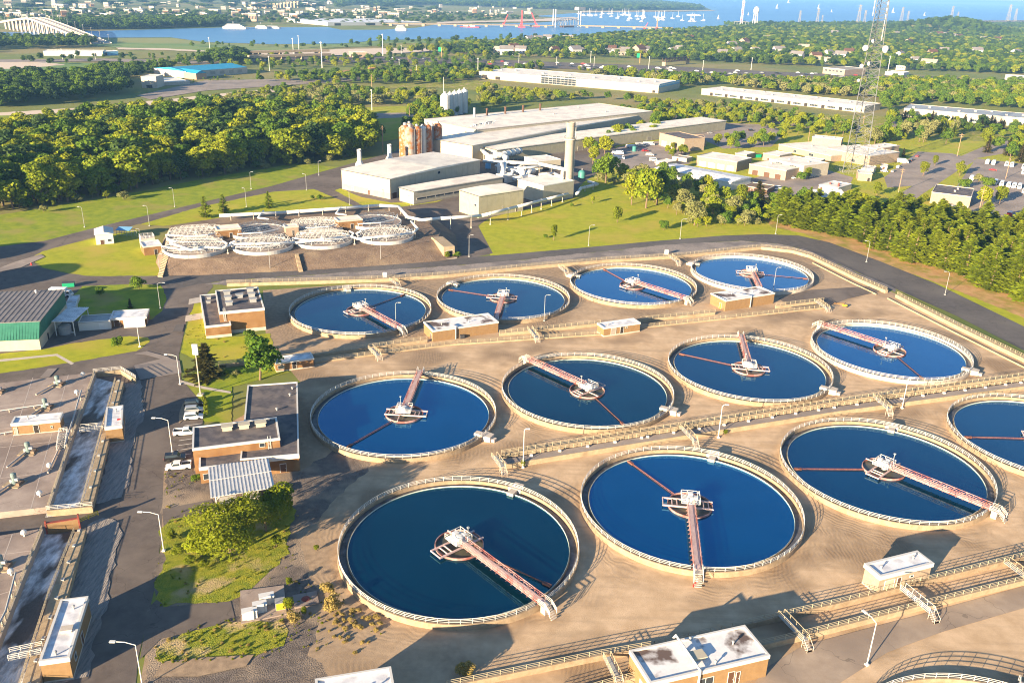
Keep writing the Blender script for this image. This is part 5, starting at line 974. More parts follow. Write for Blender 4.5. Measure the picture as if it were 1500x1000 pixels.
b = Bld('outbuilding', 'small white outbuilding with a dark end door behind the chimney'); b.vol((768, 229.5), (789, 236), (786, 222.5), 5.5, 'cream', 'white_roof', 'white_metal', fh=.4, base=(789, 246)); b.op('r', 3, 8, .3, 4.5, 'door', 'dark')
b = Bld('factory_hall', 'vast flat-roofed factory hall behind the rusty silos'); b.vol((621.5, 174), (700, 190), (850, 147), 13, 'cream', 'white_roof', 'cream_dark', fh=.5)
b.vents([(.2, .8), (.5, .55), (.7, .8)], 'concrete_pale')
for k, f in enumerate([.28, .38, .48, .58]): MB(b.T).lathe([(.8, 12.8), (.8, 17), (1.0, 17), (1.0, 18.3), (.01, 18.4)], 10, (b.w * .15, b.d * f), closed=False).build('roof_stack', 'door_brown', b.t)
MB(b.T).lathe([(.9, 12.8), (.9, 20), (.01, 20.1)], 10, (b.w * .2, b.d * .2), closed=False).build('roof_stack', 'grey_metal', b.t)
b = Bld('factory_hall', 'second long factory hall with narrow pale roof in the factory block'); b.vol((631, 203), (692, 213), (909, 160), 10.5, 'cream', 'white_roof', 'dark_metal', kind='lowgable', rise=.8)
b = Bld('factory_hall', 'front factory hall with long beige side wall facing the truck yard'); b.vol((692, 211.5), (728, 219.5), (957, 161), 8, 'panel_beige', 'white_roof', 'dark_metal', kind='lowgable', rise=.5, base=(728.5, 230), band=(.9, 'cream_dark')); b.seam(7, 'r').op('r', b.d * .3, b.d * .32, .1, 3, 'door', 'cream_dark').op('r', b.d * .6, b.d * .62, .1, 3, 'door', 'cream_dark')
duct([(726, 243), (760, 247), (800, 243)], 4.5, .8, 'white duct crossing in front of the small outbuilding', 9)
duct([(748, 256), (756, 246), (772, 240)], 4.0, .9, 'slanting white duct in the heart of the duct yard', 9)
duct([(790, 256), (812, 254), (826, 262)], 4.5, .9, 'white duct above the low outbuilding roof edge', 9)
duct([(660, 214), (706, 220), (716, 229)], 6.5, 1.2, 'upper white duct over the thick factory ducts', 9)
# rusty silos, white silos
def silo(p, r, h, m, lab, grp, ladder=True, z=0):
    t = thing('silo', lab, 'silo', G(p), radians(-30), grp); MB().lathe([(r, 0), (r, h), (r * .55, h + r * .5), (.01, h + r * .55)], 24, closed=False).build('shell', m, t, smooth=False)
    mb = MB()
    for k in range(1, 6): mb.lathe([(r + .05, h * k / 6), (r + .12, h * k / 6), (r + .12, h * k / 6 + .25), (r + .05, h * k / 6 + .25)], 24)
    mb.build('hoop', m, t); MB().lathe([(r * .3, h + r * .3), (r * .3, h + r * .9), (.01, h + r)], 12, closed=False).build('cap', 'grey_metal', t)
    if ladder: MB().tube((r + .4, -.3, 0), (r + .4, -.3, h + 1), .1, 4).tube((r + .4, .3, 0), (r + .4, .3, h + 1), .1, 4).build('ladder', 'grey_metal', t)
hs = 19
for p, r, m, lab in [((594, 231), 4.0, 'rust', 'orange rusty silo at the left end of the silo block'), ((601, 233), 3.6, 'silo_grey', 'grey streaked silo next to the leftmost rusty silo'), ((611, 232), 3.4, 'rust', 'deep orange silo in the middle of the silo block'), ((619, 230), 2.6, 'white_metal', 'whitish silo between two orange silos'), ((626, 229), 3.4, 'rust', 'brown rusty silo right of the whitish silo'), ((633, 226), 2.0, 'grey_metal', 'thin dark grey silo of the silo block'), ((641, 226), 3.2, 'rust', 'yellow-brown rusty silo at the right end of the block'), ((600, 226), 3, 'silo_grey', 'grey silo hidden behind the leftmost rusty silo')]:
    silo(p, r, hs, m, lab, 'rusty silos')
for k in range(5): silo((652 + 7.0 * k, 174 - 2.2 * k), 3.2 if k else 4.0, 19, 'white_metal', ['white silo at the near end of the white row, with side ladder', 'second white silo of the row', 'middle white silo of the row', 'fourth white silo of the row', 'white silo at the far end of the row'][k], 'white silos')
t = thing('flagpole', 'tall white mast standing behind the white silos', 'mast', G((650, 178))); MB().tube((0, 0, 0), (0, 0, 36), .35, 8, .15).build('pole', 'white_paint', t); MB().box(-.6, -.6, 0, .6, .6, .6).build('base', 'concrete', t)
for p, sh, lab in [((527, 246), 11.5, 'white exhaust stack at the left corner of the beige hall'), ((571, 238), 11.5, 'white exhaust stack behind the beige hall')]:
    t = thing('exhaust_stack', lab, 'stack', G(p)); MB().lathe([(2.6, 0), (2.6, 2.5), (1.3, 4.5), (1.3, sh), (1.15, sh), (1.15, sh - 4)], 20, closed=False).build('shell', 'white_metal', t, smooth=True); MB().lathe([(1.3, sh - 1), (1.45, sh - 1), (1.45, sh - .5), (1.3, sh - .5)], 20).build('collar', 'grey_metal', t)
t = thing('chimney', 'tall tan concrete chimney with a ring platform', 'chimney', G((831, 286))); hc = HT((833, 287), (838.5, 180))
MB().lathe([(2.75, 0), (2.75, 2)], 28, closed=False).build('base', 'white_metal', t)
MB().lathe([(2.6, 2), (2.5, hc * .78), (2.35, hc * .78), (2.3, hc), (1.9, hc), (1.9, hc - 3)], 28, closed=False).build('shaft', 'cream_dark', t, smooth=False)
MB().lathe([(2.5, hc * .77), (3.3, hc * .77), (3.3, hc * .785), (2.5, hc * .785)], 28).build('ring_platform', 'concrete_pale', t)
rails(MB(), [(3.2 * cos(k * pi / 6), 3.2 * sin(k * pi / 6), hc * .785) for k in range(13)], n=2, sp=9, r=.06).build('railing', 'grey_metal', t)
MB().lathe([(2.36, hc * .95), (2.45, hc * .95), (2.45, hc), (2.3, hc)], 28).build('crown_band', 'slab', t)
mb = MB(); mb.tube((2.8, -.4, 0), (2.8, -.4, hc), .12, 5); mb.tube((2.8, .3, 0), (2.8, .3, hc), .12, 5)
for k in range(30): mb.tube((2.8, -.4, hc * k / 30 + .5), (2.8, .3, hc * k / 30 + .5), .08, 4)
mb.build('ladder', 'white_paint', t)
MB().lathe([(1.6, 0), (1.6, 7), (.8, 8.5), (.8, 14), (.01, 14)], 16, (-3.6, -3.2), closed=False).build('side_duct', 'white_metal', t)
# duct works behind
duct([(636, 212), (680, 214), (715, 222), (742, 232)], 5, 1.9, 'thick white duct running along the front factory hall', 14)
duct([(640, 217), (665, 220), (700, 226)], 4, 1.5, 'second thick white duct below the factory hall duct', 14)
duct([(715, 232), (762, 221)], 6, 2.0, 'ribbed white horizontal duct above the duct yard', 5)
duct([(708, 236), (745, 238), (790, 240), (826, 248), (826, 256)], [5, 6, 6, 6, 3], 1.1, 'white duct bending down to the chimney foot', 12)
duct([(742, 250), (770, 254), (782, 250)], 3.5, 1.6, 'white curved duct in front of the small outbuilding', 8)
duct([(735, 262), (739, 240)], [2, 7], 1.5, 'upright white duct elbow in the middle of the duct yard', 99)
duct([(752, 262), (774, 258), (790, 262)], 3.0, 1.3, 'low white duct in the duct yard', 8)
duct([(845, 284), (851, 276), (875, 270), (862, 266)], [2, 2.4, 2.4, 1.6], .9, 'white duct looping over the lawn right of the chimney', 7)
for p, r, h, m, lab in [((733, 255), 2.2, 6, 'white_metal', 'fat white vessel in the duct yard'), ((715, 248), 1.8, 4, 'cloth_blue', 'small blue vessel at the corner of the beige hall'), ((765, 263), 1.9, 5, 'white_metal', 'white vessel left of the low outbuilding'), ((779, 246), 1.8, 5, 'cloth_blue', 'blue-grey vessel before the small outbuilding'), ((852, 262), 2.2, 4, 'teal', 'teal vessel right of the chimney foot'), ((822, 281), 1.5, 5, 'cream', 'cream vessel touching the chimney foot')]:
    t = thing('vessel', lab, 'vessel', G(p)); MB().lathe([(r, .6), (r, h), (r * .6, h + r * .5), (.01, h + r * .6)], 18, closed=False).build('shell', m, t, smooth=True); mb = MB()
    for k in range(4): mb.tube((r * .8 * cos(k * pi / 2), r * .8 * sin(k * pi / 2), 0), (r * .8 * cos(k * pi / 2), r * .8 * sin(k * pi / 2), .8), .15, 6)
    mb.build('leg', 'grey_metal', t); MB().tube((0, 0, h + r * .5), (0, 0, h + r * .5 + 1.2), .25, 8).build('nozzle', 'grey_metal', t)
b = Bld('instrument_hut', 'small white hut beside the upright duct elbow', 'hut'); b.vol((727, 254.5), (742, 258), (736, 251), 4, 'white_paint', 'white_roof', 'white_metal', fh=.3, base=(742, 265)); b.op('f', b.w * .6, b.w * .8, .1, 2.4, 'door', 'dark')
t = thing('pipe_bridge', 'tangle of steel pipework on the edge of the factory roof', 'pipework', G((690, 192), 10)); P = G((725, 186), 10) - t.location; mb = MB(); rnd = random.Random(3)
for k in range(14):
    a = rnd.random() * .85; c = a + .12 + rnd.random() * .2; y = rnd.random() * 6; z = rnd.random() * 3.5; mb.tube((P.x * a, P.y * a + y, z), (P.x * min(c, 1), P.y * min(c, 1) + y, z), .25 + rnd.random() * .2, 6)
mb.build('pipe', 'grey_metal', t); mb = MB()
for k in range(12): mb.tube((P.x * k / 11, P.y * k / 11 + (k % 2) * 5, -2), (P.x * k / 11, P.y * k / 11 + (k % 2) * 5, 4), .2, 5)
mb.build('frame', 'white_metal', t)
# ---------------------------------------------------------------- right-hand industrial estate
b = Bld('workshop', 'beige brick workshop with garage doors by the truck yard'); b.vol((966.5, 194.5), (1003, 203.5), (984, 190), 6.5, 'brick_beige', 'tar_roof', 'brick_beige', fh=.6, base=(967, 213)); b.op('f', b.w * .12, b.w * .3, .1, 4, 'door', 'concrete_pale').op('f', b.w * .45, b.w * .63, .1, 4, 'door', 'concrete_pale')
b.vol((1003, 203.5), (1035, 205), (1012, 197), 5, 'brick_beige', 'tar_roof', 'brick_beige', fh=.6); b.op('f', b.w * .1, b.w * .35, .1, 3.5, 'door', 'concrete_pale').op('f', b.w * .6, b.w * .8, .1, 3.5, 'door', 'concrete_pale').vents([(.5, .5)])
b = Bld('metal_hall', 'long low white metal hall with blue-grey roof behind the trees'); b.vol((960, 246), (1071, 267), (985, 239), 5.0, 'white_metal', 'blue_white_roof', 'white_metal', kind='lowgable', rise=1.0); b.op('f', b.w * .2, b.w * .24, .2, 2.4, 'door').op('f', b.w * .5, b.w * .56, 1.2, 2.6, 'window').op('f', b.w * .7, b.w * .76, 1.2, 2.6, 'window').seam(6, 'f')
b = Bld('garages', 'tan garage block with four white doors under a white roof'); b.vol((1021, 228), (1080, 237), (1040, 222), 5, 'brick_beige', 'white_roof', 'concrete_pale', fh=.5, base=(1021, 243))
for k in range(4): b.op('f', b.w * (.08 + .23 * k), b.w * (.24 + .23 * k), .1, 3.4, 'door', 'white_paint')
b = Bld('civic_complex', 'white-roofed civic complex of stepped blocks at the tower foot')
for i, (p0, p1, p3, ba, hh) in enumerate([((1098, 240), (1152, 249.5), (1112, 227), (1098, 255), 5), ((1127, 232), (1178, 243), (1135, 222), None, 8), ((1178, 245), (1209, 233), (1160, 236), None, 4.6), ((1141, 211), (1218, 228), (1155, 196), (1141, 220), 6.5), ((1212, 217), (1275, 228.5), (1235, 208), (1213, 232), 7), ((1190, 200), (1233, 204), (1188, 197), None, 9), ((1274, 223), (1300, 215), (1258, 215), (1276, 238), 6.5), ((1285, 218), (1318, 213), (1290, 210), None, 7.5)]):
    try: b.vol(p0, p1, p3, hh, 'brick_beige' if i not in (1,) else 'cream', 'white_roof', 'concrete_pale', fh=.5, base=ba if ba else None)
    except Exception as e: print('vol fail', i, e)
    b.vents([(.3, .4), (.7, .6)], 'concrete_pale')
    if i == 0:
        for f in (.1, .42, .72): b.op('f', b.w * f, b.w * (f + .16), .1, 3.2, 'door', 'door_brown')
    if i in (3, 4): b.op('f', b.w * .3, b.w * .36, 1, 2.8, 'window').op('f', b.w * .6, b.w * .68, 1, 2.8, 'window')
    if i == 1: b.op('f', b.w * .2, b.w * .4, 5.2, 6.8, 'window').op('f', b.w * .6, b.w * .8, 5.2, 6.8, 'window')
b = Bld('brick_block', 'windowless tan brick block with black roof above the pine grove'); b.vol((1365, 281), (1423, 288), (1380, 270.5), 7, 'brick_beige', 'tar_roof', 'concrete_pale', fh=.35, base=(1365, 298)); b.vents([(.55, .4), (.6, .7)], 'concrete_pale'); MB(b.T).box(b.w * .4, -1.4, 0, b.w * .98, -.1, .9).build('white_skirting', 'white_paint', b.t)
t = thing('marquee', 'white marquee tent with a ridged roof in the paved yard', 'tent', G((1198, 288))); x, y, a, w, d = frame((1176, 279), (1196, 288), (1200, 270), 3); T = (x - t.location.x, y - t.location.y, a)
MB(T).add([(0, 0, 0), (w, 0, 0), (w, 0, 2.6), (w / 2, 0, 5.2), (0, 0, 2.6), (0, d, 0), (w, d, 0), (w, d, 2.6), (w / 2, d, 5.2), (0, d, 2.6)], [(0, 1, 2, 3, 4), (5, 9, 8, 7, 6), (1, 6, 7, 2), (0, 4, 9, 5)]).build('tent_wall', 'white_paint', t); MB(T).add([(-.2, -.2, 2.55), (w / 2, -.2, 5.3), (w + .2, -.2, 2.55), (-.2, d + .2, 2.55), (w / 2, d + .2, 5.3), (w + .2, d + .2, 2.55)], [(0, 1, 4, 3), (1, 2, 5, 4)]).build('tent_roof', 'white_metal', t)
b = Bld('equipment_hut', 'small tan hut at the foot of the lattice tower'); b.vol((1258, 253), (1278, 254.5), (1268, 249), 3.4, 'brick_beige', 'white_roof', 'concrete_pale', fh=.4, base=(1258, 265)); b.op('f', b.w * .7, b.w * .9, .1, 2.4, 'door', 'dark')
b = Bld('equipment_hut', 'white-roofed plant hut beside the marquee'); b.vol((1200, 270), (1228, 275), (1212, 263), 3, 'cream', 'white_roof', 'white_paint', fh=.4, base=(1201, 279)); b.vents([(.3, .4), (.6, .6), (.8, .3)], 'red_steel').op('f', 1, 2.4, .1, 2.2, 'door')
# lattice tower
t = thing('lattice_tower', 'tall grey lattice radio tower with white dish antennas', 'radio tower', G((1249, 252))); TH = 128.0; w0, w1 = 8.2, 3.0
legs = [(cos(a), sin(a)) for a in (radians(200), radians(320), radians(80))]
def tp(k, z): r = w0 + (w1 - w0) * z / TH; return Vector((legs[k][0] * r, legs[k][1] * r, z))
for k in range(3): MB().tube(tp(k, 0), tp(k, TH), .27, 6, .2).build('leg', 'tower_steel', t)
z = 0; lv = [0]
while z < TH - 3: z += max(3.0, (w0 + (w1 - w0) * z / TH) * .85); lv.append(min(z, TH))
for k in range(3):
    mb = MB(); k2 = (k + 1) % 3
    for za, zb in zip(lv, lv[1:]):
        mb.tube(tp(k, za), tp(k2, zb), .1, 4); mb.tube(tp(k2, za), tp(k, zb), .1, 4); mb.tube(tp(k, zb), tp(k2, zb), .1, 4)
    mb.build('bracing', 'tower_steel', t)
def ztow(px): return HT((1249, 252), px)
for p, k, r in [((1264, 70), 0, 1.9), ((1288, 71), 1, 1.9), ((1278, 61), 2, 1.4), ((1279, 74), 1, 1.3), ((1260, 96), 0, 1.3), ((1277, 95), 2, 1.4), ((1257, 117), 0, 1.0)]:
    zz = ztow(p); c = tp(k, zz) * 1.0; mb = MB(); c.x *= 1.35; c.y *= 1.35; c.z = zz
    mb.ball(c, r, 12); mb.tube(c, tp(k, zz), .2, 5); mb.build('dish_antenna', 'white_paint', t)
MB().tube((3, -1, ztow((1290, 60))), (3.2, -1, TH), .25, 6).tube((-5, -1, 96), (-5, -1, 106), .2, 6).build('whip_antenna', 'white_paint', t)
mb = MB(); q = [(-9, -9, 0), (10, -9, 0), (10, 9, 0), (-9, 9, 0), (-9, -9, 0)]; rails(mb, q, 2.4, 3, 3, .05); tg = thing('compound_fence', 'wire fence round the lattice tower foot', 'fence', G((1249, 252))); mb.build('wire_panel', 'grey_metal', tg)
# distribution warehouses
b = Bld('warehouse', 'huge white warehouse with glazed entrance bay'); b.vol((701.7, 104.5), (965, 125.5), (746, 99.5), 11, 'cream', 'white_roof', 'white_metal', fh=.8, base=(702, 115)); 
b.op('f', b.w * .37, b.w * .565, .5, 10, 'window'); m = MB(b.T)
for k in range(1, 9): xx = b.w * (.37 + .195 * k / 9); m.box(xx - .1, -.25, .5, xx + .1, -.05, 10)
for zz in (3.0, 5.5, 8): m.box(b.w * .37, -.25, zz - .1, b.w * .565, -.05, zz + .1)
m.build('glazing_bar', 'white_paint', b.t); MB(b.T).box(b.w, 2, 6, b.w + .1, b.d - 2, 10).build('blue_band', 'cloth_blue', b.t)
b.vents([(.05, .5), (.12, .6), (.3, .5), (.32, .4), (.45, .55), (.6, .45), (.72, .6), (.85, .4), (.92, .55)], 'grey_metal', (2.5, 2, 1.2)).op('f', b.w * .02, b.w * .05, .2, 5, 'door', 'dark').op('f', b.w * .1, b.w * .13, .2, 4, 'door', 'dark').op('f', b.w * .97, b.w * .985, .2, 3, 'door', 'dark')
b = Bld('warehouse', 'long low cream warehouse partly behind the lattice tower'); b.vol((1028, 130), (1267, 155.8), (1052, 126.5), 6.5, 'cream', 'white_roof', 'concrete_pale', fh=.6)
for k in range(9): b.op('f', b.w * (.06 + .1 * k), b.w * (.08 + .1 * k), .1, 3.4, 'door', 'dark').op('f', b.w * (.095 + .1 * k), b.w * (.14 + .1 * k), 1, 3, 'window')
b.vents([(.1 + .11 * k, .3 + .25 * (k % 3)) for k in range(8)], 'grey_metal', (2, 1.6, 1))
b = Bld('warehouse', 'low cream warehouse with grey roof cut off at the right edge'); b.vol((1324.7, 158.4), (1560, 178), (1343, 153), 6.5, 'cream', 'grey_metal', 'concrete_pale', fh=.6, base=(1324.5, 171))
for k in range(7): b.op('f', b.w * (.16 + .12 * k), b.w * (.18 + .12 * k), .1, 3.4, 'door', 'dark').op('f', b.w * (.2 + .12 * k), b.w * (.26 + .12 * k), 1, 3, 'window')
b.op('f', b.w * .01, b.w * .08, .6, 4.4, 'window').vents([(.05 + .1 * k, .3 + .25 * (k % 3)) for k in range(8)], 'concrete_pale', (2, 1.6, 1))
# left far blue-roofed hall
b = Bld('blue_hall', 'pale hall with bright blue roof beside the empty car park'); b.vol((272, 105), (362, 98.5), (254, 98), 8, 'concrete_pale', 'blue_roof', kind='gable', rise=3, base=(273, 115)); 
for k in range(6): b.op('f', b.w * (.08 + .15 * k), b.w * (.16 + .15 * k), 2, 5.5, 'window', 'cream_dark')
b.vol((287, 108), (302, 107), (284, 102), 6, 'brick_beige', 'blue_roof', kind='gable', rise=3, base=(287, 117), ridge='y')
b = Bld('screen_block', 'tall pale block with dark entrance left of the blue-roofed hall'); b.vol((206, 112), (228, 112.5), (186, 108), 12, 'concrete_pale', 'white_roof', 'concrete_pale', fh=.4, base=(208, 129)); b.op('f', b.w * .3, b.w * .7, .1, 3, 'door', 'dark'); b.vol((229, 121), (278, 119), (229, 114), 3.5, 'concrete_pale', 'white_roof', 'concrete_pale', fh=.4)
b = Bld('depot', 'far white depot with stepped roofline by the highway'); b.vol((63, 75), (150, 75.5), (62, 73), 7, 'white_paint', 'white_roof', 'white_metal', fh=.5, base=(64, 82)); b.vol((150, 75.5), (173, 75), (150, 74), 6, 'cloth_blue', 'white_roof', 'white_metal', fh=.4); b.op('f', 2, 6, .1, 4, 'door', 'dark')
b = Bld('shed', 'pale green shed beside the highway lorry yards'); b.vol((517, 77), (538, 77), (518, 75), 7, 'brick_beige', 'white_roof', 'panel_beige', fh=.6, base=(517, 85)); b.op('f', 4, 8, .2, 4, 'door', 'dark')
b = Bld('cold_store', 'white cube of a store near the river bank'); b.vol((670, 66), (683, 66), (672, 65), 10, 'white_paint', 'cloth_blue', 'cloth_blue', fh=.5, base=(670, 73)); b.op('f', 3, 7, .2, 4, 'door', 'dark')
b = Bld('quay_shed', 'long white shed on the far river bank quay'); b.vol((480, 33), (618, 32.5), (480, 27.5), 12, 'white_paint', 'blue_white_roof', 'white_metal', fh=1, base=(480, 38)); b.op('f', 20, 40, .2, 6, 'door', 'dark').op('f', 120, 150, .2, 6, 'door', 'dark')
# ---------------------------------------------------------------- vehicles farther out
for i, (p, k, m, r, lab, cat) in enumerate([((1322, 239), 'truck', 'car_white', -.3, 'white lorry in the car park by the white-roofed complex', 'lorry'), ((1295, 252), 'car', 'car_white', -.3, 'white car at the edge of the civic car park', 'car'), ((1454, 250), 'car', 'car_red', -.3, 'white and red car alone in the middle of the bus park', 'car'), ((1453, 317), 'pickup', 'car_white', .6, 'white pickup on the lane below the bus park', 'pickup'), ((1478, 318), 'truck', 'car_red', 1.0, 'red-ended lorry on the lane below the bus park', 'lorry'), ((1187, 260), 'suv', 'car_silver', .1, 'silver car beside the pale garages', 'car'), ((1138, 278), 'van', 'car_white', .4, 'white van alone in the paved yard', 'van'), ((905, 226), 'tanker', 'car_white', -.2, 'white tanker lorry at the left of the truck yard', 'tanker'), ((906, 233), 'tanker', 'car_white', -.2, 'white tanker lorry nearest the trees in the truck yard', 'tanker'), ((925, 217), 'tanker', 'car_silver', .2, 'silver tanker lorry in the back row of the truck yard', 'tanker'), ((938, 215), 'truck', 'car_silver', .2, 'silver lorry in the back row of the truck yard', 'lorry'), ((950, 213), 'tanker', 'car_white', .2, 'white tanker nearest the workshop', 'tanker'), ((952, 228), 'pickup', 'car_white', -.2, 'white pickup in the open truck yard', 'pickup'), ((957, 236), 'van', 'car_white', -.2, 'white van at the lower right of the truck yard', 'van'), ((1190, 258), 'car', 'car_black', .1, 'dark car beside the pale garages', 'car'), ((1312, 296), 'pickup', 'car_silver', .3, 'silver pickup half hidden by the pines', 'pickup')]):
    vehicle(k, m, lab, p, r, None, cat)
t = thing('water_butt', 'turquoise tank among the lorries of the truck yard', 'tank', G((929, 222))); MB().lathe([(1.5, 0), (1.5, 3.4), (1.0, 3.8), (.01, 3.9)], 14, closed=False).build('tank_body', 'teal', t); MB().tube((1.5, 0, .4), (2.2, 0, .4), .15).build('tap', 'grey_metal', t)
BA = atan2(G((1400, 232)).y - G((1330, 300)).y, G((1400, 232)).x - G((1330, 300)).x) + pi
bus = vehicle('bus', 'car_white', 'white bus in the back row of the bus park, at the left end', (1446, 240), BA, 'white buses in the bus park', 'bus')
for i, (p, rz, lab) in enumerate([((1455, 241), -.9, 'second white bus of the back row of the bus park'), ((1474, 243), -.9, 'third white bus of the back row of the bus park'), ((1482, 244), -.9, 'fourth white bus of the back row of the bus park'), ((1499, 247), -.9, 'white bus of the back row at the right edge'), ((1499, 255), -1.2, 'white bus standing alone below the back row at the right edge'), ((1423, 264), -1.0, 'white bus half hidden by the small tree at the left of the front row'), ((1458, 270), -1.0, 'white bus in the front row beside the round bush'), ((1467, 272), -1.0, 'white bus in the front row, second from the round bush'), ((1477, 274), -1.0, 'white bus in the front row, third from the round bush'), ((1485, 275), -1.0, 'white bus in the front row, fourth from the round bush'), ((1493, 276), -1.0, 'white bus in the front row, fifth from the round bush'), ((1500, 283), -1.0, 'white bus at the right edge below the front row')]):
    dup(bus, G(p), BA + (rz + 1) * .5 * (i % 2), lab)
# utility poles
pole = thing('utility_pole', 'x', 'pole', (0, 0, 0), 0, 'wooden utility poles'); MB().tube((0, 0, 0), (0, 0, 12), .2, 6, .14).build('pole', 'wood_pole', pole); MB().box(-1.2, -.08, 11, 1.2, .08, 11.2).box(-.9, -.08, 10.2, .9, .08, 10.35).build('crossarm', 'wood_pole', pole)
for i, (p, lab, s) in enumerate([((58, 286), 'wooden pole at the wood edge in front of the left trees', 1.2), ((224, 254), 'wooden pole in the middle of the wood edge', 1.2), ((497, 223), 'short wooden pole at the right end of the wood', 1), ((561, 224), 'dark wooden pole beside the lane to the silos', 1.5), ((600, 186), 'wooden pole on the far side of the lane', 1.3), ((368, 240), 'wooden pole standing against the tall trees', 1.2), ((1432, 318), 'leaning-looking wooden pole beside the brick block', 1.3), ((1402, 229), 'wooden pole at the street corner above the civic car park', 1.4), ((1316, 282), 'wooden pole at the gate of the civic car park', 1.2), ((1473, 262), 'pale pole in the bus park', 1.1), ((1183, 213), 'pale pole in front of the white-roofed complex', 1.0), ((545, 137), 'tall pole on the field by the street', 1.6), ((598, 100), 'pole before the glazed warehouse', 1.4), ((1262, 195), 'wooden pole behind the lattice tower', 1.2)]):
    o = pole if i == 0 else dup(pole); o.location = G(p); o['label'] = lab; o.scale = (s, s, s); o.rotation_euler = (0, 0, .4 * i)

for p0, p1, p3, h, w_, r_, lab in [((1077, 224), (1094, 226.5), (1085, 220), 4, 'brick_beige', 'white_roof', 'small flat-roofed store behind the garage block'), ((961, 235), (978, 238), (968, 231), 3, 'cream', 'white_roof', 'beige container store left of the long metal hall'), ((985, 229), (1006, 232), (990, 226), 3, 'cream', 'cream_dark', 'beige container row below the workshop'), ((1090, 272), (1124, 277), (1098, 266), 3.2, 'door_brown', 'soil', 'brown open carport at the right end of the metal hall'), ((1262, 246), (1280, 248), (1272, 242), 3.5, 'cream', 'white_roof', 'second white-roofed hut behind the tan tower hut'), ((1290, 243), (1300, 244), (1295, 240), 2.6, 'white_paint', 'white_roof', 'white plant box beside the civic car park fence'), ((1118, 224), (1142, 228), (1128, 219), 5, 'brick_beige', 'white_roof', 'low white-roofed annex left of the civic complex')]:
    b = Bld('store', lab, 'building'); b.vol(p0, p1, p3, h, w_, r_, 'concrete_pale', fh=.4); b.op('f', b.w * .3, b.w * .3 + 1.6, .1, 2.2, 'door')
t = thing('skip', 'green skip between garage block and white-roofed complex', 'skip', G((1108, 231)), .3); MB().prism([(-3, -1.3), (3, -1.3), (3, 1.3), (-3, 1.3)], .2, 2.4).build('tub', 'sign_green', t); MB().box(-3.1, -1.4, 2.4, 3.1, 1.4, 2.5).build('lid', 'dark_metal', t)
for i, (p, k, m, r, lab, cat) in enumerate([((1308, 252), 'car', 'car_silver', .9, 'silver car in the lower bay of the civic car park', 'car'), ((1316, 246), 'suv', 'car_white', .9, 'white car in the middle bay of the civic car park', 'car'), ((1335, 236), 'suv', 'car_black', .9, 'black car in the upper bay of the civic car park', 'car'), ((1344, 230), 'car', 'car_red', .9, 'red car at the top of the civic car park', 'car'), ((945, 222), 'suv', 'car_red', .5, 'red car beside the turquoise tank', 'car'), ((965, 240), 'pickup', 'car_silver', .4, 'silver pickup by the container store', 'pickup'), ((1040, 196), 'car', 'car_silver', .3, 'lone silver car in the empty car park behind the workshop', 'car'), ((1100, 192), 'suv', 'car_black', .3, 'lone dark car in the empty car park behind the workshop', 'car'), ((1160, 262), 'suv', 'car_white', .2, 'white car before the brown garage doors', 'car'), ((1433, 262), 'car', 'car_black', .9, 'dark car between small tree and front row of buses', 'car')]): vehicle(k, m, lab, p, r, None, cat)
# ---------------------------------------------------------------- far shore: bridges, boats, cranes, masts, houses
def far_h(p, hpx):
    """metres for a height of hpx pixels at ground point p"""
    a = G(p); return hpx * hypot(a.x, a.y) / FPX * .93
# highway bridge over the river (left)
A, B, C = G((8, 41)), G((50, 52)), G((150, 66)); 
t = thing('highway_bridge', 'long pale concrete highway bridge humped over the river', 'bridge', B)
pt = [((10, 38), 2), ((26, 35), 10), ((45, 33.5), 17)]
line = []
E0, E1 = G((14, 42)), G((150, 65)); d = E1 - E0
for k in range(41):
    f = k / 40; p = E0.lerp(E1, f); hz = far_h((60, 53), 19) * (1 - abs((f - .36) / (.6 if f < .36 else .64)) ** 1.15); line.append(Vector((p.x, p.y, hz)) - B)
nrm = Vector((-d.y, d.x, 0)).normalized()
for off in (-9, 9):
    mb = MB()
    for a, b in zip(line, line[1:]): mb.bar(a + nrm * off, b + nrm * off, 13, 2.2)
    mb.build('deck', 'concrete_pale', t); mb = MB()
    for a, b in zip(line, line[1:]):
        for s in (-6.4, 6.4): mb.bar(a + nrm * (off + s) + Vector((0, 0, 1.7)), b + nrm * (off + s) + Vector((0, 0, 1.7)), .5, 1.3)
    mb.build('parapet', 'concrete_pale', t)
for k in range(2, 37, 2):
    mb = MB()
    for off in (-9, 9):
        p = line[k] + nrm * off
        if p.z > 3:
            for s in (-4, 4): mb.bar((p.x + nrm.x * s, p.y + nrm.y * s, 0), (p.x + nrm.x * s, p.y + nrm.y * s, p.z - 1), 3.0)
            mb.bar(p + nrm * -6 + Vector((0, 0, -2)), p + nrm * 6 + Vector((0, 0, -2)), 2.6, 2)
    if mb.v: mb.build('pier', 'concrete_pale', t)
mb = MB()
for k in range(0, 40, 3):
    for s in (-16, 16): p = line[k] + nrm * s; mb.tube(p, p + Vector((0, 0, 13)), .35, 4); mb.box(p.x - 1.2, p.y - .3, p.z + 13, p.x + 1.2, p.y + .3, p.z + 13.3)
mb.build('lamp_row', 'grey_metal', t)
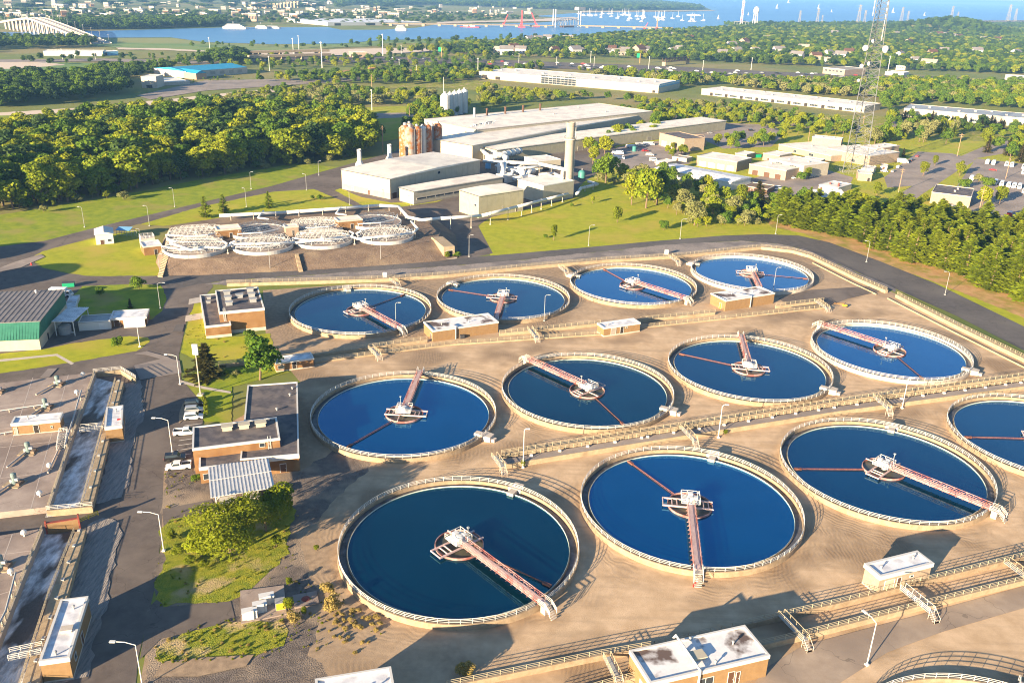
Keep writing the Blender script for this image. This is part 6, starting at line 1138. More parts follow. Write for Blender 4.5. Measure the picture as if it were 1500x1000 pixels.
# swing bridge and causeway of the railway
def causeway(a, b, lab, w=9, z=6):
    A, B = G(a), G(b); t = thing('railway_bridge', lab, 'bridge', (A + B) / 2); o = t.location; L = (B - A).length; d = (B - A).normalized()
    MB().bar(A - o + Vector((0, 0, z)), B - o + Vector((0, 0, z)), w, 3).build('deck', 'concrete', t); n = max(4, int(L / 45))
    for k in range(n): p = A.lerp(B, (k + .5) / n) - o; MB().box(p.x - 4, p.y - 6, 0, p.x + 4, p.y + 6, z).build('pier', 'concrete', t)
    return t
causeway((560, 38), (810, 41), 'low railway viaduct leading left from the steel swing bridge')
causeway((848, 41), (985, 44), 'low railway viaduct leading right from the steel swing bridge')
A, B = G((811, 41)), G((849, 40.5)); t = thing('swing_bridge', 'white steel truss swing bridge with lift towers on the river', 'bridge', A); d = B - A; L = d.length; t.rotation_euler = (0, 0, atan2(d.y, d.x)); H0 = far_h((830, 40), 10)
for s in (-5, 5):
    mb = MB(); N = 10; tops = [(L * i / N, s, 6 + H0 * (1 - ((i / N - .5) * 2) ** 2 * .55)) for i in range(N + 1)]
    for i in range(N): mb.bar(tops[i], tops[i + 1], 1.5); mb.bar((L * i / N, s, 6), tops[i + 1] if i < N / 2 else tops[i], 1.0); mb.bar((L * i / N, s, 6), tops[i], 1.0)
    mb.bar((0, s, 6), (L, s, 6), 1.6); mb.build('truss', 'white_paint', t)
for x in (2, L - 2):
    mb = MB()
    for s in (-5, 5): mb.bar((x, s, 0), (x, s, far_h((830, 40), 25)), 2.2)
    mb.build('lift_tower', 'white_paint', t)
mb = MB(); mb.box(L * .85, -8, far_h((830, 40), 24), L + 14, 8, far_h((830, 40), 28)); mb.build('machine_house', 'concrete_pale', t); MB().box(L * .3, -9, 0, L * .7, 9, 5).build('pivot_pier', 'door_brown', t)
for p, hp, lean, lab in [((764, 41), 24, 0, 'tall red crane on a barge by the railway viaduct'), ((738, 38), 16, .35, 'leaning red crane left of the tall red crane'), ((786, 40), 20, -.4, 'leaning red crane between tall crane and swing bridge'), ((944, 43), 9, .5, 'small red crane at the right end of the viaduct'), ((962, 44), 16, 0, 'orange-tan pile-driver tower at the right end of the viaduct')]:
    h = far_h(p, hp); t = thing('crane', lab, 'crane', G(p)); w = h * .045
    mb = MB()
    for s in (-1, 1): mb.tube((s * w, 0, 3), (s * w * .3 + h * lean, 0, h), w * .45, 5)
    for k in range(9): f = k / 9; mb.tube(((1 - f * .7) * w + h * lean * f, 0, 3 + (h - 3) * f), (-(1 - f * .7) * w + h * lean * (f + .1), 0, 3 + (h - 3) * (f + .1)), w * .3, 4)
    mb.build('boom', 'crane_red' if 'red' in lab else 'earth_pile', t); MB().box(-w * 5, -w * 3, 0, w * 5, w * 3, 3.5).build('barge', 'crane_red' if 'red' in lab else 'door_brown', t); MB().box(-w * 2.5, -w * 1.5, 3.5, w * 1.5, w * 1.5, 3.5 + w * 3).build('cab', 'crane_red', t)
for p, lab in [((683, 40.5), 'red work barge alone on the river'), ((693, 41), 'second red work barge beside the first')]:
    t = thing('barge', lab, 'barge', G(p)); w = far_h(p, 9); MB().prism([(-w, -w * .4), (w, -w * .4), (w * 1.2, 0), (w, w * .4), (-w, w * .4)], 0, 3).build('hull', 'crane_red', t); MB().box(-w * .5, -w * .2, 3, w * .3, w * .2, 6).build('cabin', 'white_paint', t)
def ship(p, wpx, hpx, lab, decks=3, z=1.0):
    t = thing('ferry', lab, 'boat', G(p) + Vector((0, 0, z))); w = far_h(p, wpx) / 2; h = far_h(p, hpx)
    MB().prism([(-w, -w * .22), (w * .8, -w * .22), (w, 0), (w * .8, w * .22), (-w, w * .22)], 0, h * .35).build('hull', 'white_paint', t)
    for k in range(decks): MB().box(-w * (.9 - .12 * k), -w * .18, h * (.35 + .2 * k), w * (.65 - .15 * k), w * .18, h * (.35 + .2 * (k + 1)) - .4).build('deck_cabin', 'white_paint', t); MB().box(-w * (.88 - .12 * k), -w * .185, h * (.42 + .2 * k), w * (.62 - .15 * k), w * .185, h * (.42 + .2 * k) + h * .07).build('window_band', 'glass', t)
    MB().tube((-w * .2, 0, h), (-w * .2, 0, h * 1.35), w * .03, 6).build('funnel', 'grey_metal', t)
ship((346, 43), 36, 7, 'long white moored ship on the far river bank'); ship((384, 42.5), 18, 6, 'dark-hulled boat between two white ships', 2); ship((401, 42.5), 21, 5, 'low white ferry moored at the far bank', 2); ship((588, 45.5), 18, 8, 'white ferry under way on the river', 3); ship((1017, 23.5), 22, 3, 'long low barge-like boat beyond the sailing boats', 1); ship((1108, 0), 1, 1, 'tiny white boat on the horizon', 1) if False else None
boat = thing('sailboat', 'x', 'sailboat', (0, 0, 0), 0, 'moored sailing boats'); MB().add([(-5, 0, 0), (-4, -1.6, 1.2), (3, -1.5, 1.2), (6.5, 0, 1.5), (3, 1.5, 1.2), (-4, 1.6, 1.2), (-4, -1.1, 0), (3, -1, 0), (5, 0, 0), (3, 1, 0), (-4, 1.1, 0)], [(1, 2, 3, 4, 5), (6, 7, 2, 1), (7, 8, 3, 2), (8, 9, 4, 3), (9, 10, 5, 4), (10, 6, 1, 5)]).build('hull', 'white_paint', boat); MB().box(-2, -.9, 1.2, 2, .9, 2.2).build('cabin', 'white_paint', boat); MB().tube((.8, 0, 1.2), (.8, 0, 15), .28, 6).tube((.8, 0, 2.6), (-4, 0, 2.6), .3, 6).build('mast', 'white_paint', boat)
rnd = random.Random(11); bpx = []
for (x0, x1, y0, y1, n) in [(850, 875, 22, 25, 5), (878, 905, 21, 28, 7), (905, 940, 20, 33, 12), (940, 965, 24, 32, 10), (965, 1000, 24, 33, 7), (1008, 1034, 28, 33, 5), (840, 850, 20, 24, 1)]:
    for k in range(n): bpx.append((x0 + rnd.random() * (x1 - x0), y0 + rnd.random() * (y1 - y0)))
for i, p in enumerate(bpx):
    o = boat if i == 0 else dup(boat); q = G(p); o.location = (q.x, q.y, 1.1); o.rotation_euler = (0, 0, rnd.uniform(-.5, .5) + (pi if rnd.random() < .4 else 0)); s = rnd.uniform(1.5, 2.1); o.scale = (s, s, s)
    o['label'] = 'white bare-masted boat moored in the crowded anchorage' if 870 < p[0] < 1001 else ('white bare-masted boat at the right edge of the anchorage' if p[0] > 1000 else 'white bare-masted boat close beside the swing bridge')
mat('sail', (.75, .66, .55))
sb = thing('sailboat', 'x', 'sailboat', (0, 0, 0), 0, 'sailing boats on the open sea'); MB().prism([(-9, -2), (8, -2), (11, 0), (8, 2), (-9, 2)], 0, 2.5).build('hull', 'white_paint', sb); MB().add([(-7, -.2, 4), (1, -.2, 4), (1, -.2, 30), (-7, .2, 4), (1, .2, 4), (1, .2, 30)], [(0, 1, 2), (3, 5, 4), (0, 2, 5, 3), (1, 4, 5, 2), (0, 3, 4, 1)]).build('sail', 'sail', sb)
for i, (p, s, lab) in enumerate([((1138, 13), 1.6, 'sailing boat alone left of the water tower'), ((1199, 13), 1.5, 'sailing boat above the power pylons'), ((1308, 19), 1.8, 'orange-lit sailing boat right of the lattice tower'), ((1354, 23.5), 1.2, 'small boat low on the sea right of the tower'), ((1052, 29), 1.5, 'sailing boat near the shore left of the mast'), ((1218, 18.5), 1, 'tiny boat just right of the pylons'), ((1155, 5), 1.8, 'distant sailing boat high near the horizon'), ((1096, 23), 1, 'tiny boat beside the water tower')]):
    o = sb if i == 0 else dup(sb); q = G(p); o.location = (q.x, q.y, 1.6); o['label'] = lab; s = s * far_h(p, 7) / 52; o.scale = (s, s, s)
# water tower, masts, pylons
p = (1105, 40); h = far_h(p, 26); t = thing('water_tower', 'white water tower on splayed legs near the shore', 'water tower', G(p)); r = far_h(p, 4.2)
MB().ball((0, 0, h * .85), r, 12, 1.3).build('tank_bowl', 'white_paint', t)
for k in range(4): MB().tube((r * 1.15 * cos(k * pi / 2 + .5), r * 1.15 * sin(k * pi / 2 + .5), 0), (r * .75 * cos(k * pi / 2 + .5), r * .75 * sin(k * pi / 2 + .5), h * .8), r * .13, 5).build('leg', 'white_paint', t)
MB().tube((0, 0, 0), (0, 0, h * .8), r * .22, 8).build('riser', 'white_paint', t)
def pylon(p, hpx, lab, m='cream_dark', grp='power pylons by the shore'):
    h = far_h(p, hpx); t = thing('power_pylon', lab, 'pylon', G(p), 0, grp); w = h * .085; mb = MB()
    for s in (-1, 1):
        for s2 in (-1, 1): mb.tube((s * w, s2 * w, 0), (s * w * .25, s2 * w * .25, h), h * .008, 4)
    for k in range(8):
        f, g_ = k / 8, (k + 1) / 8; a, b = w * (1 - .75 * f), w * (1 - .75 * g_)
        for s in (-1, 1): mb.tube((a, s * a, h * f), (-b, s * b, h * g_), h * .005, 4)
    mb.build('lattice', m, t); mb = MB()
    for f in (.72, .84, .96): mb.tube((-w * 1.3, 0, h * f), (w * 1.3, 0, h * f), h * .007, 4)
    mb.build('crossarm', m, t)
for a in [((1170, 38), 20, 'pylon at the left of the shore row'), ((1196, 38), 22, 'pylon with a red tip in the shore row'), ((1203, 38), 14, 'shorter pylon just right of the red-tipped pylon'), ((1256, 38), 27, 'tallest pylon of the shore row left of the lattice tower'), ((1265, 38), 20, 'pylon close to the left side of the lattice tower'), ((1319, 36), 22, 'pylon right of the lattice tower'), ((1328, 36), 17, 'shorter pylon right of the lattice tower'), ((1392, 34), 21, 'pylon behind the wooded hill'), ((1401, 34), 14, 'shorter pylon behind the wooded hill'), ((1475, 36), 24, 'pylon before the far shore houses'), ((1485, 36), 19, 'pylon at the right of the far shore houses')]: pylon(*a)
t = thing('radio_mast', 'red and white radio mast left of the water tower', 'mast', G((1085, 41))); h = far_h((1085, 41), 37); mb = MB(); [mb.tube((sx, 0, 0), (sx * .8, 0, h), 1.4, 5) for sx in (-3, 3)]; mb.build('mast', 'white_paint', t); mb = MB()
for k in range(12): mb.tube((-3, 0, h * k / 12), (3, 0, h * (k + 1) / 12), .8, 4)
mb.build('bracing', 'crane_red', t); MB().box(-5, -2, h * .9, 5, 2, h * .95).build('antenna_head', 'grey_metal', t)
sub = thing('substation', 'grey steel substation gantry at the mast foot', 'substation', G((1085, 42))); mb = MB(); s_ = far_h((1085, 42), 1)
for k in range(6): mb.tube(((k * 4 - 10) * s_, 0, 0), ((k * 4 - 10) * s_, 0, s_ * 9), s_ * .3, 4)
mb.tube((-10 * s_, 0, s_ * 9), (10 * s_, 0, s_ * 9), s_ * .4, 4); mb.build('gantry', 'grey_metal', sub); MB().box(-8 * s_, s_, 0, -4 * s_, 3 * s_, 3 * s_).build('switch_house', 'concrete_pale', sub)
# far truss bridge on the horizon
A, B = G((360, 11)), G((520, 9)); t = thing('truss_bridge', 'far grey truss bridge with tan piers near the horizon', 'bridge', G((420, 12))); o = t.location; d = B - A; L = d.length; t.rotation_euler = (0, 0, atan2(d.y, d.x)); u = far_h((420, 12), 1)
mb = MB(); x0, x1 = -45 * u, 40 * u; N = 24
tz = lambda x: 12 * u + 5 * u * math.exp(-((x + 15 * u) / (7 * u)) ** 2) + 5 * u * math.exp(-((x - 14 * u) / (7 * u)) ** 2)
for k in range(N):
    a, b = x0 + (x1 - x0) * k / N, x0 + (x1 - x0) * (k + 1) / N; mb.bar((a, 0, 9.5 * u), (b, 0, 9.5 * u), u * .7); mb.bar((a, 0, tz(a)), (b, 0, tz(b)), u * .6); mb.bar((a, 0, 9.5 * u), (b, 0, tz(b)), u * .5)
mb.build('truss', 'grey_metal', t)
for k in range(14): x = (-78 + k * 8.2) * u; z = (3.5 + .42 * k) * u if k < 12 else 9 * u; MB().box(x - u, -2 * u, 0, x + u, 2 * u, z).build('pier', 'concrete', t)
mb = MB(); mb.bar((-82 * u, 0, 4 * u), (-40 * u, 0, 9.6 * u), 4 * u, u); mb.bar((40 * u, 0, 9.6 * u), (75 * u, 0, 6 * u), 4 * u, u); mb.build('deck', 'concrete', t)
# houses: three prototypes, copies among the trees
def house_proto(i, wall, roof, w, d, h, rise):
    t = thing('house', 'x', 'house', (0, 0, 0), 0, 'houses among the trees'); MB().box(-w / 2, -d / 2, 0, w / 2, d / 2, h).add([(-w / 2, -d / 2, h), (-w / 2, d / 2, h), (-w / 2, 0, h + rise), (w / 2, -d / 2, h), (w / 2, d / 2, h), (w / 2, 0, h + rise)], [(0, 1, 2), (3, 5, 4)]).build('wall', wall, t)
    mb = MB(); e = .6
    mb.add([(-w / 2 - e, -d / 2 - e, h - .3), (w / 2 + e, -d / 2 - e, h - .3), (w / 2 + e, 0, h + rise + .25), (-w / 2 - e, 0, h + rise + .25), (w / 2 + e, d / 2 + e, h - .3), (-w / 2 - e, d / 2 + e, h - .3)], [(0, 1, 2, 3), (3, 2, 4, 5)])
    rf = mb.build('roof', roof, t); MB().box(w * .2, .3, h + rise * .3, w * .2 + .9, 1.3, h + rise + 1.2).build('chimney', 'brick', rf)
    for k in range(3): MB().box(-w * .38 + k * w * .3, -d / 2 - .06, h * .25, -w * .38 + k * w * .3 + 1.4, -d / 2, h * .25 + 1.6).build('window', 'glass', t)
    MB().box(w * .3, -d / 2 - .08, 0, w * .3 + 1.1, -d / 2, 2.2).build('door', 'door_brown', t)
    return t
HP = [house_proto(0, 'white_paint', 'grey_roof', 13, 9, 5.5, 3), house_proto(1, 'cream', 'cream_dark', 15, 9, 5.2, 2.6), house_proto(2, 'brick_beige', 'door_brown', 12, 10, 6, 3.2)]
hpx = [((1071, 70), 0), ((1078, 79), 1), ((1090, 66), 2), ((1123, 58), 1), ((1140, 79), 0), ((1167, 87), 0), ((1177, 73), 1), ((1194, 88), 2), ((1207, 92), 1), ((1213, 82), 0), ((1222, 52), 0), ((1231, 86), 0), ((1243, 82), 2), ((1252, 47), 1), ((1305, 48), 0), ((1312, 53), 1), ((1318, 84), 0), ((1345, 51), 0), ((1356, 52), 1), ((1366, 53), 0), ((1375, 54), 2), ((1385, 53), 0), ((1396, 55), 0), ((1405, 57), 2), ((1417, 53), 1), ((1382, 78), 0), ((1430, 79), 0), ((1365, 82), 2), ((1461, 62), 2), ((1456, 52), 0), ((1487, 82), 0), ((1052, 56), 1), ((1010, 60), 2), ((995, 75), 0), ((985, 78), 1), ((945, 77), 0), ((936, 79), 2), ((915, 79), 0), ((905, 81), 1), ((893, 80), 0), ((842, 79), 0), ((848, 78), 1), ((897, 76), 2), ((776, 62), 0), ((788, 60), 1), ((802, 60), 0), ((830, 60), 1), ((838, 59), 0), ((971, 55), 1), ((985, 54), 0), ((742, 80), 0), ((733, 78), 1), ((752, 76), 2), ((763, 78), 0), ((812, 78), 2), ((1340, 92), 0), ((1360, 98), 1), ((1330, 66), 2), ((1440, 60), 1), ((1160, 60), 0), ((1105, 77), 1), ((1058, 82), 0)]
used = [False] * 3; rnd = random.Random(5)
words = ['white house with a grey gable roof', 'cream house with a tan roof', 'beige house with a brown roof']
for p, k in hpx:
    o = HP[k] if not used[k] else dup(HP[k]); used[k] = True; s = rnd.uniform(1.2, 1.7); o.location = G(p); o.rotation_euler = (0, 0, rnd.uniform(-.8, .8)); o.scale = (s, s, s)
    o['label'] = words[k] + (' right of the lattice tower, beyond the highway' if p[0] > 1290 else ' left of the lattice tower, beyond the highway' if p[0] > 1000 else ' behind the highway above the glazed warehouse' if p[0] > 860 else ' on the near river bank')
big = [((1020, 54), (1042, 54), (1023, 52), 9, 'cream', 'large cream house beside the far ball field'), ((1206, 99), (1238, 102), (1213, 95), 9, 'brick_beige', 'beige motel-like block beside the highway'), ((1297, 105), (1324, 107), (1300, 103), 5, 'white_paint', 'low white building right of the lattice tower by the highway'), ((1313, 96), (1327, 97), (1316, 93), 7, 'cream', 'cream building behind the low white building'), ((1486, 113), (1530, 115), (1490, 110), 7, 'white_paint', 'pale building at the right edge beside the highway')]
for p0, p1, p3, h, m, lab in big:
    b = Bld('block', lab, 'building'); b.vol(p0, p1, p3, h, m, 'cream_dark' if 'motel' in lab else 'white_roof', 'white_paint', fh=.6)
    for k in range(5): b.op('f', b.w * (.1 + .17 * k), b.w * (.2 + .17 * k), h * .5, h * .75, 'window')
b = Bld('apartment_row', 'row of pale far shore apartments at the right edge'); b.vol((1432, 32), (1560, 31), (1432, 30.5), 16, 'cream', 'brick_tan', 'white_paint', fh=1, base=None)
for k in range(14): b.op('f', b.w * (.02 + .07 * k), b.w * (.05 + .07 * k), 3, 11, 'window')
# distant town: many little buildings, one mesh shared per kind
tp_ = []
for k, (m, w, d, h) in enumerate([('concrete_pale', 26, 14, 10), ('cream', 18, 14, 12), ('brick_beige', 30, 16, 14), ('cream_dark', 55, 22, 9), ('brick', 22, 16, 14)]):
    mb = MB(); mb.c = 0; mb.box(-w / 2, -d / 2, 0, w / 2, d / 2, h); mb.c = 1; mb.box(-w / 2 - .5, -d / 2 - .5, h, w / 2 + .5, d / 2 + .5, h + 1.5); mb.c = 2
    for q in range(5): mb.box(-w / 2 + w * (.08 + .19 * q), -d / 2 - .2, h * .3, -w / 2 + w * (.18 + .19 * q), -d / 2, h * .7)
    o = mb.build('town_building', [m, 'grey_roof' if k in (0, 1) else 'white_roof', 'glass']); tag(o, 'x', 'building', 'far town buildings'); tp_.append([o, False])
rnd = random.Random(21)
tw = ['white', 'cream', 'beige', 'long pale', 'reddish']
for k in range(230):
    u = rnd.random()
    if u < .62: x = rnd.uniform(-20, 560); y = rnd.triangular(8, 36, 22)
    elif u < .82: x = rnd.uniform(520, 780); y = rnd.uniform(10, 30)
    else: x = rnd.uniform(0, 500); y = rnd.uniform(1, 12)
    if x < 330 and y > 30: y -= 7
    if x > 640 and y > 26: y -= 8
    hy = -39 + 44 * x / 1500
    if y < hy + 9: y = hy + 9
    i = rnd.choices(range(5), [5, 4, 3, 2, 1])[0]; s0 = tp_[i]
    o = s0[0] if not s0[1] else s0[0].copy()
    if s0[1]: COL.objects.link(o)
    s0[1] = True; q = G((x, y)); o.location = q; o.rotation_euler = (0, 0, rnd.uniform(-.7, .7)); s = rnd.uniform(.4, .85) * (1.3 if y < 12 else .9); o.scale = (s, s, s * rnd.uniform(1.0, 1.9))
    o['label'] = '%s building of the far town, %s' % (tw[i], 'behind the highway bridge' if x < 170 else 'above the moored ships' if x < 450 else 'behind the long quay shed' if x < 620 else 'behind the red cranes')
# soil heap and highway signs, overpass
t = thing('soil_heap', 'orange-brown heap of soil by the bend of the side road', 'heap', G((545, 109))); R0 = far_h((545, 109), 26); mb = MB(); rnd = random.Random(2); vs = [(0, 0, R0 * .38)]; fs = []
for j in range(1, 7):
    for k in range(24): a = k * pi / 12; r = R0 * j / 6 * (1 + .12 * sin(3 * a + j) + rnd.uniform(-.06, .06)); vs.append((r * cos(a), r * sin(a) * .7, max(0, R0 * .38 * (1 - (j / 6) ** 1.3) + rnd.uniform(-.5, .5) * (j < 6))))
for k in range(24): fs.append((0, 1 + k, 1 + (k + 1) % 24))
for j in range(5):
    for k in range(24): fs.append((1 + j * 24 + k, 1 + (j + 1) * 24 + k, 1 + (j + 1) * 24 + (k + 1) % 24, 1 + j * 24 + (k + 1) % 24))
mb.add(vs, fs); tag(mb.build('mound', 'earth_pile', t))
for a, b, z, lab in [((365, 92), (482, 88), 8, 'elevated highway ramp nearer the blue-roofed hall'), ((362, 86), (480, 83), 9, 'elevated highway ramp behind the first ramp')]:
    causeway(a, b, lab, 14, z)
for p, lab in [((935, 93), 'green highway sign on a post by the highway bend'), ((645, 84), 'green highway sign on posts among the roadside trees')]:
    t = thing('highway_sign', lab, 'sign', G(p)); s = far_h(p, 1); MB().tube((2 * s, 0, 0), (2 * s, 0, 14 * s), .5 * s, 6).build('post', 'earth_pile', t); MB().box(-3 * s, -.2 * s, 8 * s, 2 * s, .2 * s, 14 * s).build('sign_panel', 'sign_green', t)
t = thing('truss_footbridge', 'brown steel truss bridge over the highway', 'bridge', G((972, 97))); A, B = G((972, 96)), G((1007, 93)); o = t.location; L = (B - A).length; t.rotation_euler = (0, 0, atan2((B - A).y, (B - A).x))
for s in (-3, 3):
    mb = MB(); mb.bar((0, s, 6), (L, s, 6), .8); mb.bar((0, s, 11), (L, s, 11), .8)
    for k in range(9): mb.bar((L * k / 8, s, 6), (L * k / 8, s, 11), .6); mb.bar((L * k / 9, s, 6), (L * (k + 1) / 9, s, 11), .5)
    mb.build('truss', 'door_brown', t)
MB().box(0, -3, 5.6, L, 3, 6).build('deck', 'concrete', t)
for x in (1, L - 1): MB().box(x - 1, -3, 0, x + 1, 3, 5.6).build('pier', 'concrete', t)
# traffic on the highway: small bodies, shared mesh
cars = []
for k, m in enumerate(['car_white', 'car_silver', 'car_black', 'car_red']):
    mb = MB(); mb.c = 0; mb.box(-2.4, -.95, .3, 2.4, .95, 1.0); mb.prism([(-1.6, -.85), (1.0, -.85), (1.0, .85), (-1.6, .85)], 1.0, 1.55); mb.c = 1; mb.box(-1.7, -.86, 1.05, 1.1, .86, 1.4)
    for sx in (-1.5, 1.5):
        for sy in (-.9, .9): mb.add(*cylx(sx, sy, .36, .2, 8))
    o = mb.build('highway_car', [m, 'glass']); tag(o, 'x', 'car', 'traffic on the highway'); cars.append([o, False])
rnd = random.Random(9); names4 = ['white', 'silver', 'black', 'red']
hw = [[(560, 87), (760, 92), (860, 97), (1000, 103), (1130, 108), (1260, 112)], [(560, 90), (740, 95), (850, 100), (960, 105), (1100, 110), (1250, 114)]]
for k in range(64):
    L = hw[k % 2]; j = rnd.randrange(5); f = rnd.random(); x = L[j][0] + (L[j + 1][0] - L[j][0]) * f; y = L[j][1] + (L[j + 1][1] - L[j][1]) * f + rnd.uniform(-1.5, 1.5)
    i = rnd.choices(range(4), [6, 3, 3, 1])[0]; s0 = cars[i]; o = s0[0] if not s0[1] else s0[0].copy()
    if s0[1]: COL.objects.link(o)
    s0[1] = True; A, B = G(L[j]), G(L[j + 1]); o.location = G((x, y)); o.location.z = .9; o.rotation_euler = (0, 0, atan2(B.y - A.y, B.x - A.x)); s = rnd.uniform(1.1, 1.5); o.scale = (s, s, s)
    o['label'] = '%s car on the highway behind the %s' % (names4[i], 'soil heap' if x < 700 else 'glazed warehouse' if x < 1010 else 'long low cream warehouse')
# tall highway lamps and far poles
fl = thing('highway_mast', 'x', 'lamp mast', (0, 0, 0), 0, 'tall masts by the highway'); MB().tube((0, 0, 0), (0, 0, 1), .012, 6, .008).build('pole', 'white_metal', fl); MB().lathe([(.03, .97), (.03, 1.0), (.01, 1.02)], 8, closed=False).build('lamp_head', 'white_paint', fl)
for i, (p, hp, lab) in enumerate([((308, 78), 21, 'lamp mast rising over the marsh left of the ramps'), ((430, 82), 24, 'lamp mast at the left of the elevated ramps'), ((438, 74), 20, 'lamp mast behind the elevated ramps'), ((472, 100), 36, 'tall pale mast in front of the elevated ramps'), ((395, 104), 20, 'pale mast beside the blue-roofed hall'), ((561, 82), 30, 'tall lamp mast beside the pale green shed'), ((588, 83), 16, 'pale mast among the lorry yards'), ((585, 106), 18, 'thin mast right of the soil heap'), ((610, 112), 16, 'thin mast on the road bend'), ((700, 110), 24, 'grey mast left of the glazed warehouse'), ((865, 92), 16, 'pale pole behind the glazed warehouse'), ((870, 98), 14, 'second pale pole behind the glazed warehouse'), ((950, 102), 18, 'pale pole before the highway sign'), ((1029, 106), 16, 'pale pole right of the brown truss bridge'), ((1100, 103), 17, 'pale pole on the highway left of the motel-like block'), ((1300, 107), 22, 'double-headed mast right of the lattice tower'), ((815, 96), 12, 'pale pole over the glazed roof'), ((760, 93), 14, 'pale pole at the warehouse corner'), ((110, 87), 12, 'pale mast before the far white depot'), ((92, 88), 14, 'tall mast at the white depot front'), ((140, 88), 13, 'pale mast right of the depot front'), ((545, 162), 30, 'tall white flagpole on the mown field')]):
    o = fl if i == 0 else dup(fl); h = far_h(p, hp); o.location = G(p); o.scale = (h * 1.6, h * 1.6, h); o['label'] = lab
# ---------------------------------------------------------------- trees
def crown_mesh(name, m, seed, kind, nl=70):
    r = np.random.RandomState(seed); P = []; Nn = []; Sz = []
    if kind in ('broad', 'tall', 'bush', 'slim', 'spread'):
        par = {'broad': (.57, .27, .34, 30, .125), 'tall': (.56, .18, .40, 34, .095), 'bush': (.46, .38, .36, 12, .22), 'slim': (.52, .12, .40, 16, .12), 'spread': (.55, .42, .24, 20, .19)}[kind]
        zc, rx, rz, nb, lr = par
        for i in range(nb):
            d = r.normal(size=3); d /= np.linalg.norm(d); k = r.uniform(.35, 1.0)
            c = np.array([d[0] * rx * k, d[1] * rx * k, zc + d[2] * rz * k]); R = lr * r.uniform(.6, 1.25)
            n = int(nl * (R / lr) ** 2)
            q = r.normal(size=(n, 3)); q /= np.linalg.norm(q, axis=1)[:, None]
            q[:, 2] = np.where(q[:, 2] < -.55, -q[:, 2], q[:, 2])
            rr = R * r.uniform(.72, 1.08, size=n)[:, None]
            P.append(c + q * rr * np.array([1, 1, .85])); Nn.append(q + r.normal(size=(n, 3)) * .55); Sz.append(r.uniform(.6, 1.25, size=n) * lr * ((.30 if kind != 'spread' else .24) * sqrt(70 / nl)))
        P = np.vstack(P); Nn = np.vstack(Nn); Sz = np.concatenate(Sz); asp = .75
    else:   # conifer: whorls of branches
        W, nw, nbr = {'pine': (.27, 18, 10), 'spruce': (.24, 20, 10)}[kind]
        for i in range(nw):
            f = i / (nw - 1); z = .04 + .94 * f; Lb = W * (1 - f) ** .8 * r.uniform(.75, 1.15) + .02
            if kind == 'pine' and f < .5: Lb = W * r.uniform(.75, 1.1) * (.78 + .4 * f)
            for b in range(max(3, int(nbr * (1 - .5 * f)))):
                a = r.uniform(0, 2 * pi); L = Lb * r.uniform(.6, 1.2); up = r.uniform(-.05, .35) if kind == 'pine' else r.uniform(-.3, .05)
                for s in range(5):
                    g = (s + .8) / 5
                    for w in range(3):
                        P.append([cos(a) * L * g + r.normal() * .012, sin(a) * L * g + r.normal() * .012, z + L * g * up + r.normal() * .014]); Nn.append([cos(a) * .3 + r.normal() * .4, sin(a) * .3 + r.normal() * .4, .9]); Sz.append(.040 * r.uniform(.6, 1.2) * (1.15 - .4 * f))
        for s in range(10): P.append([r.normal() * .008, r.normal() * .008, .9 + .012 * s]); Nn.append(list(r.normal(size=3))); Sz.append(.018)
        P = np.array(P); Nn = np.array(Nn); Sz = np.array(Sz); asp = .55
    n = len(P); Nn /= np.linalg.norm(Nn, axis=1)[:, None]
    t = np.cross(Nn, r.normal(size=(n, 3))); t /= np.linalg.norm(t, axis=1)[:, None]; b = np.cross(Nn, t)
    if kind in ('pine', 'spruce'):
        d = P * np.array([1, 1, 0]); d /= (np.linalg.norm(d, axis=1)[:, None] + 1e-6); t = d + np.array([0, 0, .15]); t /= np.linalg.norm(t, axis=1)[:, None]; b = np.cross(Nn, t); b /= np.linalg.norm(b, axis=1)[:, None]
    s = Sz[:, None]
    V = np.stack([P - t * s, P + b * s * asp + Nn * s * .25, P + t * s, P - b * s * asp + Nn * s * .25], axis=1).reshape(-1, 3)
    me = bpy.data.meshes.new(name); me.vertices.add(4 * n); me.vertices.foreach_set('co', V.ravel()); me.loops.add(4 * n); me.loops.foreach_set('vertex_index', np.arange(4 * n)); me.polygons.add(n); me.polygons.foreach_set('loop_start', np.arange(n) * 4); me.polygons.foreach_set('loop_total', np.full(n, 4))
    me.materials.append(MT[m]); me.update(); me.validate(); return me
def trunk_mesh(kind):
    mb = MB(); zt = {'bush': .35, 'pine': .9, 'spruce': .9}.get(kind, .62); r0 = .022 if kind != 'bush' else .02
    mb.tube((0, 0, -.01), (.006, 0, zt * .5), r0, 7, r0 * .75); mb.tube((.006, 0, zt * .5), (0, .004, zt), r0 * .75, 7, r0 * .25)
    if kind not in ('pine', 'spruce'):
        for k in range(5): a = k * 1.3; mb.tube((0, 0, zt * (.35 + .1 * k)), (.16 * cos(a), .16 * sin(a), zt * (.35 + .1 * k) + .16), r0 * .45, 5, r0 * .15)
    o = mb.build('trunk', 'bark'); me = o.data; bpy.data.objects.remove(o); return me
SPEC = {'broad_yellow': ('broad', 'leaf_yellow'), 'broad_green': ('broad', 'leaf_green'), 'tall_yellow': ('tall', 'leaf_yellow'), 'tall_green': ('tall', 'leaf_green'), 'bush_green': ('bush', 'leaf_green'), 'bush_silver': ('bush', 'leaf_silver'), 'slim_bright': ('slim', 'leaf_bright'), 'broad_bright': ('broad', 'leaf_bright'), 'spread_bright': ('spread', 'leaf_bright'), 'pine': ('pine', 'leaf_pine'), 'spruce': ('spruce', 'leaf_spruce'), 'broad_silver': ('broad', 'leaf_silver'), 'broad_far': ('broad', 'leaf_far'), 'bush_reed': ('bush', 'reed')}
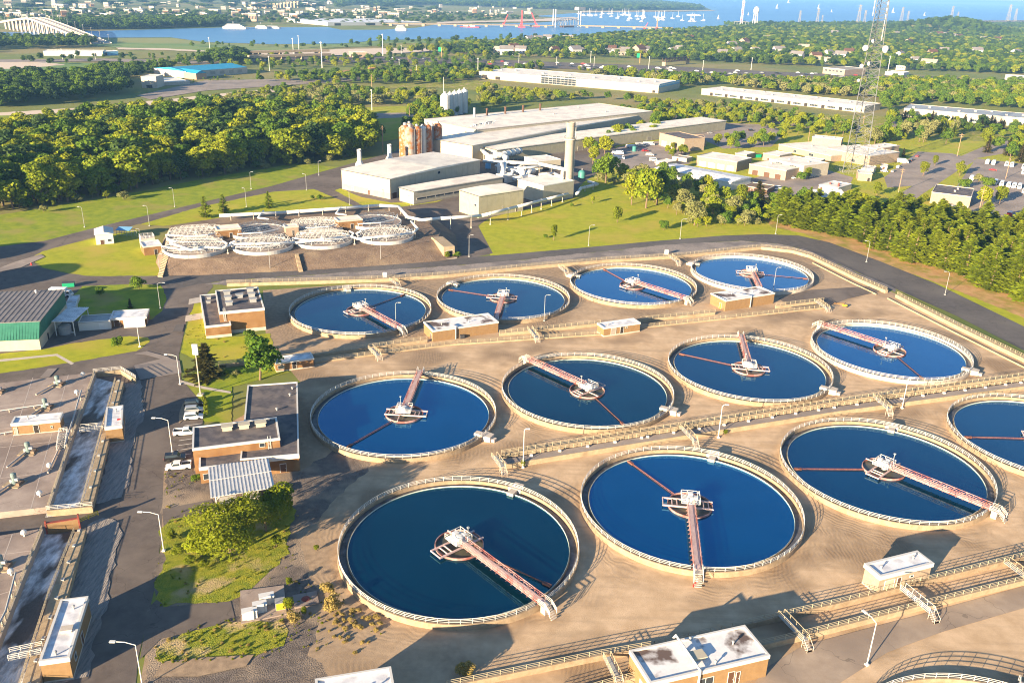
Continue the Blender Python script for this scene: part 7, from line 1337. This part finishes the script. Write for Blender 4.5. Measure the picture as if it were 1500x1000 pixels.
CM = {k: [crown_mesh('crown', m, 31 * i + 7 * j, kd, 520 if kd == 'spread' else 75 if kd in ('broad', 'tall') else 130) for j in range(3 if kd in ('broad', 'tall', 'pine') else 1)] for i, (k, (kd, m)) in enumerate(SPEC.items())}
TM = {kd: trunk_mesh(kd) for kd in set(v[0] for v in SPEC.values())}
PROTO = {}
trnd = random.Random(77)
def tree(sp, loc, h, label, cat='tree', group=None, wide=1.0, name=None):
    kd = SPEC[sp][0]; name = name or {'pine': 'pine_tree', 'spruce': 'spruce_tree', 'bush': 'bush'}.get(kd, 'leafy_tree')
    t = thing(name, label, cat, loc, trnd.uniform(0, 6.28), group); t.rotation_euler = (trnd.gauss(0, .03), trnd.gauss(0, .03), t.rotation_euler[2]); t.scale = (h * wide, h * wide, h)
    me = trnd.choice(CM[sp]); c = bpy.data.objects.new('crown', me); COL.objects.link(c); c.parent = t
    k = bpy.data.objects.new('trunk', TM[kd]); COL.objects.link(k); k.parent = t
    PROTO.setdefault((sp, me.name), c); return t
def inside(p, poly):
    r = False; n = len(poly); j = n - 1
    for i in range(n):
        xi, yi = poly[i][0], poly[i][1]; xj, yj = poly[j][0], poly[j][1]
        if (yi > p[1]) != (yj > p[1]) and p[0] < (xj - xi) * (p[1] - yi) / (yj - yi) + xi: r = not r
        j = i
    return r
def zone(px, sp, jit=.45):
    P = [G(p) for p in px]; x0, x1 = min(p.x for p in P), max(p.x for p in P); y0, y1 = min(p.y for p in P), max(p.y for p in P); out = []; y = y0; r = 0
    while y < y1:
        x = x0 + (sp / 2 if r % 2 else 0)
        while x < x1:
            q = (x + trnd.uniform(-jit, jit) * sp, y + trnd.uniform(-jit, jit) * sp)
            if inside(q, P): out.append(q)
            x += sp
        y += sp * .87; r += 1
    return out
# single trees and bushes, each with its own label
ONE = [('spruce', (303, 553), (300, 503), 1.9, 'brown-green spruce between floodlight pole and car park', 'spruce'), ('broad_green', (381, 556), (381, 490), 1.25, 'leafy green tree left of the low channel hut', 'tree'), ('tall_green', (372, 520), (375, 480), 1.1, 'dark upright tree behind the leafy green tree', 'tree'), ('slim_bright', (410, 760), (420, 704), 1.7, 'bright young tree at the right end of the white canopy', 'tree'), ('bush_green', (204, 424), (203, 403), 1.0, 'round bush on the far edge of the shaded lawn', 'bush'), ('bush_green', (146, 433), (147, 420), 1.0, 'dark low bush in the shade behind the brick hut', 'bush'), ('spruce', (191, 451), (191, 437), 1.1, 'small dark conical bush behind the brick hut roof', 'bush'), ('bush_green', (173, 508), (172, 491), 1.0, 'small bushy tree on the lawn below the brick hut', 'bush'),
    ('pine', (302, 319), (307, 287), 1.2, 'little pine at the left of the pair above the filter tanks', 'pine'), ('pine', (328, 312), (331, 285), 1.3, 'little pine at the right of the pair above the filter tanks', 'pine'), ('pine', (395, 305), (393, 281), 1.2, 'lone little pine on the lawn above the filter tanks', 'pine'), ('bush_green', (458, 292), (457, 286), 1.2, 'low bush left on the lawn behind the filters', 'bush'), ('bush_green', (469, 293), (469, 285), 1.3, 'low bush right on the lawn behind the filters', 'bush'), ('bush_silver', (182, 293), (182, 277), 1.3, 'white-flowering round bush at the wood edge', 'bush'), ('bush_bright' if False else 'broad_bright', (157, 291), (157, 277), 1.2, 'yellow-green round bush left of the white-flowering bush', 'bush'), ('broad_bright', (192, 280), (188, 247), 1.2, 'bright green spreading tree at the wood edge', 'tree'), ('bush_silver', (64, 311), (64, 298), 1.2, 'pale bush on the lawn before the wood', 'bush'), ('slim_bright', (111, 296), (111, 287), 1.3, 'tiny yellow-green sapling at the wood edge', 'tree'),
    ('slim_bright', (811, 352), (812, 327), 1.0, 'thin sapling on the sunny lawn beside a dark bush', 'tree'), ('bush_green', (799, 349), (799, 343), 1.2, 'small dark round bush on the sunny lawn', 'bush'), ('broad_yellow', (868, 298), (868, 286), 1.0, 'small round tree near the chimney on the lawn', 'tree'), ('bush_green', (837, 303), (837, 297), 1.0, 'tiny bush on the lawn below the chimney', 'bush'), ('broad_bright', (904, 326), (905, 299), 1.0, 'bright yellow-green young tree on the lawn', 'tree'), ('bush_green', (972, 337), (971, 322), 1.1, 'small bush at the slope foot right of the lamp', 'bush'),
    ('broad_green', (875, 264), (873, 232), 1.1, 'dark tree right behind the chimney', 'tree'), ('broad_yellow', (868, 240), (872, 212), .9, 'upright tree between the factory wall and the chimney', 'tree'), ('broad_green', (887, 268), (890, 219), 1.1, 'tall green tree left of the truck yard', 'tree'), ('broad_yellow', (946, 305), (940, 238), 1.0, 'tall yellow-green tree in the middle of the clump', 'tree'), ('tall_green', (962, 300), (958, 240), 1.2, 'dark green tree right of the tall yellow-green tree', 'tree'), ('broad_yellow', (925, 300), (922, 252), 1.0, 'leafy tree left of the tall yellow-green tree', 'tree'), ('broad_silver', (998, 304), (993, 274), 1.2, 'silvery tree in front of the long metal hall', 'tree'), ('broad_silver', (1017, 330), (1018, 292), 1.4, 'large silvery tree by the road behind the lamp', 'tree'), ('broad_yellow', (1033, 285), (1033, 254), 1.0, 'round tree against the long metal hall', 'tree'), ('broad_green', (985, 278), (985, 254), 1.0, 'green tree at the left part of the long metal hall', 'tree'), ('slim_bright', (1084, 309), (1082, 266), 1.1, 'thin bright tree at the right end of the metal hall', 'tree'), ('bush_silver', (899, 270), (899, 257), 1.3, 'pale bush right of the white duct loop', 'bush'), ('bush_silver', (880, 266), (879, 250), 1.2, 'pale bush behind the white duct loop', 'bush'), ('spruce', (1113, 307), (1115, 265), 1.5, 'brown-green bushy conifer left of the paved yard', 'conifer'), ('pine', (1142, 322), (1141, 286), 1.3, 'pine at the left end of the grove', 'pine'), ('bush_green', (1175, 264), (1174, 250), 1.2, 'small dark conifer bush beside the pale garages', 'bush'), ('slim_bright', (1183, 262), (1181, 243), 1.4, 'small tree beside the pale garages', 'tree'), ('broad_bright', (1284, 287), (1284, 266), 1.1, 'round yellow-green tree beside the marquee yard', 'tree'), ('slim_bright', (1352, 258), (1351, 234), 1.4, 'young tree on the kerb of the civic car park', 'tree'), ('slim_bright', (1369, 243), (1371, 226), 1.4, 'second young tree on the kerb of the civic car park', 'tree'), ('broad_bright', (1405, 258), (1407, 235), 1.0, 'bright tree at the left of the bus park', 'tree'), ('bush_green', (1411, 275), (1410, 260), 1.4, 'dark bush behind the brick block', 'bush'), ('bush_green', (1446, 274), (1444, 259), 1.5, 'wide round bush before the front row of buses', 'bush'), ('broad_bright', (1464, 299), (1464, 268), 1.1, 'bright spreading tree between brick block and buses', 'tree'), ('broad_yellow', (1438, 304), (1438, 268), 1.0, 'leafy tree hugging the brick block', 'tree'), ('bush_silver', (1433, 267), (1433, 251), 1.1, 'grey-green small tree in the front of the bus park', 'tree'), ('broad_bright', (1353, 296), (1350, 284), 1.6, 'low wide yellow-green bush left of the brick block', 'bush'), ('broad_bright', (1446, 214), (1448, 187), 1.2, 'bright round tree on the corner above the bus park', 'tree'), ('broad_green', (1318, 197), (1317, 178), 1.2, 'round dark green tree left of the flag lawn', 'tree'), ('broad_yellow', (1304, 180), (1304, 158), 1.1, 'round yellow tree at the warehouse corner', 'tree'), ('spruce', (1323, 230), (1323, 217), 1.2, 'blue-grey little spruce at the end of the civic complex', 'spruce'), ('broad_green', (1078, 300), (1060, 300), 1, 'x', 'x')][:-1]
for sp, b, tp2, wd, lab, cat in ONE: tree(sp, G(b), max(1.2, HT(b, tp2)), lab, cat, None, wd)
tree('spread_bright', G((338, 812)), 12.5, 'big spreading bright green tree on the rough grass', 'tree', None, 1.45)
tree('spread_bright', G((390, 778)), 10.0, 'second spreading tree joined to the right of the big one', 'tree', None, 1.1)
tree('broad_yellow', G((295, 815)), 6.5, 'lower leafy tree at the left foot of the big spreading tree', 'tree', None, 1.4)
for px, h, lab in [((252, 790), 2.2, 'low yellow-green bush at the lamp foot left of the big tree'), ((262, 812), 2.6, 'low yellow-green bush below the lamp left of the big tree'), ((278, 826), 2.2, 'low bush in front of the big spreading tree'), ((300, 832), 2.0, 'grassy bush in front of the big spreading tree, on the road side'), ((405, 800), 2.6, 'low bush under the second spreading tree'), ((420, 752), 3.0, 'bush at the right end of the canopy by the bright young tree')]:
    tree('broad_bright', G(px), h, lab, 'bush', None, 1.7, 'bush')
# weeds and shrubs
for px, sp, h, wd, lab in [((303, 610), 'broad_bright', 3.2, .7, 'row end shrub of the yellow hedge beside the office'), ((300, 592), 'broad_bright', 3, .7, 'far end shrub of the yellow hedge beside the office'), ((302, 602), 'broad_bright', 3, .7, 'middle shrub of the yellow hedge beside the office'), ((288, 703), 'bush_green', 1.6, 1.6, 'yellow-green weed clump at the office corner'), ((334, 549), 'bush_green', 1.8, 1.5, 'left shrub of the flower bed by the spruce'), ((346, 549), 'bush_silver', 2.0, 1.4, 'pale flowering shrub of the flower bed'), ((357, 547), 'bush_green', 2.0, 1.4, 'right shrub of the flower bed by the leafy tree'), ((274, 549), 'slim_bright', 2.2, 1.5, 'small potted shrub beside the channel railing'), ((423, 893), 'slim_bright', 3.0, 1.6, 'green weed clump right of the concrete pad'), ((430, 910), 'bush_reed', 2.0, 1.6, 'yellow weed clump below the manhole'), ((445, 900), 'slim_bright', 1.8, 1.6, 'small green weed clump beside the manhole'), ((424, 857), 'broad_bright', 1.8, 1.3, 'yellow weed clump above the manhole'), ((485, 895), 'bush_reed', 4.0, .9, 'tall dry reed clump by the darkest tank'), ((482, 870), 'bush_reed', 3.2, .9, 'dry reed clump at the rim of the darkest tank'), ((675, 985), 'bush_reed', 2.6, 1.0, 'left dry reed tuft at the lower channel wall'), ((684, 984), 'bush_reed', 2.8, 1.0, 'right dry reed tuft at the lower channel wall'), ((464, 806), 'slim_bright', 1.4, 2, 'small green weed on the dark gravel'), ((655, 378), 'broad_bright', 3, 1.3, 'round yellow-green bush beside the tunnel mouth'), ((668, 376), 'bush_green', 2.4, 1.6, 'low yellow-green bush under the tunnel mouth lamp'), ((766, 684), 'slim_bright', 2.2, 1.2, 'green weed at the left end lamp of the raised walkway'), ((1062, 636), 'slim_bright', 1.5, 2, 'green weed by the raised walkway lamp')]:
    tree(sp, G(px), h, lab, 'shrub', None, wd, 'shrub')
for k in range(40):
    px = (trnd.uniform(480, 560), trnd.uniform(895, 945)); tree('bush_reed', G(px), trnd.uniform(.5, 1.0), 'low dry grass tuft on the sand below the darkest tank', 'shrub', 'dry tufts on the sand', 1.3, 'grass_tuft')
# grouped trees: nearest of each zone as things
def grp(px, sp_m, species, hr, label, group, maxn, rest, cat='tree', wide=(1, 1.25)):
    P = zone(px, sp_m); P.sort(key=lambda q: hypot(q[0], q[1])); n = 0
    for q in P:
        s = trnd.choice(species); h = trnd.uniform(*hr); w = trnd.uniform(*wide)
        if n < maxn:
            nm = {'pine': 'pine', 'spruce': 'conifer'}.get(SPEC[s][0], {'leaf_yellow': 'yellow-green tree', 'leaf_green': 'dark green tree', 'leaf_silver': 'silvery tree', 'leaf_bright': 'bright green tree', 'leaf_pine': 'pine', 'leaf_spruce': 'conifer', 'leaf_far': 'dark green tree'}[SPEC[s][1]])
            tree(s, (q[0], q[1], 0), h, label % nm, cat, group, w)
        else: rest.append((q[0], q[1], s, h, w))
        n += 1
wood_rest, far_rest = [], []
grp([(-60, 320), (0, 311), (60, 304), (130, 292), (210, 275), (300, 260), (390, 246), (470, 238), (540, 226), (558, 218), (535, 197), (490, 180), (430, 176), (340, 178), (250, 185), (150, 192), (60, 208), (-60, 225)], 9.5, ['tall_yellow', 'broad_yellow', 'broad_yellow', 'tall_green', 'broad_green', 'broad_yellow', 'tall_yellow', 'broad_far'], (13, 24), '%s at the front of the wood above the long lawn', 'trees of the wood', 105, wood_rest, 'tree', (1.15, 1.55))
grp([(-40, 316), (0, 312), (60, 305), (130, 293), (210, 276), (300, 261), (390, 247), (470, 239), (540, 227), (538, 223), (465, 235), (380, 243), (300, 256), (200, 271), (100, 294), (0, 306)], 7, ['bush_green', 'broad_bright', 'bush_silver', 'broad_yellow', 'broad_bright'], (3, 7), '%s in the low fringe of bushes along the wood edge', 'bushes of the wood edge', 45, wood_rest, 'bush', (1, 1.5))
grp([(1125, 322), (1150, 318), (1240, 322), (1330, 330), (1440, 345), (1540, 365), (1540, 462), (1470, 432), (1380, 398), (1300, 372), (1230, 350), (1180, 338)], 6.6, ['pine'], (10, 18), '%s of the dense grove beside the perimeter road', 'pines of the grove', 75, wood_rest, 'pine', (1.5, 2.2))
grp([(905, 262), (960, 258), (1010, 272), (1060, 290), (1075, 318), (1035, 325), (1000, 320), (960, 300), (930, 285)], 11, ['broad_yellow', 'broad_silver', 'broad_green'], (6, 12), '%s in the clump between chimney lawn and metal hall', 'trees of the clump', 16, wood_rest)
grp([(1085, 305), (1110, 300), (1160, 300), (1230, 300), (1300, 310), (1250, 318), (1150, 318), (1100, 318)], 9, ['broad_green', 'pine', 'broad_yellow'], (7, 12), '%s in the strip between the pine grove and the paved yard', 'trees of the strip', 14, wood_rest)
grp([(860, 222), (900, 205), (960, 186), (1000, 172), (1010, 178), (985, 190), (950, 205), (905, 215), (880, 235)], 13, ['broad_green', 'broad_yellow'], (9, 15), '%s along the side wall of the front factory hall', 'trees by the factory', 14, far_rest)
grp([(990, 168), (1020, 153), (1100, 160), (1180, 174), (1250, 184), (1250, 195), (1190, 190), (1130, 182), (1060, 180), (1010, 185)], 11, ['broad_green', 'broad_yellow', 'broad_yellow', 'broad_silver'], (6, 11), '%s in the belt between car park and long cream warehouse', 'trees of the belt', 30, far_rest)
grp([(1040, 215), (1060, 208), (1130, 205), (1160, 198), (1170, 203), (1130, 214), (1060, 222)], 14, ['broad_yellow', 'broad_green'], (8, 11), '%s around the kerbs of the empty car park', 'trees of the car park', 8, far_rest)
grp([(1240, 215), (1330, 185), (1400, 195), (1390, 215), (1320, 205), (1290, 212)], 15, ['pine', 'broad_silver', 'broad_green'], (9, 15), '%s on the flag lawn behind the civic complex', 'trees of the flag lawn', 14, far_rest)
grp([(1440, 222), (1500, 212), (1560, 215), (1560, 240), (1500, 240), (1450, 232)], 12, ['broad_green', 'broad_yellow', 'spruce'], (9, 14), '%s behind the back row of buses', 'trees behind the buses', 10, far_rest)
grp([(395, 185), (470, 165), (540, 170), (590, 180), (560, 195), (470, 190)], 30, ['broad_bright', 'broad_green'], (10, 15), '%s standing alone on the mown field', 'trees of the field', 8, far_rest)
grp([(600, 160), (650, 152), (690, 158), (660, 180), (620, 200), (590, 205)], 11, ['broad_green', 'broad_yellow'], (9, 14), '%s between the lane and the white silos', 'trees by the white silos', 14, far_rest)
grp([(972, 226), (985, 216), (1012, 214), (1018, 222), (1000, 230), (985, 232)], 9, ['broad_yellow', 'broad_bright'], (5, 8), '%s in front of the workshop garage doors', 'trees before the workshop', 8, far_rest)
grp([(1000, 325), (1040, 310), (1120, 308), (1130, 325), (1100, 332), (1060, 332), (1020, 335)], 7, ['bush_green', 'broad_yellow', 'bush_silver', 'broad_bright'], (3, 8), '%s in the scrub above the lamp-lined road', 'scrub by the road', 22, far_rest)
grp([(1030, 180), (1080, 172), (1200, 186), (1330, 200), (1320, 210), (1240, 205), (1150, 196), (1090, 184)], 13, ['broad_green', 'broad_yellow', 'broad_bright'], (7, 12), '%s behind the white-roofed complex', 'trees behind the complex', 24, far_rest)
# far woods and hedges: too many to count, one object per wood
def belt(px, sp_m, species, hr, wide=(1.1, 1.6)):
    return [(q[0], q[1], trnd.choice(species), trnd.uniform(*hr), trnd.uniform(*wide)) for q in zone(px, sp_m)]
BY = ['broad_yellow', 'broad_green', 'broad_green', 'tall_green']; BG = ['broad_far', 'broad_green', 'tall_green', 'broad_far']
mid = far_rest
mid += belt([(700, 155), (700, 130), (800, 141), (965, 152), (1020, 157), (985, 162), (880, 145), (760, 152), (690, 165)], 12, ['broad_yellow', 'broad_yellow', 'broad_green', 'broad_silver'], (6, 11))
mid += belt([(330, 150), (480, 128), (560, 138), (640, 140), (620, 152), (560, 155), (470, 158), (390, 170), (330, 172), (200, 180), (240, 165)], 13, ['broad_yellow', 'broad_green', 'bush_silver', 'tall_yellow'], (7, 12))
mid += belt([(-80, 160), (0, 158), (110, 150), (190, 138), (185, 120), (120, 115), (0, 120), (-80, 125)], 12, BG, (12, 18))
mid += belt([(190, 118), (250, 104), (250, 98), (160, 103), (100, 112)], 12, BG, (9, 14)); mid += belt([(60, 172), (250, 152), (420, 133), (425, 138), (240, 166), (60, 180)], 12, ['bush_silver', 'broad_yellow', 'broad_green'], (5, 9))
mid += belt([(360, 120), (500, 110), (600, 106), (700, 112), (790, 98), (800, 102), (700, 118), (640, 125), (560, 126), (420, 122)], 14, BY, (8, 13))
mid += belt([(500, 103), (600, 102), (740, 106), (740, 110), (650, 106), (600, 101), (500, 104)], 13, BG, (9, 14)); mid += belt([(860, 113), (1000, 121), (1130, 127), (1260, 125), (1400, 126), (1560, 130), (1560, 150), (1420, 150), (1300, 145), (1180, 140), (1050, 124), (1000, 128), (900, 112)], 13, ['broad_green', 'broad_yellow', 'tall_green', 'broad_green', 'bush_silver'], (11, 17))
mid += belt([(1280, 145), (1330, 140), (1560, 155), (1560, 165), (1350, 152), (1290, 165)], 14, BY, (9, 14)); mid += belt([(310, 84), (360, 82), (365, 92), (345, 96), (290, 96)], 13, BG, (12, 18)); mid += belt([(362, 118), (330, 112), (240, 122), (350, 119), (460, 112), (460, 109)], 18, BY, (2.5, 4.5))
mid += belt([(400, 96), (500, 92), (500, 96), (420, 106), (370, 108)], 26, BY, (7, 11))
mid += belt([(200, 95), (360, 84), (500, 84), (640, 82), (760, 88), (700, 100), (560, 102), (480, 98), (380, 100), (250, 100)], 24, ['broad_far', 'broad_green', 'broad_yellow'], (6, 11))
mid += belt([(640, 66), (740, 64), (860, 68), (860, 88), (740, 86), (640, 80)], 17, ['broad_far', 'broad_green', 'broad_yellow'], (8, 13))
mid += belt([(840, 102), (1000, 108), (1130, 114), (1260, 118), (1560, 124), (1560, 131), (1260, 126), (1130, 126), (1000, 120), (880, 112)], 13, ['broad_far', 'broad_green', 'broad_yellow'], (4, 7))
mid += belt([(870, 165), (985, 158), (1020, 152), (1010, 170), (940, 185), (890, 190)], 13, ['broad_green', 'broad_yellow'], (6, 10))
mid += belt([(1290, 172), (1330, 172), (1560, 190), (1560, 205), (1430, 200), (1300, 190)], 16, ['broad_green', 'broad_yellow', 'broad_far', 'spruce'], (6, 11))
mid += belt([(60, 205), (240, 180), (340, 170), (420, 172), (330, 180), (200, 195), (60, 218)], 11, ['broad_yellow', 'broad_green', 'broad_far'], (8, 13))
far = []
far += belt([(0, 92), (120, 84), (380, 82), (380, 88), (200, 92), (60, 98)], 34, BG, (6, 11)); far += belt([(250, 66), (500, 66), (700, 63), (700, 70), (500, 74), (300, 73)], 48, BG, (6, 11))
far += belt([(560, 80), (700, 76), (740, 78), (800, 82), (900, 86), (1000, 90), (1080, 94), (1200, 98), (1330, 104), (1560, 112), (1560, 86), (1400, 78), (1200, 76), (1000, 72), (860, 66), (740, 66), (700, 70)], 15, ['broad_green', 'broad_yellow', 'broad_far', 'broad_far', 'tall_green'], (10, 16))
far += belt([(720, 66), (780, 62), (860, 57), (930, 52), (1010, 46), (1080, 43), (1200, 42), (1300, 40), (1400, 42), (1560, 44), (1560, 86), (1400, 78), (1200, 76), (1000, 72), (860, 66), (740, 67)], 19, BG + ['broad_yellow'], (11, 17), (1.3, 1.8))
far += belt([(-120, 92), (-20, 74), (120, 70), (150, 66), (120, 60), (60, 59), (-120, 62)], 16, BG, (10, 16)); far += belt([(500, 68), (560, 61), (720, 58), (860, 54), (1000, 45), (1040, 44), (1000, 50), (860, 60), (640, 66)], 40, BG, (8, 15))
far += belt([(60, 44), (125, 44), (200, 43.5), (300, 40), (330, 39), (330, 31), (150, 32), (100, 36)], 17, BG, (14, 20), (1.4, 2)); far += belt([(150, 34), (480, 36), (560, 40), (640, 34), (780, 29), (790, 26), (640, 20), (300, 18), (0, 15), (0, 34)], 50, BG, (9, 13), (2, 3.0))
far += belt([(500, 8), (640, 8), (850, 16), (1030, 15), (1025, 11), (960, 3), (880, -2), (700, -4), (500, -10)], 40, BG, (18, 30), (2, 2.8)); far += belt([(-200, 14), (300, 12), (640, 18), (640, 6), (500, -8), (300, -14), (-200, -28)], 190, BG, (14, 22), (4, 7))
far += belt([(1060, 37), (1110, 37), (1250, 36), (1560, 33.5), (1560, 44), (1400, 42), (1200, 42), (1080, 43)], 24, BG, (11, 18), (1.5, 2))
# wooded hill behind the lattice tower (terrain) with its own trees
hc_ = G((1395, 50)); hr_ = far_h((1395, 50), 120); hh_ = far_h((1395, 50), 15)
mb = MB(); vs = []; N = 40; M_ = 10
hz = lambda r, a: hh_ * (0.5 + 0.5 * cos(pi * min(1, r))) * (1 + .15 * sin(3 * a))
for j in range(M_ + 1):
    for k in range(N): a = 2 * pi * k / N; r = j / M_; vs.append((hc_.x + hr_ * r * cos(a), hc_.y + hr_ * .9 * r * sin(a), hz(r, a) - .05 * (j == M_)))
mb.add(vs, [(j * N + k, (j + 1) * N + k, (j + 1) * N + (k + 1) % N, j * N + (k + 1) % N) for j in range(M_) for k in range(N)])
tag(mb.build('hill', 'land'), 'low hill behind the far houses', 'hill', None, 'structure')
hill = []
for k in range(900):
    a = trnd.uniform(0, 6.283); r = sqrt(trnd.random()) * .97; hill.append((hc_.x + hr_ * r * cos(a), hc_.y + hr_ * .9 * r * sin(a), trnd.choice(BG), trnd.uniform(12, 18), trnd.uniform(1.5, 2.2), hz(r, a) - .5))
def clear(pts, hs, front, side):
    out = []
    for p in pts:
        L = hypot(p[0], p[1]); ux, uy = p[0] / L, p[1] / L; ok = True
        for q in hs:
            dx, dy = q.x - p[0], q.y - p[1]; al = dx * ux + dy * uy; pe = abs(dx * uy - dy * ux)
            if -14 < al < front and pe < side: ok = False; break
        if ok: out.append(p)
    return out
HS = [G(p) for p, k in hpx]; far = clear(far, HS, 75, 15); mid = clear(mid, HS, 75, 15)
def scatter(name, label, pts):
    keys = [k for k in PROTO]; byS = {}
    for i, k in enumerate(keys): byS.setdefault(k[0], []).append(i)
    n = len(pts); me = bpy.data.meshes.new(name); me.vertices.add(n)
    me.vertices.foreach_set('co', np.array([(p[0], p[1], p[5] if len(p) > 5 else 0) for p in pts], dtype=np.float32).ravel())
    def attr(nm, ty, vals, key='value'):
        a = me.attributes.new(nm, ty, 'POINT'); a.data.foreach_set(key, np.array(vals).ravel())
    attr('sc', 'FLOAT_VECTOR', np.array([(p[3] * p[4], p[3] * p[4], p[3]) for p in pts], dtype=np.float32), 'vector')
    attr('rz', 'FLOAT', np.array([trnd.uniform(0, 6.28) for p in pts], dtype=np.float32)); attr('ix', 'INT', np.array([trnd.choice(byS[p[2]]) for p in pts], dtype=np.int32))
    o = bpy.data.objects.new(name, me); COL.objects.link(o); tag(o, label, 'trees', None, 'stuff')
    ng = bpy.data.node_groups.new(name, 'GeometryNodeTree'); ng.interface.new_socket('Geometry', in_out='INPUT', socket_type='NodeSocketGeometry'); ng.interface.new_socket('Geometry', in_out='OUTPUT', socket_type='NodeSocketGeometry')
    N = ng.nodes; L = ng.links; gi = N.new('NodeGroupInput'); go = N.new('NodeGroupOutput'); iop = N.new('GeometryNodeInstanceOnPoints'); jn = N.new('GeometryNodeJoinGeometry')
    for k in reversed(keys):
        oi = N.new('GeometryNodeObjectInfo'); oi.inputs['Object'].default_value = PROTO[k]; oi.inputs['As Instance'].default_value = True; L.new(oi.outputs['Geometry'], jn.inputs[0])
    def na(nm, ty): a = N.new('GeometryNodeInputNamedAttribute'); a.data_type = ty; a.inputs['Name'].default_value = nm; return [s for s in a.outputs if s.enabled and s.name == 'Attribute'][0]
    L.new(gi.outputs[0], iop.inputs['Points']); L.new(jn.outputs[0], iop.inputs['Instance']); iop.inputs['Pick Instance'].default_value = True
    L.new(na('ix', 'INT'), iop.inputs['Instance Index']); L.new(na('sc', 'FLOAT_VECTOR'), iop.inputs['Scale'])
    cx = N.new('ShaderNodeCombineXYZ'); L.new(na('rz', 'FLOAT'), cx.inputs['Z']); L.new(cx.outputs[0], iop.inputs['Rotation']); L.new(iop.outputs[0], go.inputs[0])
    md = o.modifiers.new('trees', 'NODES'); md.node_group = ng
tree('broad_silver', G((1395, 200)), 9, 'silvery tree at the street bend above the civic car park'); tree('tall_green', G((560, 205)), 12, 'dark tree beside the lane at the wood corner')
for s in SPEC:      # every crown needs one standing example before the woods copy it
    for me in CM[s]:
        if (s, me.name) not in PROTO:
            PROTO[(s, me.name)] = next((v for k, v in PROTO.items() if k[0] == s), next(iter(PROTO.values())))
scatter('woodland', 'rest of the dense wood and pine grove behind the front trees', wood_rest)
scatter('tree_belts', 'belts of trees between the warehouses and the highway', mid)
scatter('far_woods', 'far hazy woods among the houses and along the shore', far)
scatter('hill_woods', 'dark woods covering the low hill behind the far houses', hill)
print('TREES', len(wood_rest), len(mid), len(far))
weeds = []
for px, n in [([(240, 770), (262, 745), (300, 740), (420, 720), (440, 760), (440, 815), (400, 850), (345, 870), (330, 884), (235, 893), (224, 860)], 200), ([(226, 945), (270, 922), (330, 908), (420, 898), (432, 945), (380, 968), (228, 972)], 170), ([(430, 850), (500, 870), (560, 930), (520, 960), (430, 960)], 60), ([(268, 505), (275, 470), (300, 440), (302, 497), (396, 488), (400, 520), (290, 527)], 60), ([(240, 690), (290, 700), (240, 760)], 30)]:
    P = [G(p) for p in px]
    for k in range(n):
        for _ in range(20):
            q = (trnd.uniform(min(p.x for p in P), max(p.x for p in P)), trnd.uniform(min(p.y for p in P), max(p.y for p in P)))
            if inside(q, P): break
        h = trnd.uniform(.2, .55); weeds.append((q[0], q[1], trnd.choice(['broad_bright', 'broad_bright', 'slim_bright', 'slim_bright', 'bush_reed']), h, trnd.uniform(1.0, 2.2)))
scatter('weeds', 'low weeds and tufts growing through the rough grass and gravel', weeds)
# off-frame digesters at the plant, which throw the round shadows on the lawn
L_ = 11 / math.tan(SUN_EL)
# ---------------------------------------------------------------- haze: one box of thin air round everything
mb = MB().box(-60000, -3000, -3, 60000, 60000, 165)
hz_ = mb.build('haze', []); tag(hz_, 'thin bluish summer haze over the whole landscape', 'haze', None, 'stuff')
m = bpy.data.materials.new('haze'); m.use_nodes = True; n = m.node_tree.nodes; n.remove(n['Principled BSDF']); v = n.new('ShaderNodeVolumePrincipled'); v.inputs['Color'].default_value = (.24, .52, 1, 1); v.inputs['Density'].default_value = HAZE; v.inputs['Anisotropy'].default_value = .0
m.node_tree.links.new(v.outputs[0], n['Material Output'].inputs['Volume']); hz_.data.materials.append(m)
